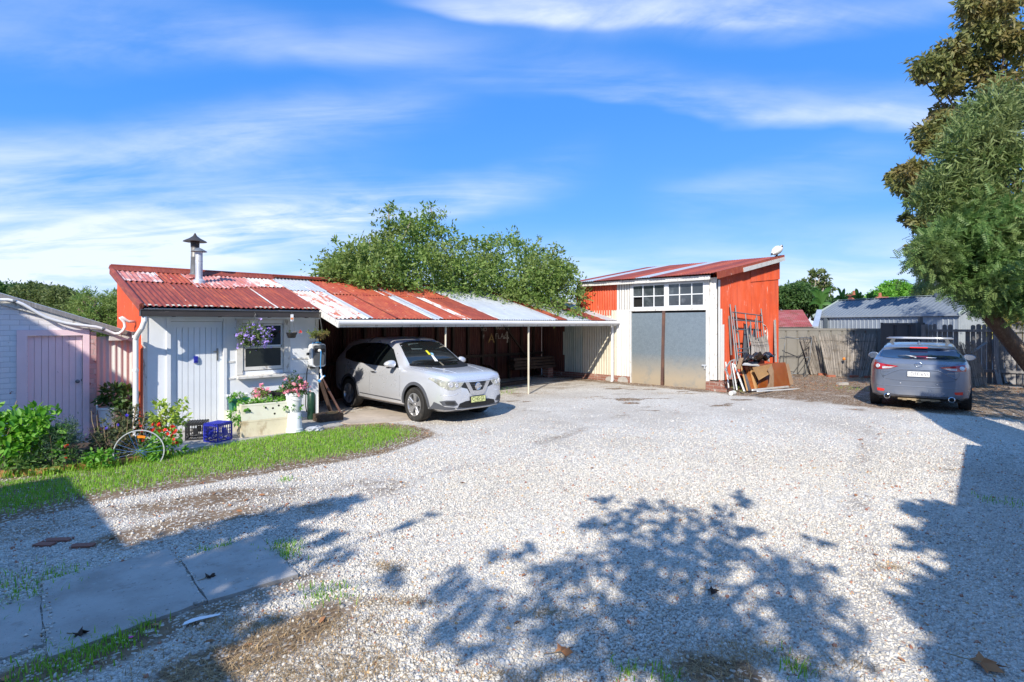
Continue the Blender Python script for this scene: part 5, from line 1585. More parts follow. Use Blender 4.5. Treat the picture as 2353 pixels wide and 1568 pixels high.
# rear end, seen only from elsewhere
c.patch('rear_window', 'B', [(-.52, 1.20), (.52, 1.20), (.50, 1.47), (-.50, 1.47)], 'car_glass', .005)
for sg in (1, -1):
    c.patch('tail_light', 'B', [(.45 * sg, .98), (.72 * sg, .96), (.70 * sg, 1.12), (.5 * sg, 1.10)], 'lamp_red', .008)

# ------------------------------------------------------------------ grey hatchback
q_l = gg(2001, 926)
fw2 = Vector((.60, .80, 0)).normalized()
rt = Vector((fw2.y, -fw2.x, 0))
KS = 1.03
hat_o = q_l + rt * (.895 * KS) + fw2 * (1.35 * KS)
hat = thing('parked_car', 'dark grey hatchback with silver roof bars parked facing the brushwood fence', 'car', (hat_o.x, hat_o.y, float(gz(hat_o.x, hat_o.y)) - .005), math.atan2(fw2.y, fw2.x), 'parked cars')
hat.scale = (KS, KS, KS * .965)
LH = 4.46
hsp = dict(len=LH, front_axle=.92, wheelbase=2.70, halfw=.90, wheel_r=.318, rim_r=.225, arch=.365, track=1.575, tab=dict(
    W=[(0, .45), (.05, .62), (.2, .76), (.5, .85), (.95, .885), (1.6, .895), (3.0, .897), (3.55, .897), (3.95, .875), (4.18, .835), (4.32, .785), (4.41, .72), (LH, .60)],
    zb=[(0, .28), (.3, .20), (3.8, .20), (4.2, .235), (4.38, .28), (LH, .34)],
    zs=[(0, .62), (.2, .78), (.6, .87), (1.1, .93), (1.6, .95), (2.5, .975), (3.4, 1.015), (3.9, 1.07), (4.2, 1.09), (4.38, 1.05), (LH, .98)],
    Wt=[(0, .40), (.2, .62), (.6, .74), (1.1, .77), (1.5, .70), (2.0, .60), (2.4, .61), (3.2, .625), (3.75, .63), (3.93, .635), (4.15, .68), (4.30, .70), (4.40, .66), (LH, .55)],
    ze=[(0, .64), (.2, .80), (.6, .89), (1.1, .955), (1.5, 1.13), (2.0, 1.33), (2.4, 1.40), (3.0, 1.405), (3.6, 1.37), (3.86, 1.345), (3.93, 1.32), (4.05, 1.21), (4.18, 1.13), (4.30, 1.10), (4.40, 1.065), (LH, 1.0)],
    zt=[(0, .65), (.2, .82), (.6, .93), (1.1, 1.00), (1.5, 1.20), (2.0, 1.40), (2.4, 1.455), (3.0, 1.46), (3.6, 1.425), (3.86, 1.40), (3.93, 1.375), (4.05, 1.26), (4.18, 1.17), (4.30, 1.13), (4.40, 1.08), (LH, 1.02)]))
c = Car(hat, hsp, 'slate_paint')
for sx in (1, -1):
    for sy in (1, -1):
        c.wheel(sx * 1.35, sy, 5, .215, 'I')
for v in ('L', 'R'):
    c.patch('side_window', v, [(X(1.55), .985), (X(2.5), 1.00), (X(2.5), 1.33), (X(2.15), 1.29)], 'car_glass', .004)
    c.patch('side_window', v, [(X(2.58), 1.002), (X(3.40), 1.035), (X(3.62), 1.16), (X(3.30), 1.32), (X(2.58), 1.335)], 'car_glass', .004)
    c.line('door_seam', v, [(X(2.54), .96), (X(2.56), .7), (X(2.55), .36)], .008, 'trim_black', .0015)
    c.line('door_seam', v, [(X(3.45), 1.0), (X(3.40), .8), (X(3.15), .62), (X(3.05), .36)], .008, 'trim_black', .0015)
    sg = 1 if v == 'L' else -1
    q, n_ = c.hit(v, X(1.68), 1.0)
    cc = q + Vector((.02, sg * .15, .06))
    bm = bmesh.new(); bmesh.ops.create_uvsphere(bm, u_segments=20, v_segments=12, radius=1)
    vs = [cc + Vector((max(p.co.x, -.35) * .10, p.co.y * .125, p.co.z * .085)) for p in bm.verts]
    mb = MB(); mb.add(vs, [[w_.index for w_ in f.verts] for f in bm.faces]); bm.free()
    mb.bar(q, cc + Vector((0, -sg * .05, -.055)), .05, .03)
    mo = mb.build('mirror', MT['slate_paint'], hat, True, 40)
    mb = MB(); mb.lathe([(.075, 0), (.073, .003)], 20, cc + Vector((-.038, 0, 0)), Matrix.Rotation(math.radians(-90), 4, 'Y') @ Matrix.Diagonal((.85, 1.38, 1, 1))); mb.build('mirror_glass', MT['chrome'], mo, True, 40)
# tailgate glass and the spoiler over it
c.patch('rear_window', 'B', [(-.735, 1.155), (-.45, 1.128), (0, 1.118), (.45, 1.128), (.735, 1.155), (.705, 1.215), (.645, 1.29), (.40, 1.325), (0, 1.335), (-.40, 1.325), (-.645, 1.29), (-.705, 1.215)], 'rear_glass', .006, .05)
mb = MB()
sp_, zs_p = [], []
for k in range(13):
    y = -.63 + 1.26 * k / 12
    z = 1.392 - .035 * (abs(y) / .63) ** 2.5; x = X(4.03) + .06 * (abs(y) / .56) ** 2
    sp_.append([Vector((X(3.62), y, z + .028)), Vector((x, y, z - .01)), Vector((x + .004, y, z - .032)), Vector((X(3.80), y, z - .040))])
vs = [v for r_ in sp_ for v in r_]
fs = [(i * 4 + j, i * 4 + j + 1, (i + 1) * 4 + j + 1, (i + 1) * 4 + j) for i in range(12) for j in range(3)] + [(0, 3, 2, 1), (48, 49, 50, 51)]
mb.add(vs, fs); spo = mb.build('spoiler', MT['slate_paint'], hat, True, 40)
mb = MB(); mb.box(X(4.045), X(4.02), -.155, .155, 1.355, 1.377); mb.build('brake_light', MT['bright_red'], spo)
mb = MB(); P0, n0 = c.hit('B', .06, 1.14); P1, n1 = c.hit('B', .36, 1.165)
mb.tube([P0 + n0 * .03, P0.lerp(P1, .5) + n0 * .045, P1 + n1 * .025], [.020, .012, .006], 8); mb.lathe([(.03, 0), (.028, .03)], 12, P0 + n0 * .004, n0.to_track_quat('Z', 'Y').to_matrix().to_4x4()); mb.build('wiper', MT['grey_steel'], hat, True)
c.patch('window_sticker', 'B', [(-.13, 1.145), (-.30, 1.145), (-.30, 1.155), (-.13, 1.155)], 'card_white', .009, .1)
# tail lamps: red wrap with a clear wedge
for sg in (1, -1):
    tl = c.patch('tail_light', 'B', [(.34 * sg, .965), (.50 * sg, .99), (.72 * sg, 1.025), (.77 * sg, 1.03), (.785 * sg, .96), (.77 * sg, .89), (.66 * sg, .885), (.52 * sg, .90)], 'lamp_red', .010, .04)
    c.patch('reverse_light', 'B', [(.40 * sg, .948), (.56 * sg, .953), (.625 * sg, .950), (.625 * sg, .90), (.52 * sg, .91)], 'lamp_white', .015, .04, parent=tl)
    q, n_ = c.hit('B', sg * .705, .955)
    mb = MB(); mb.lathe([(.046, -.01), (.046, .006), (.034, .010), (.012, .004)], 18, q + n_ * .012, n_.to_track_quat('Z', 'Y').to_matrix().to_4x4()); mb.build('indicator', MT['lamp_white'], tl, True)
    c.patch('reflector', 'B', [(.585 * sg, .45), (.72 * sg, .465), (.715 * sg, .40), (.60 * sg, .40)], 'bright_red', .010, .05)
    q, n_ = c.hit('B', sg * .545, .33)
    mb = MB(); mb.lathe([(.052, -.16), (.056, .0), (.046, .004), (.043, -.1)], 20, Vector((X(4.475), sg * .545, .295)), Matrix.Rotation(math.radians(-90), 4, 'Y'), capt=True); mb.build('exhaust', MT['chrome'], hat, True, 40)
    mb = MB(); mb.lathe([(.044, 0), (.043, .002)], 18, Vector((X(4.481), sg * .545, .295)), Matrix.Rotation(math.radians(-90), 4, 'Y')); mb.build('exhaust_mouth', MT['hole_black'], hat)
    q, n_ = c.hit('B', sg * .31, .595)
    mb = MB(); mb.lathe([(.013, -.01), (.013, .004)], 12, q, n_.to_track_quat('Z', 'Y').to_matrix().to_4x4()); mb.build('parking_sensor', MT['rim'], hat, True)
# recess for the plate, shut lines, bumper crease
rec = [(-.62, .73), (-.44, .84), (-.32, .895), (0, .905), (.32, .895), (.44, .84), (.62, .73)]
c.line('tailgate_crease', 'B', rec, .030, 'slate_paint', .013)
c.line('tailgate_seam', 'B', [(-.66, 1.08), (-.665, .80), (-.60, .685), (-.4, .655), (0, .647), (.4, .655), (.60, .685), (.665, .80), (.66, 1.08)], .013, 'trim_black', .001)
c.line('bumper_crease', 'B', [(-.74, .525), (-.4, .53), (0, .53), (.4, .53), (.74, .525)], .018, 'slate_paint', .007)
c.patch('bumper_inset', 'B', [(-.46, .44), (.46, .44), (.38, .34), (-.38, .34)], 'slate_paint', -.002 + .006, .06)
mb = MB()
for k in range(9):
    y0 = -.36 + .08 * k
    dz = .014 if k % 2 else 0
    mb.box(X(4.36), X(4.10), y0, y0 + .078, .225 - dz, .262)
mb.bar((X(4.2), 0, .20), (X(4.34), 0, .185), .10, .03)
mb.build('heat_shield', MT['raw_timber'] if False else MT['stem_dry'], hat)
mb = MB(); mb.box(X(4.2), X(.5), -.70, .70, .21, .34); mb.build('underbody', MT['trim_black'], hat)
# plate, badges
q, n_ = c.hit('B', 0, .805)
Np = n_; up = Vector((0, 0, 1)); xr = Vector((0, -1, 0)); upn = Np.cross(xr).normalized()
if upn.z < 0: upn = -upn
pb = basis(q + Np * .016, xr, upn)
mb = MB(); mb.box(-.195, .195, -.062, .062, -.012, .002, M=pb); ph = mb.build('plate_holder', MT['grey_plastic'], hat)
mb = MB(); mb.box(-.186, .186, -.053, .053, .0022, .005, M=pb); mb.build('number_plate', MT['plate_white'], ph)
text('plate_text', 'DFF·65S', .105, pb @ Matrix.Translation((.018, -.002, .0055)), MT['plate_grey_ink'], ph, .001, (.86, 1.0))
text('plate_text', 'N\nS\nW', .026, pb @ Matrix.Translation((-.168, .010, .0055)), MT['plate_grey_ink'], ph, .001)
q, n_ = c.hit('B', 0, 1.01)
Mq = basis(q + n_ * .010, xr, n_.cross(xr) if n_.cross(xr).z > 0 else -n_.cross(xr))
mb = MB(); mb.tube([Mq @ Vector((.062 * math.cos(a), .048 * math.sin(a), 0)) for a in np.linspace(0, 2 * math.pi, 28, endpoint=False)], .006, 6, closed=True)
mb.tube([Mq @ Vector(p) for p in ((-.060, .008, 0), (-.035, .022, 0), (-.012, .012, 0), (0, -.006, 0), (.012, .012, 0), (.035, .022, 0), (.060, .008, 0))], .006, 6); mb.build('badge', MT['chrome'], hat, True)
for sg, body in ((1, 'mazda3'), (-1, 'SKYACTIV')):
    q, n_ = c.hit('B', sg * .56, .845)
    upn = n_.cross(xr); upn = upn if upn.z > 0 else -upn
    text('badge_text', body, .032, basis(q + n_ * .004, xr, upn), MT['chrome'], hat, .002, (1.1, 1))
# roof bars, aerial
for s in (2.15, 3.02):
    zz_ = 1.545
    mb = MB(); mb.tube([(X(s), -.62, zz_), (X(s), -.3, zz_ + .004), (X(s), .3, zz_ + .004), (X(s), .62, zz_)], .020, 10)
    rbo = mb.build('roof_bar', MT['rim'], hat, True)
    mb = MB()
    for sg in (1, -1):
        q, n_ = c.hit('T', X(s), sg * .52)
        mb.bar(q + Vector((0, sg * .02, -.01)), Vector((X(s), sg * .50, zz_ - .02)), .10, .05); mb.bar(q + Vector((0, sg * .035, -.06)), q + Vector((0, sg * .02, .01)), .09, .03)
    mb.build('bar_foot', MT['grey_plastic'], rbo)
q, n_ = c.hit('T', X(3.40), 0)
mb = MB(); mb.lathe([(.050, -.01), (.038, .018), (.018, .035), (.010, .06), (.004, .075)], 14, q, Matrix.Diagonal((1.4, .75, 1, 1))); mb.build('aerial', MT['slate_paint'], hat, True)
# ================================================================== POTS, BASKETS AND CRATES before the cottage
z2m = zm((700, 1150, 1350, 1800), 1568)
def u2(x, y, v):
    return onv(*z2m(x, y), v)
def flowers(name, clumps, size, mat, parent, tmpl=None):
    P, D = crown_points(clumps, 3, .10, .80)
    rt = frame_rots(D, .6)
    fv, ff = [(0, 0, 0)], []
    for k in range(5):
        a0 = 2 * math.pi * k / 5
        i = len(fv)
        fv += [(math.cos(a0 - .42) * .62, math.sin(a0 - .42) * .62, .12), (math.cos(a0) * 1.0, math.sin(a0) * 1.0, .18), (math.cos(a0 + .42) * .62, math.sin(a0 + .42) * .62, .12)]
        ff += [(0, i, i + 1), (0, i + 1, i + 2)]
    # petals face outward: the frame's X axis is the outward one
    fv = [(z, x, y) for x, y, z in fv]
    return scatter(name, fv, ff, P, rt, size * (.7 + .6 * RN.random(len(P))), mat, parent)
def basket(label, name, u, v, ztop, zrim, zbot, r, chain_pts, potmat, rim_lip=.008):
    t = ything(name, label, 'hanging basket', u, v, zbot, 'hanging baskets under the cottage gutter')
    mb = MB(); mb.lathe([(r * .62, zbot), (r * .70, zbot + .01), (r * .96, zrim - .02), (r, zrim - .018), (r, zrim), (r * .93, zrim), (r * .90, zrim - .02)], 24, (u, v, 0), capt=True)
    mb.build('pot', potmat, t, True, 35)
    mb = MB()
    for k in range(3):
        a = 2 * math.pi * k / 3 + .5
        mb.tube([(u + r * .97 * math.cos(a), v + r * .97 * math.sin(a), zrim - .01), (u, v, ztop - .05)], .0035, 5)
    mb.tube([(u, v, ztop - .05), (u + .012, v, ztop - .02), (u, v - .01, ztop), (u, v + .015, ztop + .01)], .005, 6)
    mb.build('chain', MT['chain'], t)
    return t
VB = -.46
b1 = basket('hanging basket overflowing with purple flowers before the window', 'hanging_basket', 1.71, VB - .02, 2.21, 1.80, 1.63, .15, 3, MT['black_plastic'])
foliage('foliage', [((1.71, VB - .02, 1.79), (.25, .22, .17), 1500), ((1.71, VB - .02, 1.70), (.26, .22, .10), 500)], .05, MT['leaf_basket'], b1, LEAF, 10, .18, .6)
flowers('flowers', [((1.72, VB - .04, 1.78), (.28, .26, .21), 380), ((1.78, VB - .06, 1.66), (.20, .2, .12), 90)], .024, MT['purple_flower'], b1)
b2 = basket('nearly empty black hanging pot with a price card and one red bloom', 'hanging_basket', 2.43, VB, 2.22, 1.825, 1.715, .105, 3, MT['black_plastic'])
mb = MB(); mb.box(2.40, 2.46, VB - .018, VB - .016, 2.05, 2.19); mb.box(2.405, 2.455, VB - .0185, VB - .0181, 2.085, 2.125, mi=1); tg = mb.build('price_card', [MT['card_white'], MT['card_orange']], b2)
mb = MB(); mb.tube([(2.43, VB, 1.82), (2.52, VB - .02, 1.845), (2.58, VB - .02, 1.835)], .004, 5); st = mb.build('stem', MT['stem_dry'], b2)
flowers('bloom', [((2.60, VB - .02, 1.835), .022, 10)], .02, MT['red_flower'], b2)
foliage('seedlings', [((2.43, VB, 1.84), (.07, .07, .02), 25)], .03, MT['leaf_basket'], b2)
b3 = basket('small hanging basket of trailing green succulent at the cottage corner', 'hanging_basket', 3.02, VB, 2.23, 1.79, 1.695, .13, 3, MT['black_plastic'])
foliage('foliage', [((3.02, VB, 1.80), (.19, .17, .05), 600), ((3.02, VB, 1.76), (.21, .19, .06), 260)], .035, leafmat('leaf_succulent', (.10, .17, .04), (.24, .27, .09), c3=(.25, .16, .06)), b3, LEAFW, 8, .15, .6)

# wall hose reel
hr = ything('hose_reel', 'white and grey wall mounted hose reel with a blue spray gun hanging down', 'hose reel', 3.12, -.06, 1.05)
u0, u1, zb, zt_ = 2.965, 3.275, 1.055, 1.575
def rrect(u0, u1, z0, z1, r, n=5, taper=0.):
    out = []
    for cu, cz, a0 in ((u1 - r, z0 + r, -90), (u1 - r, z1 - r, 0), (u0 + r, z1 - r, 90), (u0 + r, z0 + r, 180)):
        for k in range(n + 1):
            a = math.radians(a0 + 90 * k / n)
            x = cu + r * math.cos(a); z = cz + r * math.sin(a)
            x += taper * (x - (u0 + u1) / 2) * (z - z0) / (z1 - z0)
            out.append((x, z))
    return out
mb = MB(); mb.prism(rrect(u0, u1, zb + .03, zt_, .06), .15, (0, -.06, 0), (1, 0, 0), (0, 0, 1)); mb.box(3.08, 3.16, -.06, -.015, 1.15, 1.5)
mb.build('case', MT['white_plastic'], hr, True, 40)
mb = MB(); mb.prism(rrect(u0 + .03, u1 - .012, zb + .06, zt_ - .03, .05), .028, (0, -.212, 0), (1, 0, 0), (0, 0, 1)); fpn = mb.build('front_panel', MT['grey_plastic'], hr, True, 40)
mb = MB(); mb.prism(rrect(u0 + .05, u1 - .03, 1.39, 1.475, .02), .004, (0, -.241, 0), (1, 0, 0), (0, 0, 1)); mb.build('hose_slot', MT['gloss_black'], fpn)
mb = MB(); mb.lathe([(.036, 0), (.034, .02), (.018, .045), (.012, .06)], 16, (3.12, -.243, 1.43), Matrix.Rotation(math.radians(90), 4, 'X')); mb.build('hose_guide', MT['white_plastic'], hr, True, 40)
mb = MB(); mb.tube([(3.02, -.12, 1.575), (3.05, -.13, 1.592), (3.12, -.135, 1.60), (3.19, -.13, 1.592), (3.22, -.12, 1.575)], .014, 8); mb.build('carry_handle', MT['hose_blue'], hr, True)
mb = MB(); mb.box(2.995, 3.09, -.12, -.03, 1.045, 1.085); mb.lathe([(.03, -.04), (.03, .0)], 12, (2.95, -.1, 1.36), Matrix.Rotation(math.radians(90), 4, 'Y')); mb.build('bracket', MT['black_plastic'], hr)
mb = MB(); mb.tube([(3.12, -.30, 1.43), (3.122, -.312, 1.40), (3.118, -.305, 1.25), (3.115, -.30, 1.10), (3.125, -.295, 1.03)], .010, 8); mb.build('hose', MT['hose_blue'], hr, True)
mb = MB(); mb.tube([(3.125, -.295, 1.04), (3.125, -.295, .965)], .021, 10); mb.tube([(3.13, -.295, .97), (3.145, -.29, .90), (3.17, -.285, .865)], .018, 10); mb.tube([(3.19, -.285, .885), (3.10, -.30, .80)], [.022, .020], 10); mb.tube([(3.105, -.30, .805), (3.075, -.305, .775)], [.030, .034], 12, mi=1); mb.tube([(3.20, -.285, .895), (3.21, -.285, .875)], .022, 10, mi=1)
mb.tube([(3.128, -.28, .945), (3.130, -.275, .84)], .009, 6, mi=1)
mb.build('spray_gun', [MT['white_plastic'], MT['hose_blue']], hr, True, 40)
mb = MB(); mb.tube([(2.97, -.05, 1.12), (2.94, -.04, .98), (2.92, -.035, .60), (2.91, -.035, .25), (2.93, -.05, .12)], .010, 7); mb.build('supply_hose', MT['cord'], hr, True)
mb = MB(); mb.tube([(2.985, -.05, .40), (2.985, -.05, .30)], .022, 8); mb.tube([(2.985, -.05, .30), (2.985, -.06, .27)], .024, 8, mi=1); mb.tube([(2.985, -.06, .27), (2.99, -.07, .16), (3.06, -.10, .06), (3.14, -.12, .03)], .010, 7, mi=2); mb.build('tap_fitting', [MT['white_plastic'], MT['hose_blue'], MT['cord']], hr, True)

GB = 'flower pots grouped under the window'
SZ = .022
def bucketprof(r0, r1, h):
    return [(r0, 0), (r0 + .004, .006), (r1 - .006, h - .06), (r1 + .006, h - .055), (r1 + .006, h - .04), (r1, h - .036), (r1 + .010, h - .012), (r1 + .010, h), (r1 - .006, h), (r1 - .012, h - .03)]
# foam boxes
def fb_(x, y):
    p = gp(*z2m(x, y), SZ); return p
FA, FB_ = fb_(640, 1455), fb_(1088, 1402)
fdir = (FB_ - FA).normalized(); fang = math.atan2(fdir.y, fdir.x); fl_ = (FB_ - FA).length
def foam(label, z0, h, mat, grow, top):
    t = thing('foam_box', label, 'foam box', (FA.x, FA.y, z0), fang, 'foam boxes stacked on the slab')
    mb = MB(); x0, x1, y0, y1 = 0, fl_, 0, .34
    mb.box(x0, x1, y0, y0 + .025, 0, h); mb.box(x0, x1, y1 - .025, y1, 0, h); mb.box(x0, x0 + .025, y0 + .025, y1 - .025, 0, h); mb.box(x1 - .025, x1, y0 + .025, y1 - .025, 0, h); mb.box(x0 + .025, x1 - .025, y0 + .025, y1 - .025, 0, .03)
    mb.box(x0 + .002, x1 - .002, y0 - .004, y0, h * .90, h - .004)
    mb.build('box', mat, t)
    return t
f1 = foam('lower stained foam box under the planted foam box', SZ, .285, MT['foam_dirty'], False, False)
mb = MB(); mb.box(.03, fl_ - .03, .03, .31, .03, .27); mb.build('soil', MT['soil'], f1)
f2 = foam('upper white foam planter box with holes and strawberry plants', SZ + .287, .285, MT['foam'], True, True)
mb = MB(); mb.box(.026, fl_ - .026, .026, .314, .03, .255); mb.build('soil', MT['soil'], f2)
for x, z in ((.14, .17), (.40, .20), (.52, .18), (.62, .22), (.74, .19), (.55, .08), (.86, .14)):
    mb = MB(); mb.lathe([(.020, -.002), (.017, .001)], 10, (x, -.001, z), Matrix.Rotation(math.radians(90), 4, 'X')); mb.build('plant_hole', MT['hole_black'], f2)
foliage('foliage', [((.22, .16, .285), (.24, .12, .04), 150), ((.55, .17, .29), (.34, .13, .055), 240), ((.85, .17, .31), (.20, .13, .08), 160), ((-.09, .08, .10), (.08, .10, .16), 150), ((.14, -.03, .17), (.10, .03, .03), 24), ((.86, -.04, .17), (.13, .04, .06), 80), ((.92, -.03, .02), (.07, .03, .07), 24)], .055, MT['leaf_bright'], f2, LEAF6, 8, .16, .5, 0, .7)
# bucket stack
bu = fb_(1180, 1402)
bp_u, bp_v = uv_of(bu)
bp_v += .14
def bucket(label, z0, up, cat='bucket'):
    p = L(bp_u, bp_v, z0)
    t = thing('bucket', label, cat, p, ANG, 'white buckets stacked beside the foam boxes')
    mb = MB()
    pr = bucketprof(.115, .148, .36)
    if not up:
        pr = [(r, .36 - z) for r, z in pr[:8][::-1]]
        mb.lathe(pr, 28, (0, 0, 0))
    else:
        mb.lathe(pr, 28, (0, 0, 0), capt=False)
    mb.build('pail', MT['white_plastic'], t, True, 40)
    return t
k1 = bucket('upturned lower white bucket carrying the flower bucket', SZ, False)
k2 = bucket('upper white bucket planted with pink and white begonias', SZ + .362, True)
mb = MB(); mb.lathe([(.13, .30), (.13, .31)], 20); mb.build('soil', MT['soil'], k2)
mb = MB(); mb.tube([(.15, 0, .33)] + [(.16 * math.cos(a), -.16 * math.sin(a), .33 - .10 * math.sin(a)) for a in np.linspace(.1, math.pi - .1, 10)] + [(-.15, 0, .33)], .004, 6); mb.build('handle', MT['white_plastic'], k2)
foliage('foliage', [((0, 0, .47), (.21, .20, .15), 420), ((.0, 0, .40), (.22, .20, .08), 200)], .055, MT['leaf_dark'], k2, LEAFW, 10, .18, .5)
flowers('flowers', [((0, -.01, .49), (.24, .23, .17), 150), ((0, -.02, .40), (.22, .2, .08), 40)], .030, MT['pink_flower'], k2)
# green trough behind
def pot_at(x, y, zbase, v):
    u, z = u2(x, y, v); return u
gt = ything('planter_trough', 'green plastic trough of small white flowers on a white block', 'planter', 1.62, -.55, .37, GB)
gu0, gu1 = u2(520, 1060, -.55)[0], u2(700, 1065, -.55)[0]
zg0, zg1 = u2(610, 1185, -.55)[1], u2(610, 1065, -.55)[1]
gt.location = L((gu0 + gu1) / 2, -.55, zg0); ORG[gt.name] = Vector(((gu0 + gu1) / 2, -.55, zg0))
mb = MB()
gm_ = (gu0 + gu1) / 2; hw = (gu1 - gu0) / 2
def frustum(mb, uc, v, z0, z1, a0, b0, a1, b1, mi=0):
    vs = [(uc - a0, v - b0, z0), (uc + a0, v - b0, z0), (uc + a0, v + b0, z0), (uc - a0, v + b0, z0), (uc - a1, v - b1, z1), (uc + a1, v - b1, z1), (uc + a1, v + b1, z1), (uc - a1, v + b1, z1)]
    mb.add(vs, [(3, 2, 1, 0), (4, 5, 6, 7), (0, 1, 5, 4), (1, 2, 6, 5), (2, 3, 7, 6), (3, 0, 4, 7)], mi)
frustum(mb, gm_, -.55, zg0, zg1 - .035, hw * .80, .085, hw * .93, .105)
frustum(mb, gm_, -.55, zg1 - .034, zg1, hw * 1.0, .125, hw * 1.03, .13)
frustum(mb, gm_, -.55, zg0 + .12, zg0 + .128, hw * .90, .102, hw * .90, .104)
mb.build('trough', MT['green_plastic'], gt)
foliage('foliage', [((gm_, -.55, zg1 + .02), (hw * 1.0, .12, .05), 420), ((gm_ - hw * .8, -.62, zg1), (.08, .08, .06), 90)], .04, MT['leaf_bright'], gt, LEAF, 8, .15, .5)
flowers('flowers', [((gm_ - .03, -.56, zg1 + .04), (hw * 1.05, .13, .05), 120)], .020, MT['white_flower'], gt)
fs_ = ything('foam_block', 'white foam block carrying the green trough beside the door', 'foam block', gm_ + .02, -.55, SZ, None)
mb = MB(); mb.box(gm_ - .20, gm_ + .24, -.70, -.40, SZ, zg0 - .002); mb.build('block', MT['foam'], fs_)
# cream tub
ct_u = u2(825, 1060, -.6)[0]; ct_z = u2(825, 1055, -.6)[1]
ct = ything('flower_tub', 'ribbed cream tub of pink geraniums behind the foam boxes', 'flower pot', ct_u, -.6, SZ, GB)
mb = MB()
h = ct_z - SZ
mb.lathe([(.13, 0), (.15, h - .16), (.165, h - .155), (.165, h - .135), (.155, h - .13), (.158, h - .09), (.170, h - .085), (.170, h - .06), (.160, h - .055), (.172, h - .02), (.172, h), (.155, h), (.15, h - .03)], 26, (ct_u, -.6, SZ))
mb.build('tub', MT['cream_plastic'], ct, True, 40)
foliage('foliage', [((ct_u, -.6, ct_z + .06), (.16, .14, .09), 240)], .05, MT['leaf_mid'], ct, LEAFW, 10, .18, .5)
flowers('flowers', [((ct_u - .02, -.62, ct_z + .10), (.18, .15, .12), 110)], .033, MT['pink_flower'], ct)
# black pot with lime plant
bk_u = u2(1010, 1040, -.55)[0]; bk_z = u2(1000, 1003, -.55)[1]
bk = ything('flower_pot', 'large black pot with a lime green creeping plant below the window', 'flower pot', bk_u, -.55, SZ, GB)
mb = MB(); h = bk_z - SZ
mb.lathe([(.11, 0), (.15, h - .06), (.185, h - .055), (.19, h), (.168, h), (.16, h - .05)], 26, (bk_u, -.55, SZ)); mb.build('pot', MT['black_plastic'], bk, True, 35)
foliage('foliage', [((bk_u + .08, -.58, bk_z - .02), (.15, .14, .08), 600), ((bk_u + .13, -.66, bk_z - .14), (.10, .07, .14), 500)], .028, MT['leaf_lime'], bk, LEAFW, 10, .16, .5)
# dark flask-like watering tank behind the buckets
wb = ything('plastic_drum', 'slim dark green drum tucked behind the flower bucket', 'drum', 2.86, -.42, SZ)
mb = MB(); mb.lathe([(.07, 0), (.085, .02), (.085, .50), (.07, .53), (.05, .56)], 18, (2.86, -.42, SZ)); mb.build('drum', pm('dark_green_plastic', (.01, .045, .025), rough=.4), wb, True, 40)
# concrete block with stones at the corner
cbk = ything('concrete_block', 'dark concrete block topped with a flat stone at the cottage corner', 'block', 3.0, -.75, 0)
mb = MB(); mb.box(2.80, 3.30, -.95, -.62, SZ, .17); mb.build('block', MT['soil'], cbk)
mb = MB(); mb.prism([(.0, 0), (.12, -.03), (.24, .0), (.27, .08), (.16, .14), (.03, .10)], .035, (2.96, -.92, .172), (1, 0, 0), (0, 1, 0)); mb.build('flat_stone', MT['raw_timber'], cbk)
pbag = ything('plastic_bag', 'crumpled grey plastic bag lying beside the lawn', 'litter', 2.62, -1.62, 0)
bu2 = fb_(1350, 1375); pbag.location = (bu2.x, bu2.y, .02); ORG[pbag.name] = Vector((0, 0, 0))
bm = bmesh.new(); bmesh.ops.create_icosphere(bm, subdivisions=3, radius=1)
mb = MB(); mb.add([Vector((v.co.x * .16, v.co.y * .09, max(v.co.z, -.2) * .07)) * (1 + .35 * math.sin(v.co.x * 9 + v.co.y * 4) * math.sin(v.co.y * 11 + v.co.z * 8)) for v in bm.verts], [[w_.index for w_ in f.verts] for f in bm.faces]); bm.free()
mb.build('bag', pm('grey_film', (.42, .44, .48), rough=.25, tone=.2), pbag)
# planks leaning at the cottage corner
for i, (lab, du, w_, h_, mk) in enumerate((('dark stained plank leaning on the cottage end wall', .0, .12, .80, 'dark_timber'), ('thin brown batten leaning beside the wider plank', .16, .04, .85, 'rust_post'))):
    t = ything('plank', lab, 'plank', 3.32 + du, -.1, 0, 'planks leaning on the cottage corner')
    mb = MB(); mb.bar((3.30 + du + .12, -.22 - du, .0), (3.235 + du * .2, -.02, h_), w_, .03, up=(1, 0, 0)); mb.build('board', MT[mk], t)
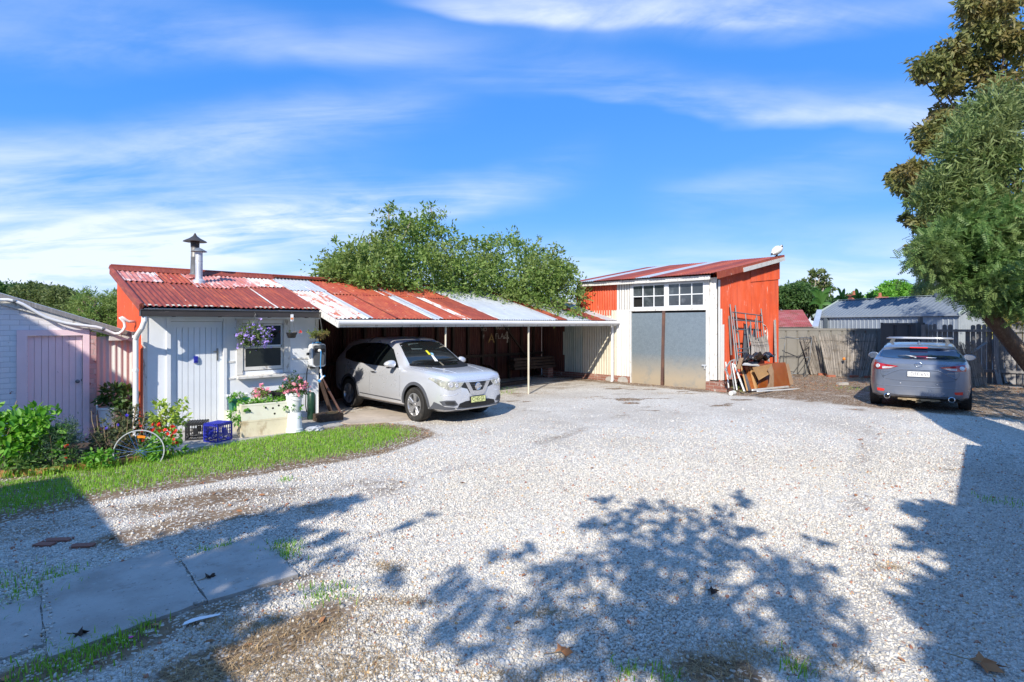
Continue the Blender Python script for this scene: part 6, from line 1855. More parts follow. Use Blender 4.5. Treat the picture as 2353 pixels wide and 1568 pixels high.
# milk crates
def crate(label, bl, br, mat, depth=.32, hgt=.29):
    A, B = gp(*z2m(*bl), SZ), gp(*z2m(*br), SZ)
    d = (B - A).normalized(); w_ = .32
    ang = math.atan2(d.y, d.x)
    t = thing('milk_crate', label, 'milk crate', (A.x, A.y, SZ), ang, 'milk crates on the slab')
    mb = MB()
    W_, D_, H_ = w_, depth, hgt
    for x in (0, W_ - .022):
        for y in (0, D_ - .022):
            mb.box(x, x + .022, y, y + .022, 0, H_)
    def side(P, U, N):
        P, U, N = Vector(P), Vector(U), Vector(N)
        V = Vector((0, 0, 1))
        def b(x0, x1, z0, z1, t0=0., t1=.010):
            vs = [P + U * x + V * z + N * q for q in (t0, t1) for z in (z0, z1) for x in (x0, x1)]
            mb.add(vs, [(0, 2, 3, 1), (4, 5, 7, 6), (0, 1, 5, 4), (2, 6, 7, 3), (0, 4, 6, 2), (1, 3, 7, 5)])
        b(.023, W_ - .023, H_ - .035, H_); b(.023, W_ - .023, 0, .025); b(.023, W_ - .023, .085, .10)
        for k in range(1, 7):
            x = .022 + (W_ - .044) * k / 7
            b(x - .004, x + .004, .1, H_ - .035, .001, .009)
        for z in (.145, .20):
            b(.023, W_ - .023, z - .004, z + .004, .002, .008)
        b(W_ * .38, W_ * .62, .10, .19, -.001, .011)
        for k in range(5):
            x0 = .03 + (W_ - .06) * k / 5; x1 = .03 + (W_ - .06) * (k + 1) / 5
            a0, a1 = (.025, .085) if k % 2 else (.085, .025)
            mb.bar(P + U * x0 + V * a0 + N * .005, P + U * x1 + V * a1 + N * .005, .008, .008)
    side((0, 0, 0), (1, 0, 0), (0, 1, 0)); side((0, D_ - .010, 0), (1, 0, 0), (0, 1, 0)); side((0.0, 0, 0), (0, 1, 0), (1, 0, 0)); side((W_ - .010, 0, 0), (0, 1, 0), (1, 0, 0))
    for k in range(8):                                              # turned over: the lattice base is on top
        y = .02 + (D_ - .04) * k / 7
        mb.box(.0, W_, y - .006, y + .006, H_, H_ + .007); 
    for k in range(8):
        x = .02 + (W_ - .04) * k / 7
        mb.box(x - .006, x + .006, .0, D_, H_ + .0072, H_ + .013)
    mb.build('crate', mat, t)
    return t
crate('black milk crate upside down beside the red flowers', (95, 1482), (282, 1470), MT['black_plastic'])
crate('blue milk crate upside down beside the foam boxes', (412, 1502), (592, 1455), MT['blue_plastic'], .30, .30)
# ================================================================== GARDEN BED
z3 = zm((0, 1500, 800, 2100), 2091)
def g3(x, y, z=0.):
    return gp(*z3(x, y), z)
ed_ = thing('garden_edging', 'orange brown timber edging along the flower bed', 'edging', g3(900, 975), 0)
ORG[ed_.name] = Vector(ed_.location)
mb = MB()
P = [g3(-60, 1075), g3(500, 1040), g3(880, 985), g3(1180, 960), g3(1600, 885), g3(1800, 850)]
for a, b in zip(P[:-1], P[1:]):
    mb.bar(a + Vector((0, 0, .035)), b + Vector((0, 0, .035)), .035, .10)
mb.build('board', pm('edging_wood', (.34, .16, .06), [((.18, .10, .05), 5, .5, .7)], rough=.8), ed_)
bed = [tuple(p[:2]) for p in P] + [tuple(L(-.05, -.05)[:2]), tuple(L(-.7, .0)[:2]), tuple(L(-2.6, .1)[:2])]
mb = MB(); mb.add([(x, y, .03) for x, y in bed], [tuple(range(len(bed)))])
so = mb.build('soil_bed', MT['soil']); so['kind'] = 'structure'
def plant(name, label, cat, base, parts, stem=None, group=None):
    """parts: (part, clumps, size, material, template, kw); clumps are relative to the base"""
    t = thing(name, label, cat, (base[0], base[1], 0), 0, group)
    for nm, cl_, sz, mk, tm, kw in parts:
        if kw.get('flower'):
            flowers(nm, cl_, sz, MT[mk], t)
        else:
            foliage(nm, cl_, sz, MT[mk], t, tm, **kw)
    if stem:
        mb = MB()
        for pts, r in stem:
            mb.tube(pts, r, 6)
        mb.build('stems', MT['stem_dry'], t)
    return t
def rel(x, y, base, dz=0.):
    """a pixel at the depth of the base, as an offset from it"""
    p = at(*z3(x, y), base[1])
    return (p.x - base[0], dz, p.z)
# big leafy bush at the left edge
B = g3(-40, 1000)
B = Vector((B.x, B.y, 0))
BUSH = B.copy()
def branch(n, top, spread, r=.008):
    out = []
    for k in range(n):
        a = R.uniform(0, 2 * math.pi)
        e = (spread * math.cos(a) * R.uniform(.4, 1), spread * math.sin(a) * R.uniform(.4, 1), top * R.uniform(.6, 1))
        out.append(([(0, 0, 0), (e[0] * .4, e[1] * .4, e[2] * .5), e], [r, r * .7, r * .35]))
    return out
cl_ = []
for x, y, r, n in ((20, 520, .20, 90), (210, 430, .13, 50), (120, 560, .24, 130), (290, 510, .19, 80), (370, 450, .09, 18), (260, 600, .28, 140), (420, 560, .20, 80), (540, 540, .13, 34), (90, 680, .30, 130), (320, 690, .20, 70), (-80, 560, .30, 120), (-90, 520, .18, 70), (120, 850, .26, 90), (250, 800, .18, 50)):
    cl_.append((rel(x, y, B, R.uniform(-.15, .25)), (r, r, r * .85), int(n * 1.35)))
plant('bush', 'large bright green leafy bush at the left edge of the flower bed', 'bush', B, [('foliage', cl_, .105, 'leaf_bright', LEAF6, dict(sub=7, tight=.20, shell=.45, roll=.5, var=.3))], branch(9, .95, .4, .014))
B = Vector((*g3(560, 990)[:2], 0))
cl_ = [(rel(x, y, B, R.uniform(-.05, .1)), (r, r, r * 1.3), n) for x, y, r, n in ((640, 560, .09, 330), (580, 620, .12, 420), (680, 640, .10, 330), (560, 740, .16, 600), (640, 780, .16, 500), (520, 860, .14, 420))]
plant('bush', 'dark needle leaved rosemary bush before the outhouse door', 'bush', B, [('foliage', cl_, .05, 'leaf_rosemary', LEAFN, dict(sub=14, tight=.3, shell=.3, droop=-.8))], branch(6, .7, .15, .006))
B = Vector((*g3(700, 985)[:2], 0))
cl_ = [(rel(x, y, B, 0), r, n) for x, y, r, n in ((640, 760, .07, 30), (660, 690, .07, 24), (700, 690, .06, 14), (620, 800, .06, 22), (740, 900, .12, 90), (800, 870, .12, 80), (680, 900, .10, 60))]
plant('shrub', 'low dark shrub dotted with tiny red blooms in the bed', 'shrub', B, [('foliage', cl_[:4], .075, 'leaf_bright', LEAF6, dict(sub=6, tight=.2)), ('dark_foliage', cl_[4:], .05, 'leaf_dark', LEAF, dict(sub=8)), ('flowers', [(rel(x, y, B, -.1), .05, 3) for x, y in ((710, 740), (700, 850), (790, 850), (760, 720))], .018, 'red_flower', None, dict(flower=1))])
for i, (x, y) in enumerate(((180, 1020), (420, 1000), (90, 1035), (300, 960))):
    B = Vector((*g3(x, y + 30)[:2], 0))
    plant('seedling', ('small dark green herb at the foot of the leafy bush', 'broad leaved herb beside the timber edging', 'low herb at the left end of the timber edging', 'yellowish vine seedling behind the edging')[i], 'herb', B, [('foliage', [((0, 0, .10), (.26, .14, .10), 70), ((.1, 0, .15), (.15, .1, .08), 30)], .07, 'leaf_fern' if i < 3 else 'leaf_lime', LEAF6, dict(sub=6, roll=.5))], None, 'low herbs in the flower bed')
# dark purple sage with dry spikes
B = Vector((*g3(1120, 905)[:2], 0))
cl_ = [(rel(x, y, B, R.uniform(-.05, .3)), r, n) for x, y, r, n in ((1060, 520, .16, 150), (1180, 500, .17, 170), (1330, 500, .17, 170), (1420, 540, .14, 100), (1250, 600, .18, 200), (1020, 640, .14, 120), (1130, 700, .18, 200), (1300, 680, .18, 180), (1000, 760, .15, 130), (1180, 820, .18, 180), (1350, 780, .16, 140), (950, 840, .13, 90))]
sp_ = []
for x, y in ((940, 380), (985, 430), (1130, 430), (1150, 420), (1080, 540), (1120, 600), (1170, 620), (1280, 380), (1380, 330), (1405, 310), (1460, 400), (1340, 440), (1470, 460), (1240, 450)):
    e = rel(x, y, B, R.uniform(0, .2)); sp_.append(([(e[0] * .8 + .02, e[1], e[2] - .35), (e[0] * .95, e[1], e[2] - .15), e], [.006, .005, .003]))
plant('sage_bush', 'dark leaved sage bush with dry flower spikes behind the bicycle wheel', 'bush', B, [('foliage', cl_, .055, 'leaf_purple', LEAFW, dict(sub=8, tight=.2, shell=.5, roll=.6)), ('flowers', [(rel(x, y, B, 0), .03, 5) for x, y in ((1210, 515), (1110, 570), (1360, 420))], .02, 'blue_flower', None, dict(flower=1))], sp_ + branch(8, .6, .35, .006))
B = Vector((*g3(1030, 985)[:2], 0))
plant('mint_clump', 'clump of pale green mint at the foot of the bicycle wheel', 'herb', B, [('foliage', [((0, 0, .12), (.17, .12, .12), 130), ((.1, .05, .16), (.12, .1, .08), 60), ((-.08, .02, .14), (.10, .1, .1), 50)], .062, 'leaf_bright', LEAF6, dict(sub=6, roll=.5))])
# white tub with hydrangea by the screen
B = L(-.42, .45)
tu = ything('flower_tub', 'white tub holding a broad leaved hydrangea before the iron screen', 'flower pot', -.42, .45, 0)
mb = MB(); mb.lathe([(.14, 0.2), (.17, .50), (.185, .505), (.185, .54), (.17, .54), (.16, .5)], 24, (-.42, .45, 0)); mb.build('tub', MT['white_plastic'], tu, True, 40)
foliage('foliage', [((-.43, .42, .78), (.17, .16, .16), 150), ((-.20, .36, .66), (.17, .16, .16), 150), ((-.34, .34, .60), (.2, .15, .12), 90)], .11, MT['leaf_dark'], tu, LEAF6, 8, .18, .5, 0, .5)
# red salvia plant with light leaves
B = Vector((*g3(1680, 860)[:2], 0))
cl_ = [(rel(x, y, B, R.uniform(-.05, .15)), r, n) for x, y, r, n in ((1680, 330, .10, 55), (1840, 330, .09, 40), (1640, 420, .13, 80), (1780, 420, .14, 90), (1720, 490, .15, 110), (1830, 500, .12, 70), (1620, 520, .10, 50))]
cl2 = [(rel(x, y, B, R.uniform(-.2, .05)), r, n) for x, y, r, n in ((1700, 640, .15, 90), (1790, 690, .16, 110), (1650, 720, .14, 80), (1740, 780, .14, 90), (1840, 780, .08, 30), (1580, 790, .10, 50))]
plant('salvia_bush', 'pale yellow green salvia with red blooms beside the bicycle wheel', 'bush', B, [('foliage', cl_, .085, 'leaf_yellowgreen', LEAF, dict(sub=6, tight=.25, shell=.3, droop=.2, roll=.6)), ('lower_foliage', cl2, .08, 'leaf_bright', LEAF6, dict(sub=6, roll=.5)), ('flowers', [(rel(x, y, B, R.uniform(-.22, -.1)), (.035, .03, .055), 9) for x, y in ((1580, 525), (1690, 540), (1740, 515), (1830, 545), (1870, 560), (1730, 600), (1860, 640), (1880, 680), (1565, 690), (1820, 570), (1660, 525))] + [(rel(1478, 560, B, -.05), (.04, .03, .05), 9)], .026, 'red_flower', None, dict(flower=1))], branch(8, .75, .2, .006))
# bicycle wheel standing in the bed
hubp = g3(1460, 880)
H_ = at(*z3(1455, 806), g3(1455, 925).y)
bw_ = thing('bicycle_wheel', 'bare bicycle wheel with an orange reflector standing in the bed', 'bicycle wheel', (H_.x, H_.y, H_.z), math.radians(22))
rw = .315
Mx = Matrix.Rotation(math.radians(90), 4, 'X')
mb = MB(); n_ = 48
mb.lathe([(rw - .012, -.012), (rw, -.012), (rw, .012), (rw - .012, .012), (rw - .016, 0)], n_, M=Mx, capb=False, capt=False); mb.build('rim', MT['galv'], bw_, True, 50)
mb = MB()
for k in range(28):
    a = 2 * math.pi * k / 28; b = a + (.5 if k % 2 else -.5)
    s_ = .03 if (k // 2) % 2 else -.03
    mb.tube([(.022 * math.cos(b), s_, .022 * math.sin(b)), ((rw - .012) * math.cos(a), 0, (rw - .012) * math.sin(a))], .0022, 4)
mb.build('spokes', MT['chrome'], bw_)
mb = MB(); mb.lathe([(.010, -.06), (.022, -.04), (.022, -.028), (.014, -.02), (.014, .02), (.022, .028), (.022, .04), (.010, .06)], 16, M=Mx); mb.build('hub', MT['chrome'], bw_, True, 40)
mb = MB(); pr_ = [(math.cos(a) * .235, math.sin(a) * .235) for a in np.linspace(1.22, 1.66, 6)] + [(math.cos(a) * .20, math.sin(a) * .20) for a in np.linspace(1.66, 1.22, 6)]
mb.prism(pr_, .012, (0, .0, 0), (1, 0, 0), (0, 0, 1)); mb.build('reflector', MT['orange'], bw_)
# ================================================================== LAWN, WEEDS, STRAW, LITTER
def blades(name, P, h0, h1, w, mat, lean=.5, flat=0.):
    n = len(P)
    a = RN.random(n) * 2 * math.pi
    h = h0 + (h1 - h0) * RN.random(n)
    ln = lean * RN.random(n)
    d = np.stack([np.cos(a), np.sin(a), np.zeros(n)], 1)
    up = np.array([0, 0, 1.0])
    s = np.stack([-np.sin(a), np.cos(a), np.zeros(n)], 1)
    z = gz(P[:, 0], P[:, 1])
    b = np.concatenate([P, z[:, None]], 1)
    m = b + d * (h * ln * .35)[:, None] + up * (h * .55 * (1 - flat))[:, None] + up * .004
    t = b + d * (h * (ln * 1.0 + flat))[:, None] + up * (h * (1 - .35 * ln) * (1 - flat))[:, None] + up * .006
    wv = s * (w * (.7 + .6 * RN.random(n)))[:, None]
    V = np.stack([b - wv, b + wv, m + wv * .8, m - wv * .8, t], 1).reshape(-1, 3)
    k = np.arange(n)[:, None] * 5
    me = bpy.data.meshes.new(name)
    F1 = np.concatenate([k + np.array([[0, 1, 2]]), k + np.array([[0, 2, 3]]), k + np.array([[3, 2, 4]])], 1).reshape(-1, 3)
    me.vertices.add(len(V)); me.loops.add(F1.size); me.polygons.add(len(F1))
    me.vertices.foreach_set('co', V.reshape(-1).astype(np.float32))
    me.loops.foreach_set('vertex_index', F1.reshape(-1).astype(np.int32))
    me.polygons.foreach_set('loop_start', (np.arange(len(F1)) * 3).astype(np.int32)); me.polygons.foreach_set('loop_total', np.full(len(F1), 3, np.int32))
    me.materials.append(mat); me.update(calc_edges=True)
    o = bpy.data.objects.new(name, me); COL.objects.link(o); o['kind'] = 'stuff'
    return o
def in_region(n, poly, pad=0.):
    q = np.array(poly); lo, hi = q.min(0) - pad, q.max(0) + pad
    P = lo + RN.random((n, 2)) * (hi - lo)
    return P[inpoly(P, poly)]
c_l = np.mean(np.array(LAWN), 0)
P = in_region(125000, [tuple(c_l + (np.array(q_) - c_l) * 1.025) for q_ in LAWN])
edge_d = seg_dist(P[:, 0], P[:, 1], lawn_low)
thin = sstep(edge_d, .0, .45)
P = P[(RN.random(len(P)) < .12 + .88 * thin * (.55 + .6 * fbm(P[:, 0], P[:, 1], 2.2, 4)))]
blades('lawn_grass', P, .022, .065, .0032, MT['grass_blade'], .9)
# longer tufts along the edging
Q = []
for a, b in zip(bed[:5], bed[1:6]):
    a, b = np.array(a), np.array(b)
    for k in range(110):
        Q.append(a + (b - a) * R.random() + RN.normal(size=2) * .04 + np.array([.05, -.06]))
blades('edging_grass', np.array(Q), .06, .17, .004, MT['grass_blade'], .8)
# weeds in the gravel
W_ = []
for px, py, r, n in ((650, 1262, .09, 150), (665, 1280, .06, 50), (755, 1370, .10, 130), (515, 1258, .04, 40), (470, 1268, .04, 30), (215, 1500, .10, 160), (280, 1478, .07, 90), (150, 1530, .12, 150), (330, 1440, .06, 60), (90, 1545, .1, 90), (1150, 895, .25, 120), (1160, 903, .2, 80), (1820, 1530, .05, 40), (1840, 1545, .05, 30), (1440, 1548, .05, 40), (1525, 1560, .06, 50), (2275, 1150, .1, 40), (2330, 1160, .1, 40), (1985, 896, .3, 60), (1960, 893, .3, 60), (655, 1105, .05, 40), (1130, 895, .12, 50), (1690, 893, .2, 60), (1700, 900, .2, 60), (30, 1330, .15, 60), (80, 1345, .12, 50), (60, 1375, .12, 60), (150, 1320, .1, 50)):
    c_ = gg(px, py)
    W_.append(np.array([c_.x, c_.y]) + RN.normal(size=(n, 2)) * r)
blades('weeds', np.concatenate(W_), .02, .075, .0035, MT['grass_blade'], 1.0)
# straw: dead grass lying in patches
S_ = []
for px, py, rx, ry, n in ((620, 1500, .32, .14, 900), (760, 1440, .30, .12, 700), (900, 1385, .16, .05, 260), (480, 1560, .25, .1, 500), (700, 1560, .3, .12, 700), (560, 1440, .22, .08, 400), (860, 1530, .2, .1, 400), (1180, 1560, .2, .05, 160), (880, 1300, .08, .03, 100), (900, 1310, .07, .03, 90), (1260, 1410, .10, .03, 120), (1620, 1540, .22, .08, 420), (1700, 1500, .14, .07, 260), (2050, 1308, .07, .03, 80), (2175, 1080, .08, .03, 50), (1910, 1530, .2, .06, 160), (1640, 893, .6, .10, 500), (1560, 905, .5, .12, 400), (1480, 893, .5, .1, 400), (1420, 890, .4, .1, 300), (1350, 915, .35, .1, 160), (1150, 940, .3, .1, 150), (1230, 905, .4, .12, 200), (1700, 885, .6, .2, 500), (1900, 885, 1.0, .4, 900), (1840, 872, .8, .2, 500), (1820, 895, .7, .15, 400), (960, 1000, .25, .1, 250), (860, 985, .3, .06, 200), (760, 965, .2, .06, 260), (745, 955, .1, .05, 160), (500, 1095, .4, .06, 200), (700, 1062, .4, .06, 200), (840, 1040, .3, .06, 200)):
    c_ = gg(px, py)
    S_.append(np.array([c_.x, c_.y]) + RN.normal(size=(n, 2)) * np.array([rx, ry]))
S_ = np.concatenate(S_)
keep = np.ones(len(S_), bool)
for s in SLABW:
    keep &= ~inpoly(S_, s)
blades('dry_grass', S_[keep], .03, .10, .0022, MT['straw'], .8, .75)
# leaf litter and twigs on the earth before the far fence
def litter():
    n = 2600
    P = np.stack([7.5 + RN.random(n) * 11, 15 + RN.random(n) * 6.5], 1)
    d = dirt_of(P[:, 0], P[:, 1]); P = P[RN.random(n) < d * .8]
    P2 = np.stack([(RN.random(1500) * 2 - 1) * 9, 3 + RN.random(1500) * 11], 1)
    P2 = P2[RN.random(len(P2)) < .10 + .3 * (dirt_of(P2[:, 0], P2[:, 1]) > .3)]
    P = np.concatenate([P, P2])
    Z = gz(P[:, 0], P[:, 1]) + .012
    rt = frame_rots(np.stack([RN.normal(size=len(P)), RN.normal(size=len(P)), RN.normal(size=len(P)) * .15], 1), .2)
    o = scatter('leaf_litter', LEAF6[0], LEAF6[1], np.concatenate([P, Z[:, None]], 1), rt, .035 + .045 * RN.random(len(P)), MT['dead_leaf']); o['kind'] = 'stuff'
litter()
mz6 = zm((1400, 1900, 2900, 2730), 2353); mz7 = zm((2800, 1600, 4096, 2730), 1798); mz5 = zm((0, 1900, 1400, 2730), 2353)
def big_leaf(label, px, py, ln, ang, mk='dead_leaf'):
    p = gp(px, py, .03)
    t = thing('fallen_leaf', label, 'leaf', (p.x, p.y, .022), ang, 'big dead leaves on the gravel')
    V, Fc = [(0, 0, .01)], []
    lob = [0.35, .55, .40, .8, .45, .95, .5, 1.05, .5, .95, .45, .8, .4, .55, .35]
    for k, r in enumerate(lob):
        a = math.radians(-150 + 300 * k / (len(lob) - 1))
        V.append((r * ln * .5 * math.cos(a), r * ln * .45 * math.sin(a), .012 + .02 * math.sin(k * 1.3)))
    for k in range(1, len(lob)):
        Fc.append((0, k, k + 1))
    mesh_obj('blade', V, Fc, MT[mk], t)
    mb = MB(); mb.tube([(0, 0, .012), (-ln * .3, .01, .008), (-ln * .6, .03, .004)], .003, 5); mb.build('stalk', MT['stem_dry'], t)
big_leaf('large tan lobed leaf in the tree shadow at the bottom edge', *mz6(1325, 1110), .17, .4)
big_leaf('pinkish curled leaf in the shade at the bottom right corner', *mz7(1560, 1460), .26, -.5)
big_leaf('dark dry leaf lying on the middle of the concrete path', *mz5(1400, 690), .12, 1.1, 'dark_timber')
big_leaf('thin brown leaf lying near the corner of the long path slab', *mz5(525, 1068), .13, .2, 'dark_timber')
big_leaf('dark curled leaf on the gravel right of the tree shadow', *mz7(60, 1060), .12, -.3, 'dark_timber')
br_ = []
for i, (x, y, a, s) in enumerate(((390, 440, .1, 1.0), (560, 478, .12, .8), (300, 470, .0, .7))):
    p = gp(*mz5(x, y), .01)
    t = thing('brick', ('largest brick sunk in the gravel in the shade left of the drive', 'narrow red brick end sunk in the gravel nearest the sunlit drive', 'smallest sunken brick piece farthest left in the shaded gravel')[i], 'brick', (p.x, p.y, 0), a, 'bricks sunk in the gravel')
    mb = MB(); mb.box(-.115 * s, .115 * s, -.04, .04, -.02, .022); mb.build('body', MT['brick'], t)
p = gp(*mz5(1345, 985), .01)
t = thing('torn_paper', 'torn strip of white packaging at the foot of the path', 'litter', (p.x, p.y, .02), .5)
mesh_obj('strip', [(-.10, -.02, 0), (0, -.03, .015), (.12, -.005, .005), (.12, .012, .008), (.0, .0, .022), (-.09, .012, .003), (.03, .03, .01), (-.05, .035, .004)], [(0, 1, 4, 5), (1, 2, 3, 4), (5, 4, 6, 7)], MT['card_white'], t)
p = gp(*mz5(882, 1113), .01)
t = thing('petal', 'single magenta petal on the grass beside the path', 'petal', (p.x, p.y, .03), .3)
mesh_obj('petal_blade', [(-.015, -.008, 0), (.01, -.014, .004), (.02, .0, .006), (.008, .013, .003), (-.012, .01, 0)], [(0, 1, 2, 3, 4)], pm('magenta', (.7, .03, .4), tone=0), t)
# ================================================================== FENCES AND THE FAR SIDE
def gfence(px, py):
    p = gg(px, py); return p
def trap(ph):                                            # trapezoid rib, used for the steel cladding
    return 1.0 if ph < .12 else (1 - (ph - .12) / .06 if ph < .18 else (-0.0 if ph < .94 else (ph - .94) / .06))
FP = [gg(1780, 860), gg(2026, 862)]
FQ = [gg(2026, 866), gg(2122, 870)]
FW = [gg(2122, 874), gg(2400, 887)]
def steel_fence(label, A, B, h, mk, rail=.05):
    d = (B - A); l = d.length; d.normalize()
    t = thing('steel_fence', label, 'fence', (A.x, A.y, A.z), math.atan2(d.y, d.x), 'steel sheet fence panels')
    mb = MB(); mb.corr((0.03, 0, -.03), (1, 0, 0), (0, 0, 1), l - .06, h, N=(0, -1, 0), pitch=.40, amp=.035, per=16, prof=lambda p: 1.0 if p < .82 else (0.0 if p > .86 and p < .96 else .5))
    mb.build('sheet', MT[mk], t)
    mb = MB(); mb.box(0, l, -.05, .03, h - .03, h + rail)
    mb.box(0, l, -.05, .03, .0, .06)
    mb.build('rail', MT[mk], t)
    for x in (0, l):
        mb = MB(); mb.box(x - .035, x + .035, -.055, .035, -.05, h + rail + .012); mb.build('post', MT[mk], t)
    return t
steel_fence('low olive grey steel sheet fence behind the cage and reed screens', FP[0], FP[1], 1.66, 'colorbond')
steel_fence('tall dark steel fence panel behind the grey hatchback', FQ[0], FQ[1], 1.86, 'colorbond_dark')
pp = gg(2120, 872)
t = thing('steel_post', 'tall thin dark post rising above the steel fence', 'post', (pp.x, pp.y + .1, pp.z))
mb = MB(); mb.box(-.05, .05, -.05, .05, 0, 2.12); mb.box(-.14, -.05, -.04, .04, 0, 1.92); mb.build('post_body', MT['colorbond_dark'], t)
# paling fence
A, B = FW; d = (B - A); l = d.length; d.normalize(); ang = math.atan2(d.y, d.x)
pf = thing('paling_fence', 'old grey timber paling fence with rounded tops and missing palings', 'fence', (A.x, A.y, A.z), ang)
mb = MB()
x = .02; k = 0
while x < l:
    w_ = R.uniform(.095, .13)
    h_ = 1.86 + R.uniform(-.02, .03)
    if k in (3, 6, 7, 8):
        h_ -= R.uniform(.10, .32)
    if k not in (7,):
        n_ = 6
        top = [(x + w_ / 2 - w_ / 2 * math.cos(math.pi * i / n_), h_ - .05 + .05 * math.sin(math.pi * i / n_)) for i in range(n_ + 1)]
        mb.prism([(x, 0), (x + w_, 0)] + top[::-1], -.018, (0, 0, 0), (1, 0, 0), (0, 0, 1))
    x += w_ + R.uniform(.008, .03); k += 1
mb.build('palings', MT['grey_timber'], pf)
mb = MB()
for z in (.35, 1.62):
    mb.box(0, l, -.06, -.005, z, z + .08)
mb.build('rail', MT['grey_timber'], pf)
for x in (.0, l * .62):
    mb = MB(); mb.box(x - .06, x + .06, -.14, -.062, 0, 1.85); mb.build('post', MT['grey_timber'], pf)
pfd = d.copy(); pfA = A.copy()
# reed screens: thin sticks wired together
def reeds(name, label, pts_bot, pts_top, n, Yb, group=None, toff=.25, th=.011, fan=0.):
    """sticks between a bottom and a top edge (pixels at a depth), kept in one panel"""
    b0, b1 = at(*pts_bot[0], Yb), at(*pts_bot[1], Yb)
    t0, t1 = at(*pts_top[0], Yb + toff), at(*pts_top[1], Yb + toff)
    base = (b0 + b1) / 2
    t = thing(name, label, 'reed screen', (base.x, base.y, base.z), 0, group)
    mb = MB()
    for k in range(n):
        f = k / (n - 1)
        p = b0.lerp(b1, f) - base + Vector((RN.normal() * .01, RN.normal() * .012, R.uniform(-.02, .02)))
        q = t0.lerp(t1, f) - base + Vector((RN.normal() * .02, RN.normal() * .015, R.uniform(-.12, .05)))
        mid = p.lerp(q, .5) + Vector((RN.normal() * .012, -.02, 0))
        r_ = th * R.uniform(.6, 1.3)
        mb.tube([p, mid, q], [r_, r_, r_ * .7], 4)
    mb.build('reeds', MT['brush'], t)
    mb = MB()
    for z in (.18, .40, .62, .84):
        a, b = b0.lerp(t0, z) - base, b1.lerp(t1, z) - base
        mb.tube([a.lerp(b, f) + Vector((0, -.018, .012 * math.sin(9 * f))) for f in np.linspace(0, 1, 9)], .005, 4)
    mb.build('wire', MT['wire'], t)
    return t
RS = 'reed screens along the fence'
reeds('reed_screen', 'wide leaning reed screen against the olive steel fence', ((1903, 864), (1992, 868)), ((1880, 768), (2016, 770)), 150, gg(1950, 866).y, RS, .22)
reeds('reed_screen', 'narrow tilted reed screen inside the wire cage frame', ((1865, 860), (1893, 862)), ((1838, 775), (1876, 770)), 62, gg(1880, 862).y, RS, .12)
reeds('reed_screen', 'shaded reed screen on the paling fence behind the hatchback', ((2150, 884), (2268, 886)), ((2140, 786), (2240, 788)), 150, gg(2200, 886).y - .12, RS, .05)
ob = at(1939.5, 825, gg(1950, 866).y - .12)
t = thing('ball', 'small orange ball hanging on the reed screen', 'ball', ob)
mb = MB(); mb.lathe([(.01, -.05), (.035, -.04), (.048, -.012), (.048, .012), (.035, .04), (.01, .05)], 14, capt=True); mb.build('ball_body', MT['orange'], t, True)
# wire cage frame leaning by the shed
def jz(x, y, Y):
    return at(*z6(x, y), Y)
Yc = gg(*z6(1000, 1125)).y
base = gg(*z6(1050, 1130))
cg = thing('wire_cage', 'bent galvanised steel cage frame standing by the olive fence', 'frame', base)
def rb_(x, y, dy=0.):
    return jz(x, y, Yc + dy) - base
mb = MB()
for pts in ([(920, 620), (900, 760), (888, 950)], [(915, 620), (1245, 635)], [(920, 630, .35), (1165, 655, .0), (1245, 640, .35)], [(1245, 640), (1225, 860), (1140, 1135)], [(1245, 640, .4), (1205, 1060, .4)], [(985, 1080, .3), (1160, 1095, .3)], [(1000, 1125), (1090, 1135), (1135, 1130)], [(1160, 885), (1225, 870)], [(815, 635), (910, 640)], [(815, 635), (790, 940)], [(1135, 1130), (1205, 1090, .35)]):
    mb.tube([rb_(*p) for p in pts], .014, 8)
mb.build('tubes', MT['galv_pipe'], cg, True)
mb = MB()
for pts in ([(1235, 660, .1), (1080, 885, .2), (830, 885, .4)], [(1080, 885, .2), (1065, 1085, .2)], [(1225, 880, .1), (1070, 1085, .25)]):
    mb.tube([rb_(*p) for p in pts], .012, 6)
mb.build('strut', MT['cord'], cg)
# timber frame of boards leaning on the paling fence
zr_ = zm((3400, 1250, 4096, 1750), 2183)
Yt = gg(*zr_(1950, 905)).y
tb = gg(*zr_(1960, 905))
tf_ = thing('wooden_pallet', 'grey timber pallet frame leaning on the paling fence at the right', 'pallet', tb)
def tb_(x, y, dy=0.):
    return at(*zr_(x, y), Yt + dy) - tb
mb = MB()
for (x0, y0, x1, y1) in ((1770, 345, 1880, 905), (1920, 330, 2040, 905), (2060, 320, 2170, 890)):
    mb.bar(tb_(x1, y1, 0), tb_(x0, y0, .45), .17, .022, up=(0, 1, 0))
for (x0, y0, x1, y1) in ((1840, 350, 1960, 890), (1990, 340, 2100, 880)):
    mb.bar(tb_(x1, y1, .05), tb_(x0, y0, .49), .09, .022, up=(0, 1, 0))
mb.build('boards', MT['grey_timber'], tf_)
mb = MB(); mb.bar(tb_(1750, 355, .47), tb_(2060, 325, .47), .06, .05); mb.bar(tb_(1840, 630, .26), tb_(2130, 610, .26), .06, .05); mb.build('crossbar', MT['grey_timber'], tf_)
t = thing('board', 'short weathered board propped diagonally on the reed screen', 'board', tb)
mb = MB(); mb.bar(tb_(1520, 515, .1), tb_(1710, 380, .3), .09, .025); mb.build('plank', MT['grey_timber'], t)
for i, (x0, y0, x1, y1) in enumerate(((1990, 945, 2183, 950), (2090, 905, 2183, 895))):
    p, q = gg(*zr_(x0, y0)), gg(*zr_(x1, y1))
    t = thing('board', ('pale flat board on the ground before the timber frame', 'short flat board under the timber frame')[i], 'board', p)
    mb = MB(); mb.bar(Vector((0, 0, .02)), q - p + Vector((0, 0, .02)), .10, .02); mb.build('plank', MT['grey_timber'], t)
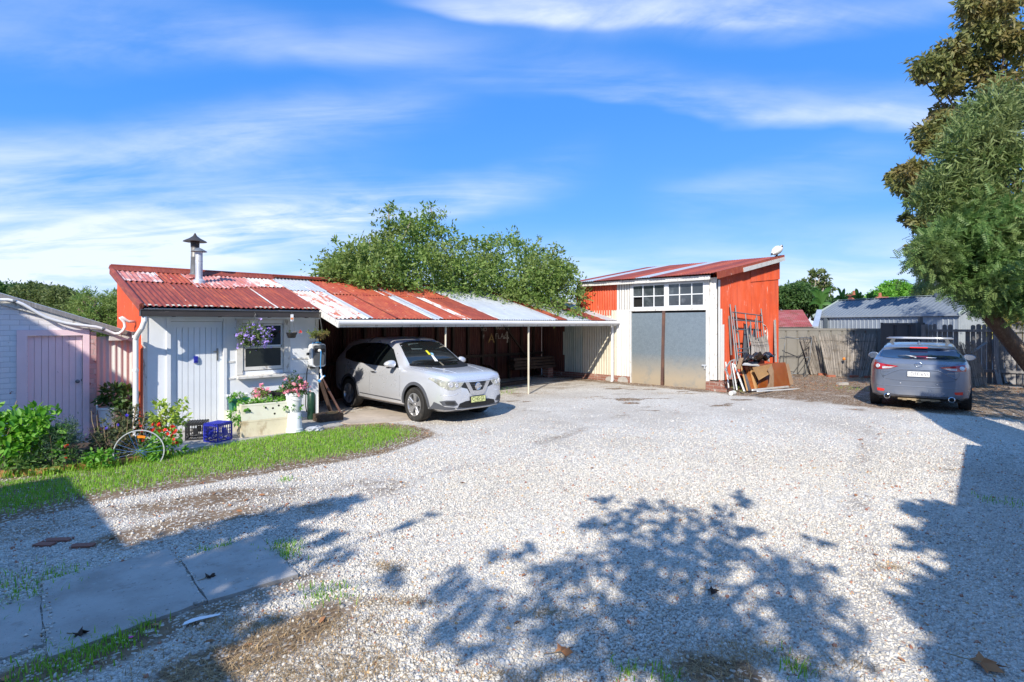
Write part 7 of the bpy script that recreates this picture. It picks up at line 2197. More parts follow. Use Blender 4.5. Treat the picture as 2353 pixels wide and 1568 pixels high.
# bricks lying before the fence
for i, (x, y) in enumerate(((1885, 862), (1905, 866), (1958, 867), (1990, 868), (2040, 872), (1930, 884))):
    p = gg(x, y)
    t = thing('brick', ('broken red brick under the cage frame', 'red brick at the left foot of the wide reed screen', 'red brick under the middle of the wide reed screen', 'red brick at the right foot of the wide reed screen', 'red brick beside the tall dark fence panel', 'pale concrete lump alone on the earth left of the hatchback')[i], 'brick', (p.x, p.y - .12, p.z), R.uniform(-.4, .4), 'bricks before the far fence')
    s = 1.3 if i == 5 else 1.0
    mb = MB(); mb.box(-.14 * s, .14 * s, -.055, .055, -.02, .075); mb.build('body', MT['concrete'] if i == 5 else MT['terracotta'], t)

# ================================================================== JUNK against the red wall
def ju(x, y, v):
    u, z = onv(*z6(x, y), v)
    return Vector((u, v, z))
zj = .125
def jthing(name, label, cat, x, y, v, group=None):
    u = ju(x, y, v).x
    return ything(name, label, cat, u, v, zj, group)
fr1 = jthing('scaffold', 'tall rusty steel scaffold frame leaning on the red wall', 'scaffold frame', 300, 975, -4.95, 'steel frames leaning on the red wall')
def vline(mb, x0, y0, x1, y1, r=.020, vt=-4.52, vb=-4.95):
    def vv(y):
        return vt + (vb - vt) * (y - 215) / (985 - 215)
    mb.tube([ju(x0, y0, vv(y0)), ju(x1, y1, vv(y1))], r, 8)
for a in ((220, 215, 302, 985), (285, 230, 350, 900), (608, 270, 660, 690)):
    mb = MB(); vline(mb, *a); mb.build('upright', MT['galv_pipe'], fr1, True, 50)
for a in ((250, 312, 615, 355), (262, 408, 632, 438)):
    mb = MB(); vline(mb, *a, r=.018); mb.build('crossbar', MT['galv_pipe'], fr1, True, 50)
mb = MB(); vline(mb, 268, 480, 300, 580, .03); vline(mb, 330, 560, 345, 780, .012); vline(mb, 318, 850, 340, 905, .02)
mb.build('rusty_clamp', MT['rust_post'], fr1)
fr2 = jthing('scaffold', 'shorter steel ladder frame standing inside the taller frame', 'scaffold frame', 470, 880, -5.02, 'steel frames leaning on the red wall')
for a in ((256, 320, 320, 930), (412, 335, 472, 890), (475, 432, 498, 850), (553, 355, 583, 660), (540, 390, 550, 640)):
    mb = MB(); vline(mb, *a, r=.018, vt=-4.58, vb=-5.02); mb.build('upright', MT['galv_pipe'], fr2, True, 50)
for a in ((300, 530, 438, 533), (315, 772, 465, 768), (320, 820, 455, 816)):
    mb = MB(); vline(mb, *a, r=.016, vt=-4.58, vb=-5.02); mb.build('crossbar', MT['galv_pipe'], fr2, True, 50)
def panel(name, label, cat, quad, v, lean, mk, th=.02, group=None, part='sheet'):
    """bottom-left, bottom-right, top-right, top-left pixels; the sheet leans back by lean"""
    P = [ju(quad[0][0], quad[0][1], v), ju(quad[1][0], quad[1][1], v), ju(quad[2][0], quad[2][1], v + lean), ju(quad[3][0], quad[3][1], v + lean)]
    t = ything(name, label, cat, P[0].x, v, zj, group)
    mb = MB()
    N = (P[1] - P[0]).cross(P[3] - P[0]).normalized() * th
    vs = P + [p - N for p in P]
    mb.add(vs, [(0, 1, 2, 3), (7, 6, 5, 4), (0, 4, 5, 1), (1, 5, 6, 2), (2, 6, 7, 3), (3, 7, 4, 0)])
    mb.build(part, MT[mk], t)
    return t
t = jthing('roofing_sheet', 'dark corrugated roofing offcuts standing inside the steel frames', 'roofing sheet', 400, 880, -4.85)
mb = MB()
for (a, b) in (((380, 880), (400, 460)), ((405, 880), (455, 480)), ((440, 870), (515, 520))):
    p, q = ju(*a, -4.85), ju(*b, -4.56)
    mb.corr(p, (1, 0, 0), (q - p).normalized(), .22, (q - p).length, amp=.012, N=(0, -1, 0))
mb.build('sheets', MT['colorbond_dark'], t)
t = jthing('batten', 'thin grey batten leaning on the red wall left of the steel frames', 'batten', 240, 850, -4.7, 'battens leaning on the red wall')
mb = MB(); mb.bar(ju(238, 850, -4.6), ju(208, 358, -4.53), .05, .025); mb.build('stick', MT['grey_timber'], t)
t = jthing('batten', 'rough split batten leaning on the red wall right of the painted ring', 'batten', 790, 700, -4.7, 'battens leaning on the red wall')
mb = MB(); mb.bar(ju(796, 940, -4.7), ju(782, 410, -4.53), .07, .03); mb.build('stick', MT['grey_timber'], t)
# reed mat draped on the frames
base = ju(700, 935, -5.1)
t = ything('reed_screen', 'grey reed mat draped over the steel frames above the junk', 'reed screen', base.x, -5.1, zj, RS)
mb = MB()
for k in range(60):
    f = k / 59
    q = ju(455 + 215 * f, 590 + 55 * math.sin(f * math.pi) + R.uniform(-15, 15), -4.72); p = ju(490 + 225 * f, 860 + 75 * f + R.uniform(-12, 8), -5.05)
    mb.tube([p, p.lerp(q, .5) + Vector((0, -.04, 0)), q], .011 * R.uniform(.6, 1.2), 4)
mb.build('reeds', MT['brush'], t)
mb = MB()
for z in (680, 720, 775, 830):
    mb.tube([ju(468 + 220 * f + (z - 680) * .12, z + 14 * math.sin(f * 3.1), -4.93) for f in np.linspace(0, 1, 8)], .005, 4)
mb.build('wire', MT['wire'], t)
# boards, frames and sheets at the foot
JB = 'sheets and frames stacked at the foot of the red wall'
panel('ply_sheet', 'orange brown varnished plywood sheet in front of the junk pile', 'plywood sheet', ((578, 1268), (975, 1238), (915, 940), (580, 962)), -5.55, .22, 'brown_ply', .02, JB)
panel('ply_sheet', 'yellow delaminating plywood sheet hanging over the brown sheet', 'plywood sheet', ((585, 1165), (705, 1095), (748, 960), (505, 1005)), -5.60, .16, 'yellow_ply', .012, JB)
panel('cardboard_sheet', 'plain tan cardboard sheet at the right end of the junk pile', 'cardboard', ((975, 1230), (1018, 1220), (955, 958), (920, 962)), -5.45, .20, 'cardboard', .012, JB)
t = jthing('cardboard_strip', 'curled tan cardboard strip standing before the brown plywood', 'cardboard', 740, 1275, -5.68)
mb = MB()
L0 = [(675, 1272), (712, 1200), (722, 1110), (690, 1035)]; R0 = [(765, 1278), (772, 1160), (768, 1050), (745, 980)]
A_ = [ju(*p, -5.72 + .05 * i) for i, p in enumerate(L0)]; B_ = [ju(*p, -5.68 + .05 * i) for i, p in enumerate(R0)]
vs = []
for a, b in zip(A_, B_):
    vs += [a, b]
vs2 = [v + Vector((0, .012, 0)) for v in vs]
mb.add(vs + vs2, [(2 * i, 2 * i + 1, 2 * i + 3, 2 * i + 2) for i in range(3)] + [(8 + 2 * i, 8 + 2 * i + 2, 8 + 2 * i + 3, 8 + 2 * i + 1) for i in range(3)])
mb.build('strip', MT['cardboard'], t)
panel('old_door', 'dark brown framed timber panel left of the yellow plywood', 'timber panel', ((555, 1270), (575, 1268), (520, 1005), (480, 1005)), -5.50, .22, 'raw_timber', .10, JB)
panel('old_door', 'thick brown timber door edge beside the framed panel', 'timber panel', ((515, 1275), (540, 1272), (478, 990), (438, 990)), -5.44, .22, 'brown_ply', .08, JB)
panel('glass_sheet', 'grey green framed glass sheet leaning in the middle of the pile', 'glass sheet', ((470, 1300), (498, 1300), (430, 1035), (392, 1040)), -5.40, .24, 'shed_glass', .04, JB)
def jbar(name, label, cat, a, b, va, vb, wd, th, mk, group=None):
    p, q = ju(*a, va), ju(*b, vb)
    t = ything(name, label, cat, p.x, va, zj, group)
    mb = MB(); mb.bar(p, q, wd * .62, th * .7, up=(0, 1, 0)); mb.build('bar', MT[mk], t)
JT = 'loose timbers in the junk pile'
jbar('timber_strip', 'bare orange timber stud leaning in the junk pile', 'timber', (440, 1300), (358, 985), -5.40, -5.1, .06, .05, 'raw_timber', JT)
jbar('timber_strip', 'thick white painted timber leaning steeply in the pile', 'timber', (402, 1308), (275, 965), -5.42, -5.05, .08, .05, 'flaky_white', JT)
jbar('timber_strip', 'thin white painted timber crossing behind the thick one', 'timber', (308, 1290), (250, 955), -5.30, -5.0, .045, .04, 'flaky_white', JT)
jbar('timber_strip', 'thin grey timber at the left of the junk pile', 'timber', (275, 1285), (222, 930), -5.22, -4.95, .045, .04, 'grey_timber', JT)
jbar('timber_strip', 'peeling white timber stub standing by the brick pier', 'timber', (205, 1262), (168, 940), -5.0, -4.7, .06, .04, 'flaky_white', JT)
jbar('timber_strip', 'long white strip lying flat on the earth before the pile', 'timber', (560, 1305), (1160, 1268), -5.95, -5.95, .05, .025, 'white_paint', JT)
jbar('timber_strip', 'cream flaking strip lying at the foot of the brown plywood', 'timber', (500, 1290), (950, 1245), -5.75, -5.70, .07, .05, 'flaky_white', JT)
t = jthing('old_window', 'old grey window frame leaning at the left of the junk pile', 'window frame', 240, 1180, -5.1, None)
mb = MB()
Q = [ju(*p, v) for p, v in (((160, 1030), -4.95), ((225, 1150), -5.1), ((275, 905), -4.95), ((222, 930), -4.85))]
for i in range(4):
    mb.bar(Q[i], Q[(i + 1) % 4], .03, .03)
mb.build('frame', MT['grey_timber'], t)
panel('cardboard_sheet', 'narrow cardboard offcut tilted on top of the pile', 'cardboard', ((300, 1020), (345, 1025), (392, 885), (345, 885)), -5.25, .15, 'cardboard', .012, JB)
panel('white_board', 'flat white boards stacked on top of the pile', 'board', ((375, 965), (590, 980), (560, 920), (440, 925)), -5.40, .55, 'flaky_white', .03, JB)
# black film crumpled on top
c0 = ju(545, 905, -5.2)
t = ything('plastic_sheet', 'crumpled black and white plastic sheet lying on top of the pile', 'plastic sheet', c0.x, -5.2, c0.z)
bm = bmesh.new(); bmesh.ops.create_grid(bm, x_segments=26, y_segments=14, size=1)
mb = MB()
vs = []
for v in bm.verts:
    x, y = v.co.x, v.co.y
    zz_ = .06 * math.sin(4 * x + 2 * y) + .05 * math.sin(7 * y - 3 * x + 1) + .04 * math.sin(13 * x + 5 * y) + .10 * (1 - x * x) - .05 * y
    vs.append((c0.x + x * .80, c0.y + y * .26, c0.z + zz_))
mb.add(vs, [[w_.index for w_ in f.verts] for f in bm.faces]); bm.free()
mb.build('film', MT['black_film'], t, True)
t = jthing('tin_can', 'rusty white tin lying by the brick pier', 'tin', 250, 1300, -5.3)
cc = ju(252, 1302, -5.25)
mb = MB(); mb.lathe([(.06, -.10), (.06, .10)], 16, (cc.x, cc.y, .18), Matrix.Rotation(math.radians(90), 4, 'Y')); mb.build('can', MT['flaky_white'], t, True, 40)
# things at the back of the carport
t = ything('timber_stack', 'stack of dark old boards on brick blocks at the carport end', 'timber stack', 11.9, 1.5, .12)
mb = MB()
for i, z in enumerate((.52, .62, .72, .82)):
    mb.bar((10.6, 1.45 + .05 * (i % 2), z), (12.6, 1.40 + .04 * i, z), .26, .08)
mb.build('boards', MT['dark_timber'], t)
mb = MB(); mb.box(12.2, 12.45, 1.28, 1.53, .08, .46); mb.build('brick_block', MT['brick'], t)
t = ything('rubbish_bag', 'bulging black rubbish bag by the carport back wall', 'rubbish bag', 9.4, 1.5, 0.08)
bm = bmesh.new(); bmesh.ops.create_icosphere(bm, subdivisions=3, radius=1)
mb = MB(); mb.add([(9.4 + v.co.x * .42 * (1 + .1 * math.sin(8 * v.co.z + 5 * v.co.y)), 1.5 + v.co.y * .36, .36 + v.co.z * .32 * (1 + .12 * math.sin(9 * v.co.x + 4 * v.co.y))) for v in bm.verts], [[w_.index for w_ in f.verts] for f in bm.faces]); bm.free()
mb.build('bag', MT['gloss_black'], t, True)
t = ything('sleeper', 'long dark timber sleeper on the gravel floor of the carport', 'sleeper', 9, .6, .05)
mb = MB(); mb.bar((7.2, .55, .10), (10.6, .75, .14), .20, .14); mb.build('beam', MT['dark_timber'], t)

# ================================================================== HOUSES AND SHEDS BEYOND
gs_o = Vector((16.0, 29, .12)); gs_f = Vector((17.75, 22.0, .12))
gd = (gs_f - gs_o); gl_ = gd.length; gd.normalize()
gs = thing('grey_shed', 'grey blue steel shed with a ribbed gable roof beyond the fence', 'shed', gs_o, math.atan2(gd.y, gd.x))
# local: x along the eave toward the viewer, y to the far side
WD, EZ, RZ = 3.1, 2.30, 3.08
mb = MB(); mb.corr((0, 0, 0), (1, 0, 0), (0, 0, 1), gl_, EZ, N=(0, -1, 0), pitch=.22, amp=.022, per=14, prof=trap)
mb.build('side_wall', MT['steel_blue'], gs)
mb = MB()
pr_ = lambda d_: (EZ + (RZ - EZ) * (1 - abs(d_ - WD / 2) / (WD / 2)))
for x in (gl_, 0):
    mb.corr((x, 0, 0), (0, 1, 0), (0, 0, 1), WD, 1, N=(1, 0, 0), pitch=.09, amp=.010, per=8, prof=trap, top=pr_)
mb.corr((0, WD, 0), (1, 0, 0), (0, 0, 1), gl_, EZ, N=(0, 1, 0), pitch=.4, amp=.02, per=12, prof=trap)
mb.build('gable_wall', MT['steel_blue'], gs)
mb = MB()
for sgn in (0, 1):
    y0 = -.03 if sgn == 0 else WD + .03
    p0 = Vector((-.12, y0, EZ - .02)); top = Vector((-.12, WD / 2, RZ + .04))
    dv = (top - p0)
    mb.corr(p0, (1, 0, 0), dv.normalized(), gl_ + .24, dv.length, N=(0, -.46 if sgn == 0 else .46, .88), pitch=.22, amp=.025, per=14, prof=trap)
rfo = mb.build('roof', MT['steel_roof'], gs)
mb = MB(); mb.box(-.14, gl_ + .14, -.11, -.03, EZ - .10, EZ - .005); mb.build('gutter', MT['steel_blue'], rfo)
mb = MB(); mb.box(-.14, gl_ + .14, WD / 2 - .10, WD / 2 + .10, RZ + .055, RZ + .075); mb.bar((gl_ + .13, -.14, EZ - .03), (gl_ + .13, WD / 2, RZ + .03), .02, .12); mb.bar((-.13, -.14, EZ - .03), (-.13, WD / 2, RZ + .03), .02, .14); mb.build('trim', pm('pale_green_trim', (.34, .42, .40), tone=.05), rfo)
mb = MB(); mb.box(.55, .75, -.09, -.03, 0, EZ - .1); mb.build('downpipe', MT['steel_blue_dark'], gs)
wx = gl_ * .73
mb = MB(); mb.lathe([(.16, -.15), (.16, .20), (.19, .21), (.19, .24), (.15, .26)], 20, (wx, WD / 2 - .05, RZ + .06)); vt = mb.build('vent', MT['steel_blue_dark'], gs, True, 40)
mb = MB()
n_ = 22
for k in range(n_):
    a0, a1 = 2 * math.pi * k / n_, 2 * math.pi * (k + 1.25) / n_
    pv = []
    for i in range(8):
        th_ = -1.2 + 2.5 * i / 7
        for a, rr in ((a0, .235), (a1, .215)):
            pv.append((wx + rr * math.cos(th_) * math.cos(a + th_ * .25), WD / 2 - .05 + rr * math.cos(th_) * math.sin(a + th_ * .25), RZ + .50 + .21 * math.sin(th_)))
    mb.add(pv, [(2 * i, 2 * i + 1, 2 * i + 3, 2 * i + 2) for i in range(7)])
mb.lathe([(.08, .0), (.05, .03), (.0, .04)], 14, (wx, WD / 2 - .05, RZ + .70), capb=False, capt=False)
mb.build('turbine', MT['steel_blue_dark'], vt)
# red roofed outbuilding
A, B = at(1770, 752, 26.0), at(1868, 751, 25.2)
C_, D_ = at(1892, 712, 29.4), at(1760, 714, 30.2)
ro = thing('red_roof_shed', 'low shed with a faded red iron roof beyond the olive fence', 'shed', (A.x, A.y, .12))
Ao = Vector((A.x, A.y, .12))
mb = MB(); U = (B - A); mb.corr(A - Ao, U, D_ - A, U.length, (D_ - A).length, N=(0, -.3, .95), amp=.012, top=lambda d_: (D_ - A).length + 0 * d_)
rr_ = mb.build('roof', pm('old_red_roof', (.36, .075, .06), [((.42, .16, .14), 1.2, .48, .6, (1, 1, 1), .8), ((.24, .07, .03), 3, .52, .62, (1, .4, 1), .8), ((.6, .55, .52), 6, .68, .72, (2, .3, 1), .8)], rough=.7, tone=.12), ro)
mb = MB(); mb.bar(A - Ao + Vector((0, -.06, -.07)), B - Ao + Vector((0, -.06, -.07)), .10, .12); mb.build('gutter', MT['dark_gutter'], rr_)
mb = MB(); mb.bar(B - Ao + Vector((.1, 0, -.02)), C_ - Ao + Vector((-.2, 0, -.02)), .25, .06); mb.build('barge', MT['galv'], rr_)
mb = MB(); mb.bar(A - Ao + Vector((0, .1, -.95)), B - Ao + Vector((-.1, .1, -.95)), .1, 1.75); mb.bar(B - Ao + Vector((-.1, .1, -.95)), C_ - Ao + Vector((-.3, 0, -1.7)), .1, 1.7); mb.build('wall', MT['render_wall'], ro)
# tiled house roof with chimneys, far behind the grey shed
Y = 46.0
hA, hB = at(1945, 700, Y), at(2140, 696, Y - 4)
hb = Vector((hA.x, hA.y, .2))
hs = thing('house', 'distant house with a tiled roof and brick chimneys behind the grey shed', 'house', hb)
mb = MB(); d_ = (hB - hA); mb.add([hA - hb - Vector((0, 0, 1.0)), hB - hb - Vector((0, 0, 1.0)), hB - hb + Vector((-1, 5, .55)), hA - hb + Vector((1, 5, .55)), hB - hb + Vector((0, 10, -1)), hA - hb + Vector((0, 10, -1))], [(0, 1, 2, 3), (3, 2, 4, 5), (0, 3, 5), (1, 4, 2)])
hr_ = mb.build('roof', pm('grey_tiles', (.24, .22, .21), tone=.2, tscale=8), hs)
mb = MB(); mb.bar(hA - hb + Vector((.3, .4, -2.2)), hB - hb + Vector((-.3, .4, -2.2)), .2, 2.4); mb.build('wall', MT['house_wall'], hs)
for px, h_, w_ in ((1963, .75, .7), (2022, .35, .9), (2132, .95, .8), (2175, .7, .9)):
    p = at(px, 690, Y - .5 + 2.0) - hb
    mb = MB(); mb.box(p.x - w_ / 2, p.x + w_ / 2, p.y - .3, p.y + .3, p.z - 1.4, p.z + h_ * .45); mb.box(p.x - w_ / 2 - .06, p.x + w_ / 2 + .06, p.y - .36, p.y + .36, p.z + h_ * .45, p.z + h_ * .45 + .12)
    ch = mb.build('chimney', MT['terracotta'], hr_)
    mb = MB(); mb.lathe([(.14, 0), (.11, .35)], 10, (p.x, p.y, p.z + h_ * .45 + .12)); mb.build('pot', MT['terracotta'], ch)
# white lattice of a verandah right of the grey shed
la, lb_ = at(2255, 735, 23.0), at(2345, 722, 23.5)
lo = Vector((la.x, la.y, .12))
lt = thing('verandah_rail', 'white verandah railing seen behind the leaning trunk', 'railing', lo)
mb = MB()
for dz in (-.55, 0.0, .17):
    mb.bar(la - lo + Vector((0, 0, dz)), lb_ - lo + Vector((0, 0, dz)), .06, .05)
mb.build('rail', MT['white_lattice'], lt)
mb = MB()
for k in range(22):
    p = la.lerp(lb_, k / 21) - lo
    mb.box(p.x - .02, p.x + .02, p.y - .02, p.y + .02, p.z - .55, p.z)
for k in (0, 10, 21):
    p = la.lerp(lb_, k / 21) - lo
    mb.box(p.x - .06, p.x + .06, p.y - .06, p.y + .06, -.1, p.z + .3)
mb.build('balusters', MT['white_lattice'], lt)

# ================================================================== TREES
def limb(mb, pts, r0, r1, n=7):
    k = len(pts)
    mb.tube(pts, [r0 + (r1 - r0) * i / (k - 1) for i in range(k)], n)
def tree(name, label, base, crowns, trunk, leaf, size, tmpl=LEAF, bark='bark', group=None, cat='tree', **kw):
    """crowns: clumps in world space; trunk: list of (points, r0, r1) in world space"""
    t = thing(name, label, cat, base, 0, group, org=tuple(base))
    mb = MB()
    for pts, r0, r1 in trunk:
        limb(mb, pts, r0, r1)
    mb.build('trunk', MT[bark], t, True)
    foliage('crown', crowns, size, MT[leaf], t, tmpl, **kw)
    return t
def twigs(base, crowns, r=.05, k=1.0, start=None):
    out = []
    b = Vector(base)
    for c, rad, n in crowns:
        if R.random() < k:
            c = Vector(c)
            s = Vector(start) if start is not None else b.lerp(c, .35) + Vector((0, 0, .2))
            m_ = s.lerp(c, .5) + Vector((R.uniform(-.2, .2), R.uniform(-.2, .2), R.uniform(-.1, .25)))
            out.append(([s, m_, c], r, r * .3))
    return out
def clumps_px(lst, Y, dens=1.0):
    """(px, py, radius px, depth offset, leaves) -> clumps"""
    out = []
    for px, py, r, dy, n in lst:
        p = at(px, py, Y + dy); rr = r / F * (Y + dy)
        out.append((tuple(p), (rr, rr * 1.1, rr * .85), int(n * dens)))
    return out
# --- the spreading tree behind the carport
Yt = 17.0
cl_ = []
def fill(x0, x1, ytop, ybot, Y, dy, rr, n, leaves):
    """clumps filling a silhouette between a top and a bottom curve of the picture"""
    out = []
    while len(out) < n:
        x = R.uniform(x0, x1)
        a, b = ytop(x), ybot(x)
        if b - a < 8:
            continue
        r = R.uniform(*rr)
        y = R.uniform(a + r * .75, max(a + r * .76, b))
        out.append((x, y, r, R.uniform(-dy, dy), leaves))
    return out
tx = [735, 760, 800, 850, 900, 960, 1000, 1050, 1100, 1150, 1200, 1250, 1300, 1335, 1350]
ty = [660, 590, 570, 545, 505, 500, 500, 540, 545, 535, 550, 570, 605, 640, 680]
bx = [735, 800, 900, 1000, 1100, 1200, 1300, 1350]
by = [648, 660, 678, 698, 708, 712, 708, 700]
TOP = lambda x: float(np.interp(x, tx, ty)); BOT = lambda x: float(np.interp(x, bx, by))
lst = fill(745, 1325, TOP, BOT, Yt, 1.2, (24, 44), 160, 250)
lst += [(x, TOP(x) + 16, R.uniform(12, 22), R.uniform(-.8, .8), 90) for x in np.arange(760, 1335, 18)]
lst += [(905, 490, 18, 0, 60), (880, 500, 14, 0, 40), (868, 488, 8, 0, 22), (893, 478, 9, 0, 26), (905, 470, 6, 0, 12), (862, 508, 8, 0, 16), (860, 490, 5, 0, 8), (930, 505, 16, 0, 70), (990, 482, 20, 0, 110), (1010, 490, 14, 0, 60), (975, 500, 18, 0, 100), (770, 560, 9, 0, 22), (775, 553, 6, 0, 10), (1275, 570, 14, 0, 50), (1285, 575, 8, 0, 20), (1245, 545, 10, 0, 24), (1180, 535, 10, 0, 36), (1320, 620, 12, 0, 40), (742, 620, 10, 0, 24), (1325, 672, 12, -.4, 60), (1338, 664, 8, -.4, 24), (725, 632, 6, 0, 12)]
RY = lambda x: float(np.interp(x, [720, 1100, 1200, 1360], [14.8, 18.6, 18.7, 18.2]))
cl_ = []
for px, py, r, dy, n in lst:
    cl_ += clumps_px([(px, py, r, 0, n)], RY(px) + (dy if py < TOP(px) + 60 else min(dy, .6) - .4))
roots = [at(880, 800, RY(880) + .9), at(1040, 800, RY(1040) + .9), at(1200, 800, RY(1200) + .9)]
tk = []
b0 = at(1040, 745, RY(1040) + 1.0); b0 = Vector((b0.x, b0.y, 0))
for r_ in roots:
    tk.append(([b0 + Vector((0, 0, 0)), b0.lerp(r_, .6) + Vector((0, 0, 1.2)), Vector((r_.x, r_.y, 2.6))], .18, .10))
for c_ in cl_[::5]:
    s_ = min(roots, key=lambda q: abs(q.x - c_[0][0]))
    s_ = Vector((s_.x, s_.y, 2.3))
    e_ = Vector(c_[0])
    m_ = s_.lerp(e_, .5) + Vector((R.uniform(-.3, .3), R.uniform(-.3, .3), R.uniform(0, .35)))
    tk.append(([s_, m_, e_, e_ + (e_ - m_) * .08], .045, .008))
tree('spreading_tree', 'wide tangled green tree spilling over the carport roof', b0, cl_, tk, 'leaf_mid', .115, LEAF, 'pale_bark', sub=9, tight=.26, shell=.40, var=.45, zmin=1.9)
# --- hill of trees and shrub on the left
def silh(name, label, pts, ybot, Y, rr, n, leaves, leaf, size, group=None, dy=1.5, tm=LEAF, **kw):
    xs_, ys_ = zip(*pts)
    T_ = lambda x: float(np.interp(x, xs_, ys_))
    lst = fill(xs_[0], xs_[-1], T_, lambda x: ybot, Y, dy, rr, n, leaves)
    st = (rr[0] + rr[1]) * .38
    lst += [(x, T_(x) + rr[0] * .8, rr[0] * .9, R.uniform(-dy, dy) * .5, max(12, leaves // 2)) for x in np.arange(xs_[0] + 3, xs_[-1], st)]
    cl = clumps_px(lst, Y)
    xm = (xs_[0] + xs_[-1]) / 2
    b = at(xm, 745, Y); b = Vector((b.x, b.y, .1))
    tk = [([b, b + Vector((.1, 0, 1.5)), Vector(at(xm, (min(ys_) + ybot) / 2, Y))], size * 2.2, size)] + twigs(b + Vector((0, 0, 1.5)), cl[::4], size * .5)
    return tree(name, label, b, cl, tk, leaf, size, tm, 'bark', group, sub=kw.pop('sub', 10), tight=kw.pop('tight', .24), shell=kw.pop('shell', .5), zmin=kw.pop('zmin', None))
TG = 'trees on the hill beyond the outhouse'
silh('hill_tree', 'dark tree on the hill at the far left above the outhouse roof', [(-60, 652), (0, 650), (40, 649), (62, 658)], 720, 62, (12, 20), 60, 240, 'leaf_dark', .34, TG, 4)
silh('hill_tree', 'broad olive tree in the middle of the hill above the outhouse', [(45, 655), (70, 651), (105, 655), (130, 660), (150, 672)], 740, 58, (12, 20), 80, 260, 'leaf_hill', .30, TG, 4)
silh('hill_tree', 'lower olive tree where the hill drops to the shrub', [(120, 664), (152, 662), (172, 676), (192, 700)], 760, 50, (10, 18), 60, 220, 'leaf_hill', .28, TG, 3)
silh('tall_shrub', 'feathery green tall shrub between the hill trees and the cottage', [(165, 700), (190, 668), (205, 662), (225, 680), (240, 672), (258, 664), (285, 672), (300, 690)], 770, 21, (10, 22), 90, 150, 'leaf_mid', .15, None, 1.2, tm=LEAFN, tight=.3, shell=.35)
# --- beyond the far fence
silh('bushy_tree', 'dense dark bushy tree beyond the red roofed shed', [(1770, 664), (1795, 660), (1815, 655), (1835, 650), (1850, 655), (1875, 668), (1900, 690), (1915, 700)], 712, 38, (10, 20), 90, 250, 'leaf_dark', .20, None, 2)
# gum with flat plates of leaves
Yg = 62.0
lst = [(1872, 628, 10, 0, 60), (1884, 626, 9, 0, 50), (1862, 634, 8, 0, 34), (1893, 634, 9, 0, 44), (1902, 640, 8, 0, 36), (1845, 650, 12, 0, 60), (1858, 646, 11, 0, 60), (1872, 650, 10, 0, 50), (1888, 648, 13, 0, 80), (1905, 650, 10, 0, 44), (1838, 660, 10, 0, 44), (1850, 662, 12, 0, 60), (1895, 662, 14, 0, 80), (1910, 664, 8, 0, 30), (1880, 668, 12, 0, 60), (1862, 672, 14, 0, 70), (1900, 676, 14, 0, 70), (1885, 684, 16, 0, 80), (1912, 688, 10, 0, 40), (1860, 688, 14, 0, 60)]
cl_ = [(c_, (r_[0], r_[1], r_[2] * .42), int(n_ * 1.5)) for c_, r_, n_ in clumps_px(lst, Yg)]
b = at(1878, 745, Yg); b = Vector((b.x, b.y, 0)); s_ = at(1876, 690, Yg)
tree('gum_tree', 'tall open gum tree with flat plates of leaves against the sky', b, cl_, [([b, b.lerp(s_, .5), s_], .35, .22)] + [([s_, s_.lerp(Vector(c_[0]), .6) + Vector((0, 0, .2)), Vector(c_[0])], .12, .03) for c_ in cl_], 'leaf_hill', .40, LEAF, 'pale_bark', sub=12, tight=.25, shell=.4)
silh('round_tree', 'rounded bright green tree beyond the ridge of the grey shed', [(2000, 688), (2015, 668), (2040, 648), (2060, 643), (2080, 650), (2100, 664), (2115, 680)], 694, 54, (9, 17), 60, 280, 'leaf_bright', .25, None, 2)
silh('small_gum', 'small grey green tree between the banana plants and the round tree', [(1928, 695), (1938, 680), (1952, 676), (1964, 686), (1985, 690)], 700, 50, (6, 10), 26, 70, 'leaf_grey', .32, None, 2)
silh('golden_pine', 'yellow green conifer beyond the roof vent of the grey shed', [(2112, 660), (2125, 628), (2145, 610), (2165, 604), (2190, 612), (2225, 625), (2260, 640)], 690, 34, (10, 20), 80, 170, 'leaf_gold', .22, None, 2, tm=LEAFN, tight=.22, shell=.55)
silh('dark_pine', 'slim dark conifer at the left of the yellow green conifer', [(2110, 680), (2116, 640), (2124, 618), (2134, 614), (2142, 640)], 690, 32, (7, 12), 34, 130, 'leaf_grey', .2, None, 1, tm=LEAFN)
silh('golden_shrub', 'yellow flecked shrub beside the verandah railing', [(2290, 740), (2305, 715), (2330, 695), (2370, 690), (2420, 700)], 775, 20.5, (14, 24), 60, 90, 'leaf_gold', .2, None, 1, tm=LEAFN)
# bananas
def banana(label, px, py, Y, leaves):
    b = at(px, py + 40, Y); b = Vector((b.x, b.y, .1))
    t = thing('banana_plant', label, 'banana plant', b, 0, 'banana plants behind the grey shed', org=tuple(b))
    mb = MB(); s_ = at(px, py, Y); limb(mb, [b, b.lerp(s_, .5), s_], .16, .10); mb.build('trunk', MT['leaf_banana'], t)
    for k, (x1, y1, w_) in enumerate(leaves):
        e_ = at(x1, y1, Y - .4)
        d_ = e_ - s_; side = Vector((-d_.z, .3, d_.x)).normalized()
        mb = MB(); vs = []
        for i in range(8):
            f_ = i / 7
            c_ = s_.lerp(e_, f_) + Vector((0, 0, .22 * d_.length * math.sin(f_ * math.pi)))
            ww = .55 * w_ * (math.sin(math.pi * min(1, .12 + f_ * .86)) ** .6) * (1 if i < 7 else .1)
            vs += [c_ - side * ww + Vector((0, 0, -.25 * ww)), c_ + Vector((0, 0, .05)), c_ + side * ww + Vector((0, 0, -.25 * ww))]
        mb.add(vs, [(3 * i + j, 3 * i + j + 1, 3 * i + j + 4, 3 * i + j + 3) for i in range(7) for j in (0, 1)])
        mb.build('leaf', MT['leaf_banana'], t, True)
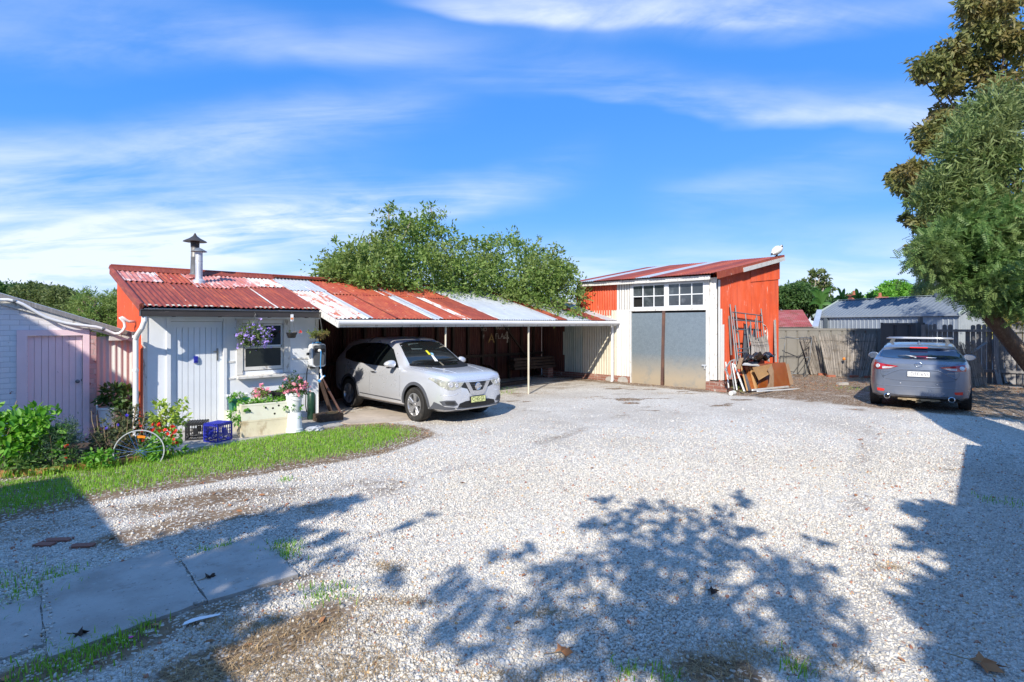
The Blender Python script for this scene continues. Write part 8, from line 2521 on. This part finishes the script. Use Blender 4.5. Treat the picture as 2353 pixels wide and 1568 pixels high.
banana('banana plant with the largest pale leaves by the red roof', 1886, 700, 33, [(1862, 668, .22), (1872, 662, .20), (1884, 664, .18), (1912, 658, .26), (1905, 672, .22), (1858, 702, .24), (1866, 690, .24), (1922, 708, .2)])
banana('banana plant with one upright leaf against the sky', 1936, 695, 34, [(1924, 662, .14), (1940, 664, .18), (1950, 682, .2), (1916, 688, .2), (1922, 682, .16)])
banana('banana plant partly hidden by the small grey green tree', 1972, 694, 35, [(1966, 664, .2), (1978, 672, .22), (1984, 680, .2), (1956, 682, .2), (1994, 688, .18)])
banana('banana plant nearest the round bright tree', 1999, 694, 35, [(1992, 676, .24), (2006, 670, .2), (2012, 680, .2), (1988, 690, .2)])
# --- right-hand trees
Yj = 14.6
tr0 = gg(2400, 892); tr0 = Vector((tr0.x, tr0.y - .25, .1))
tt = at(2246, 690, 15.6); tm_ = at(2318, 778, 16.0)
xs_ = [2128, 2140, 2165, 2200, 2250, 2300, 2360, 2420]; ys_ = [585, 545, 510, 470, 455, 450, 440, 440]
xb_ = [2128, 2150, 2190, 2215, 2250, 2300, 2360, 2420]; yb_ = [590, 598, 622, 668, 690, 690, 700, 690]
lst = fill(2132, 2420, lambda x: float(np.interp(x, xs_, ys_)), lambda x: float(np.interp(x, xb_, yb_)) + 6, Yj, 1.3, (18, 36), 110, 120)
lst += [(x, float(np.interp(x, xb_, yb_)) + 4, 16, R.uniform(-1, .5), 40) for x in np.arange(2140, 2420, 16)]
cl_ = clumps_px(lst, Yj)
tk = [([tr0, tr0.lerp(tm_, .55), tm_, tt, at(2215, 640, 15.2), at(2200, 560, 15.0)], .28, .12), ([tt, at(2290, 640, 15.0), at(2330, 600, 14.8)], .16, .06)] + [([tt, tt.lerp(Vector(c_[0]), .6), Vector(c_[0])], .05, .01) for c_ in cl_[::5]]
tree('fern_leaved_tree', 'feathery deep green tree on a leaning trunk behind the paling fence', tr0, cl_, tk, 'leaf_fern', .29, FROND, 'bark', sub=7, tight=.35, shell=.35, droop=.35, roll=.5, var=.3)
Yo = 14.9
xs_ = [2125, 2150, 2190, 2240, 2300, 2360, 2440]; ys_ = [440, 395, 300, 220, 195, 180, 170]
xb_ = [2125, 2150, 2200, 2260, 2320, 2440]; yb_ = [468, 472, 490, 505, 535, 560]
lst = fill(2128, 2440, lambda x: float(np.interp(x, xs_, ys_)), lambda x: float(np.interp(x, xb_, yb_)), Yo, .9, (18, 34), 115, 230)
lst += [(x, y, 16, 0, 70) for x, y in ((2310, 655), (2335, 640), (2345, 680))]
cl_ = clumps_px(lst, Yo)
b = Vector((at(2440, 745, Yo).x, Yo, .1)); s_ = at(2400, 600, Yo)
tree('willow_leaved_tree', 'narrow leaved grey green tree at the right edge above the feathery one', b, cl_, [([b, b.lerp(s_, .6), s_, at(2330, 420, Yo)], .16, .06)] + [([s_, s_.lerp(Vector(c_[0]), .5) + Vector((0, 0, .3)), Vector(c_[0])], .035, .008) for c_ in cl_[::4]], 'leaf_grey', .21, LEAFN, 'bark', sub=16, tight=.34, shell=.35, roll=.9, droop=-.25)
Yb = 23.0
lst = []
for (cx_, cy_, rr, n_) in ((2150, 150, 50, 7), (2120, 165, 26, 4), (2210, 120, 55, 8), (2260, 60, 60, 8), (2330, 90, 70, 9), (2280, 180, 60, 9), (2180, 200, 40, 5), (2240, 15, 40, 6), (2330, -10, 60, 8), (2150, 300, 45, 8), (2135, 330, 30, 5), (2190, 270, 50, 8), (2085, 410, 38, 7), (2060, 400, 20, 4), (2110, 450, 40, 7), (2140, 420, 45, 7), (2150, 500, 40, 6), (2120, 520, 24, 4), (2160, 560, 34, 5), (2095, 385, 30, 5), (2260, 300, 70, 8), (2350, 250, 70, 8), (2230, 400, 70, 6), (2085, 505, 8, 1), (2100, 575, 10, 1), (2270, -60, 60, 6), (2380, 100, 60, 6)):
    for k in range(n_):
        a = R.uniform(0, 2 * math.pi); q = R.uniform(0, .85)
        lst.append((cx_ + rr * q * math.cos(a), cy_ + rr * q * math.sin(a) * .8, R.uniform(.30, .46) * max(rr, 22), R.uniform(-1.5, 1.5), 170))
cl_ = clumps_px(lst, Yb)
b = Vector((at(2330, 745, Yb).x, Yb, .1)); s_ = at(2300, 450, Yb)
tree('brown_leaved_tree', 'tall tree with drooping olive brown leaves rising above the others', b, cl_, [([b, b.lerp(s_, .6), s_, at(2260, 200, Yb), at(2300, 0, Yb)], .42, .10)] + [([at(2285, 450, Yb), at(2285, 450, Yb).lerp(Vector(c_[0]), .5) + Vector((0, 0, .5)), Vector(c_[0])], .09, .015) for c_ in cl_[::9]], 'leaf_olive', .25, LEAF, 'bark', sub=12, tight=.30, shell=.45, droop=.7)
# ================================================================== IBIS on the shed roof
zi = zm((3000, 900, 3300, 1150), 1882)
pu, pz = onv(*zi(690, 865), -4.58)
pu = min(pu, 17.6)
P_ = lambda x, y: Vector((onv(*zi(x, y), -4.58)[0], -4.58, onv(*zi(x, y), -4.58)[1]))
ib = ything('ibis', 'white ibis with a black head standing on the top corner of the shed roof', 'bird', pu, -4.58, zs(17.6) + .08)
ctr = [P_(535, 752), P_(575, 715), P_(630, 670), P_(690, 632), P_(740, 612), P_(785, 598), P_(800, 575), P_(797, 550), P_(788, 530), P_(782, 524)]
rad = [.006, .055, .125, .145, .110, .060, .040, .034, .040, .026]
mb = MB(); mb.tube(ctr, rad, 14); bd = mb.build('body', pm('feathers', (.74, .73, .70), [((.55, .53, .48), 6, .5, .7)], rough=.8, bump=(.4, .01, 30)), ib, True)
mb = MB(); mb.tube([P_(803, 560), P_(797, 545), P_(788, 528), P_(783, 520)], [.037, .038, .046, .030], 10); mb.tube([P_(792, 528), P_(812, 545), P_(826, 566), P_(832, 590)], [.022, .016, .011, .005], 8); mb.build('head', MT['gloss_black'], ib, True)
mb = MB(); mb.tube([P_(527, 765), P_(545, 735), P_(580, 725)], [.012, .035, .03], 8); mb.build('tail', MT['black_plastic'], ib, True)
for dx in (0, 22):
    foot = Vector((P_(672 + dx, 800).x, -4.58 + dx * .004, zs(min(17.6, P_(672 + dx, 800).x)) + .085))
    mb = MB(); mb.tube([P_(655 + dx, 735), P_(668 + dx, 790), foot], [.030, .012, .011], 7); mb.tube([foot + Vector((-.03, 0, 0)), foot + Vector((.08, 0, .0))], .010, 6); mb.build('leg', MT['black_plastic'], ib)

# ================================================================== OUTSIDE THE FRAME: what throws the long shadows
def house(label, name, poly, h, over=.0, pitch=.45, wall='render_wall'):
    """a house with its eaves along the outline"""
    t = thing(name, label, 'house', (poly[0][0], poly[0][1], 0), 0, 'houses beside the yard', org=(poly[0][0], poly[0][1], 0))
    k = len(poly)
    c_ = Vector((sum(p[0] for p in poly) / k, sum(p[1] for p in poly) / k, 0))
    ins = [Vector((p[0], p[1], 0)).lerp(c_, .06) for p in poly]
    mb = MB(); vs = [tuple(p) for p in ins] + [(p.x, p.y, h - .02) for p in ins]
    mb.add(vs, [(i, (i + 1) % k, k + (i + 1) % k, k + i) for i in range(k)]); mb.build('wall', MT[wall], t)
    mb = MB(); ap = [Vector((p[0], p[1], h)) for p in poly]
    rin = [Vector((p[0], p[1], 0)).lerp(c_, .62) + Vector((0, 0, h + pitch)) for p in poly]
    mb.add(ap + rin + [a - Vector((0, 0, .12)) for a in ap], [(i, (i + 1) % k, k + (i + 1) % k, k + i) for i in range(k)] + [tuple(range(k, 2 * k))] + [(2 * k + i, 2 * k + (i + 1) % k, (i + 1) % k, i) for i in range(k)] + [tuple(range(3 * k - 1, 2 * k - 1, -1))])
    mb.build('roof', MT['terracotta'], t)
    return t
D3 = Vector((SUN_DIR.x, SUN_DIR.y, SUN_DIR.z))
def caster(px, py, h):
    """the point at height h whose shadow falls on this point of the ground"""
    p = gg(px, py)
    return p - D3 * ((h - p.z) / -D3.z)
hL = 3.0
e1, e2 = caster(160, 1095, hL), caster(300, 1262, hL)
dE = (e2 - e1).normalized()
e3 = e2 + dE * 3.2
nL = Vector((-dE.y, dE.x, 0))
if nL.dot(Vector((-1, -1, 0))) < 0: nL = -nL
house('rendered house behind the left of the photographer', 'house', [tuple(e1[:2]), tuple(e3[:2]), tuple((e3 + nL * 5)[:2]), tuple((e1 + nL * 5)[:2])][::-1], hL)
# taller neighbouring gable whose slope shades the outhouse door
def wcast(px, py, v, h=None, y=None):
    u, z = onv(px, py, v); p = L(u, v, z)
    t_ = (p.y - y) / D3.y
    return p - D3 * t_
q = [wcast(x, yy + 12, .68, y=3.2) for x, yy in ((-120, 610), (0, 690), (115, 752), (205, 812), (290, 868), (345, 925))]
base_ = q[-1]
nb = thing('house', 'gabled neighbour house left of the yard', 'house', (base_.x, base_.y, 0), 0, 'houses beside the yard', org=(base_.x, base_.y, 0))
mb = MB(); prf = [(p.x, p.z) for p in q] + [(q[-1].x, q[-1].z - 1.6)]
prf += [(q[-2].x - .25, q[-1].z - 1.6), (q[-2].x - .25, 0), (q[0].x - 4, 0), (q[0].x - 4, q[0].z)]
mb.prism(prf[::-1], .2, (0, 3.2, 0), (1, 0, 0), (0, 0, 1)); mb.build('gable_wall', MT['render_wall'], nb)
mb = MB()
for a, b in zip(q[:-1], q[1:]):
    mb.bar((a.x, 3.0, a.z + .03), (b.x, 3.0, b.z + .03), .35, .06)
mb.build('barge', MT['terracotta'], nb)
hR = 3.1
r1, r2, r3 = caster(2218, 1021, hR), caster(2215, 1180, hR), caster(2170, 1330, hR)
dR = (r1 - r3).normalized(); nR = Vector((dR.y, -dR.x, 0))
r4 = r3 - dR * 3.5
house('low house along the right of the yard', 'house', [tuple(r4[:2]), tuple(r1[:2]), tuple((r1 + nR * 5)[:2]), tuple((r4 + nR * 5)[:2])], hR)
# wall / shed farther along the right, shading the hatchback's right half
s1, s2, s3 = caster(2090, 936, 4.0), caster(2168, 986, 4.0), caster(2335, 1004, 4.0)
sd = thing('garden_shed', 'garden shed at the right of the yard', 'shed', (s2.x, s2.y, 0), 0, None, org=(s2.x, s2.y, 0))
mb = MB(); vs = [(p.x, p.y, z) for z in (0, 4.0) for p in (s1, s2, s3, s3 + (s1 - s2))]
mb.add(vs, [(0, 1, 5, 4), (1, 2, 6, 5), (2, 3, 7, 6), (3, 0, 4, 7), (7, 6, 5, 4)]); mb.build('wall', MT['steel_blue'], sd)
# shade trees: boughs placed where their shade falls
def shade(lst, h):
    out = []
    for px, py, r, n in lst:
        hh = h + R.uniform(-.5, .5)
        p = caster(px, py, hh)
        g_ = gg(px, py)
        rr = r / F * g_.y
        out.append((tuple(p), (rr, rr * 1.3, rr * .7), n))
    return out
lst = []
for px, py, r, n in ((1690, 1150, 26, 22), (1665, 1185, 24, 24), (1500, 1165, 36, 34), (1470, 1190, 40, 50), (1560, 1190, 44, 60), (1395, 1165, 34, 26), (1385, 1210, 40, 50), (1640, 1230, 46, 70), (1450, 1250, 56, 90), (1560, 1265, 60, 100), (1700, 1240, 40, 46), (1350, 1290, 56, 80), (1480, 1320, 70, 130), (1620, 1330, 70, 120), (1750, 1310, 60, 70), (1820, 1330, 50, 50), (1250, 1330, 50, 44), (1150, 1270, 40, 26), (1060, 1330, 40, 26), (1010, 1380, 34, 22), (1120, 1380, 56, 56), (1060, 1440, 50, 40), (1180, 1440, 60, 60), (1330, 1400, 70, 80), (1480, 1420, 80, 130), (1650, 1430, 80, 120), (1800, 1420, 70, 80), (1900, 1370, 40, 34), (1880, 1440, 60, 60), (1940, 1470, 40, 26), (1400, 1510, 90, 110), (1560, 1520, 90, 120), (1720, 1530, 90, 110), (1860, 1530, 60, 50), (1230, 1530, 60, 30), (1850, 1290, 26, 16), (1870, 1240, 22, 10)):
    lst.append((px, py, r, int(n * .98)))
cl_ = shade(lst, 4.6)
b = caster(1560, 1900, 0.0); b = Vector((b.x, -4.5, 0)); s_ = caster(1540, 1560, 4.4)
bt = [([b, Vector((b.x, b.y, 2.2)), Vector((s_.x, s_.y - .6, 3.6)), s_], .16, .07)] + [([s_, s_.lerp(Vector(c_[0]), .5) + Vector((R.uniform(-.2, .2), 0, .1)), Vector(c_[0])], .030, .008) for c_ in cl_]
tree('yard_tree', 'leafy tree behind the photographer', b, cl_, bt, 'leaf_mid', .135, LEAFW, 'bark', 'trees around the photographer', sub=7, tight=.40, shell=.15, var=.4)
lst = []
for px, py, r, n in ((800, 1160, 26, 40), (760, 1165, 28, 44), (720, 1175, 28, 44), (690, 1185, 26, 34), (650, 1190, 30, 44), (600, 1200, 34, 54), (550, 1215, 36, 60), (500, 1225, 40, 70), (440, 1240, 40, 70), (380, 1250, 40, 60), (650, 1235, 34, 30), (560, 1280, 60, 110), (620, 1300, 50, 70), (480, 1310, 60, 90), (400, 1340, 70, 110), (520, 1360, 60, 80), (300, 1330, 80, 160), (250, 1420, 90, 200), (150, 1400, 100, 240), (380, 1430, 70, 90), (300, 1500, 90, 140), (150, 1520, 110, 240), (50, 1450, 110, 240), (420, 1500, 60, 50), (60, 1560, 120, 220), (740, 1250, 30, 20), (965, 1195, 14, 10), (905, 1328, 14, 10), (770, 1300, 24, 12), (250, 1300, 60, 120), (560, 1430, 46, 34)):
    lst.append((px, py, r, int(n * 1.5)))
cl_ = shade(lst, 4.8)
b = Vector((caster(330, 1500, 0.).x - 1.0, -5.5, 0)); s_ = caster(300, 1450, 4.4)
bt = [([b, Vector((b.x, b.y, 2.4)), Vector((s_.x, s_.y - .6, 3.8)), s_], .18, .08)] + [([s_, s_.lerp(Vector(c_[0]), .5) + Vector((R.uniform(-.2, .2), 0, .1)), Vector(c_[0])], .030, .008) for c_ in cl_]
tree('yard_tree', 'second leafy tree left behind the photographer', b, cl_, bt, 'leaf_mid', .15, LEAFW, 'bark', 'trees around the photographer', sub=7, tight=.40, shell=.15, var=.4)
lst = []
for px, py, r, n in ((2150, 1195, 30, 40), (2190, 1190, 40, 80), (2185, 1250, 50, 120), (2250, 1200, 50, 120), (2170, 1385, 26, 30), (2205, 1420, 40, 70), (2190, 1360, 36, 50), (2250, 1480, 50, 100), (2230, 1440, 24, 16), (2270, 1560, 50, 110), (2280, 1400, 60, 110), (2310, 960, 30, 50), (2340, 940, 30, 60), (2200, 905, 40, 110), (2260, 905, 40, 110), (2320, 905, 40, 110), (2250, 885, 40, 110), (2160, 885, 30, 70), (2330, 880, 50, 120), (2210, 860, 40, 110), (2300, 855, 40, 110), (2150, 862, 30, 60), (2240, 925, 30, 80), (2330, 925, 40, 80)):
    lst.append((px, py, r, int(n * 1.7)))
cl_ = shade(lst, 4.6)
for px, py, r, n in ((2196, 905, 20, 70), (2205, 870, 20, 90), (2215, 840, 20, 90), (2225, 880, 22, 90), (2185, 880, 15, 44), (2190, 850, 14, 40), (2170, 910, 14, 40), (2200, 800, 16, 60), (2225, 905, 22, 90), (2210, 930, 18, 60), (2160, 925, 12, 26), (2180, 820, 12, 30)):
    q_ = at(px, py, 11.6) - D3 * (6.0 / -D3.z)
    rr = r / F * 11.6
    cl_.append((tuple(q_), (rr, rr * 1.2, rr * .8), n * 2))
b = Vector((6.3, .2, 0)); s_ = Vector((5.6, .4, 3.9))
tree('yard_tree', 'third leafy tree over the low house on the right', b, cl_, [([b, Vector((6.1, .2, 2)), s_], .16, .09)] + [([s_, s_.lerp(Vector(c_[0]), .5), Vector(c_[0])], .03, .008) for c_ in cl_], 'leaf_mid', .20, LEAFW, 'bark', 'trees around the photographer', sub=7, tight=.40, shell=.15, var=.4)
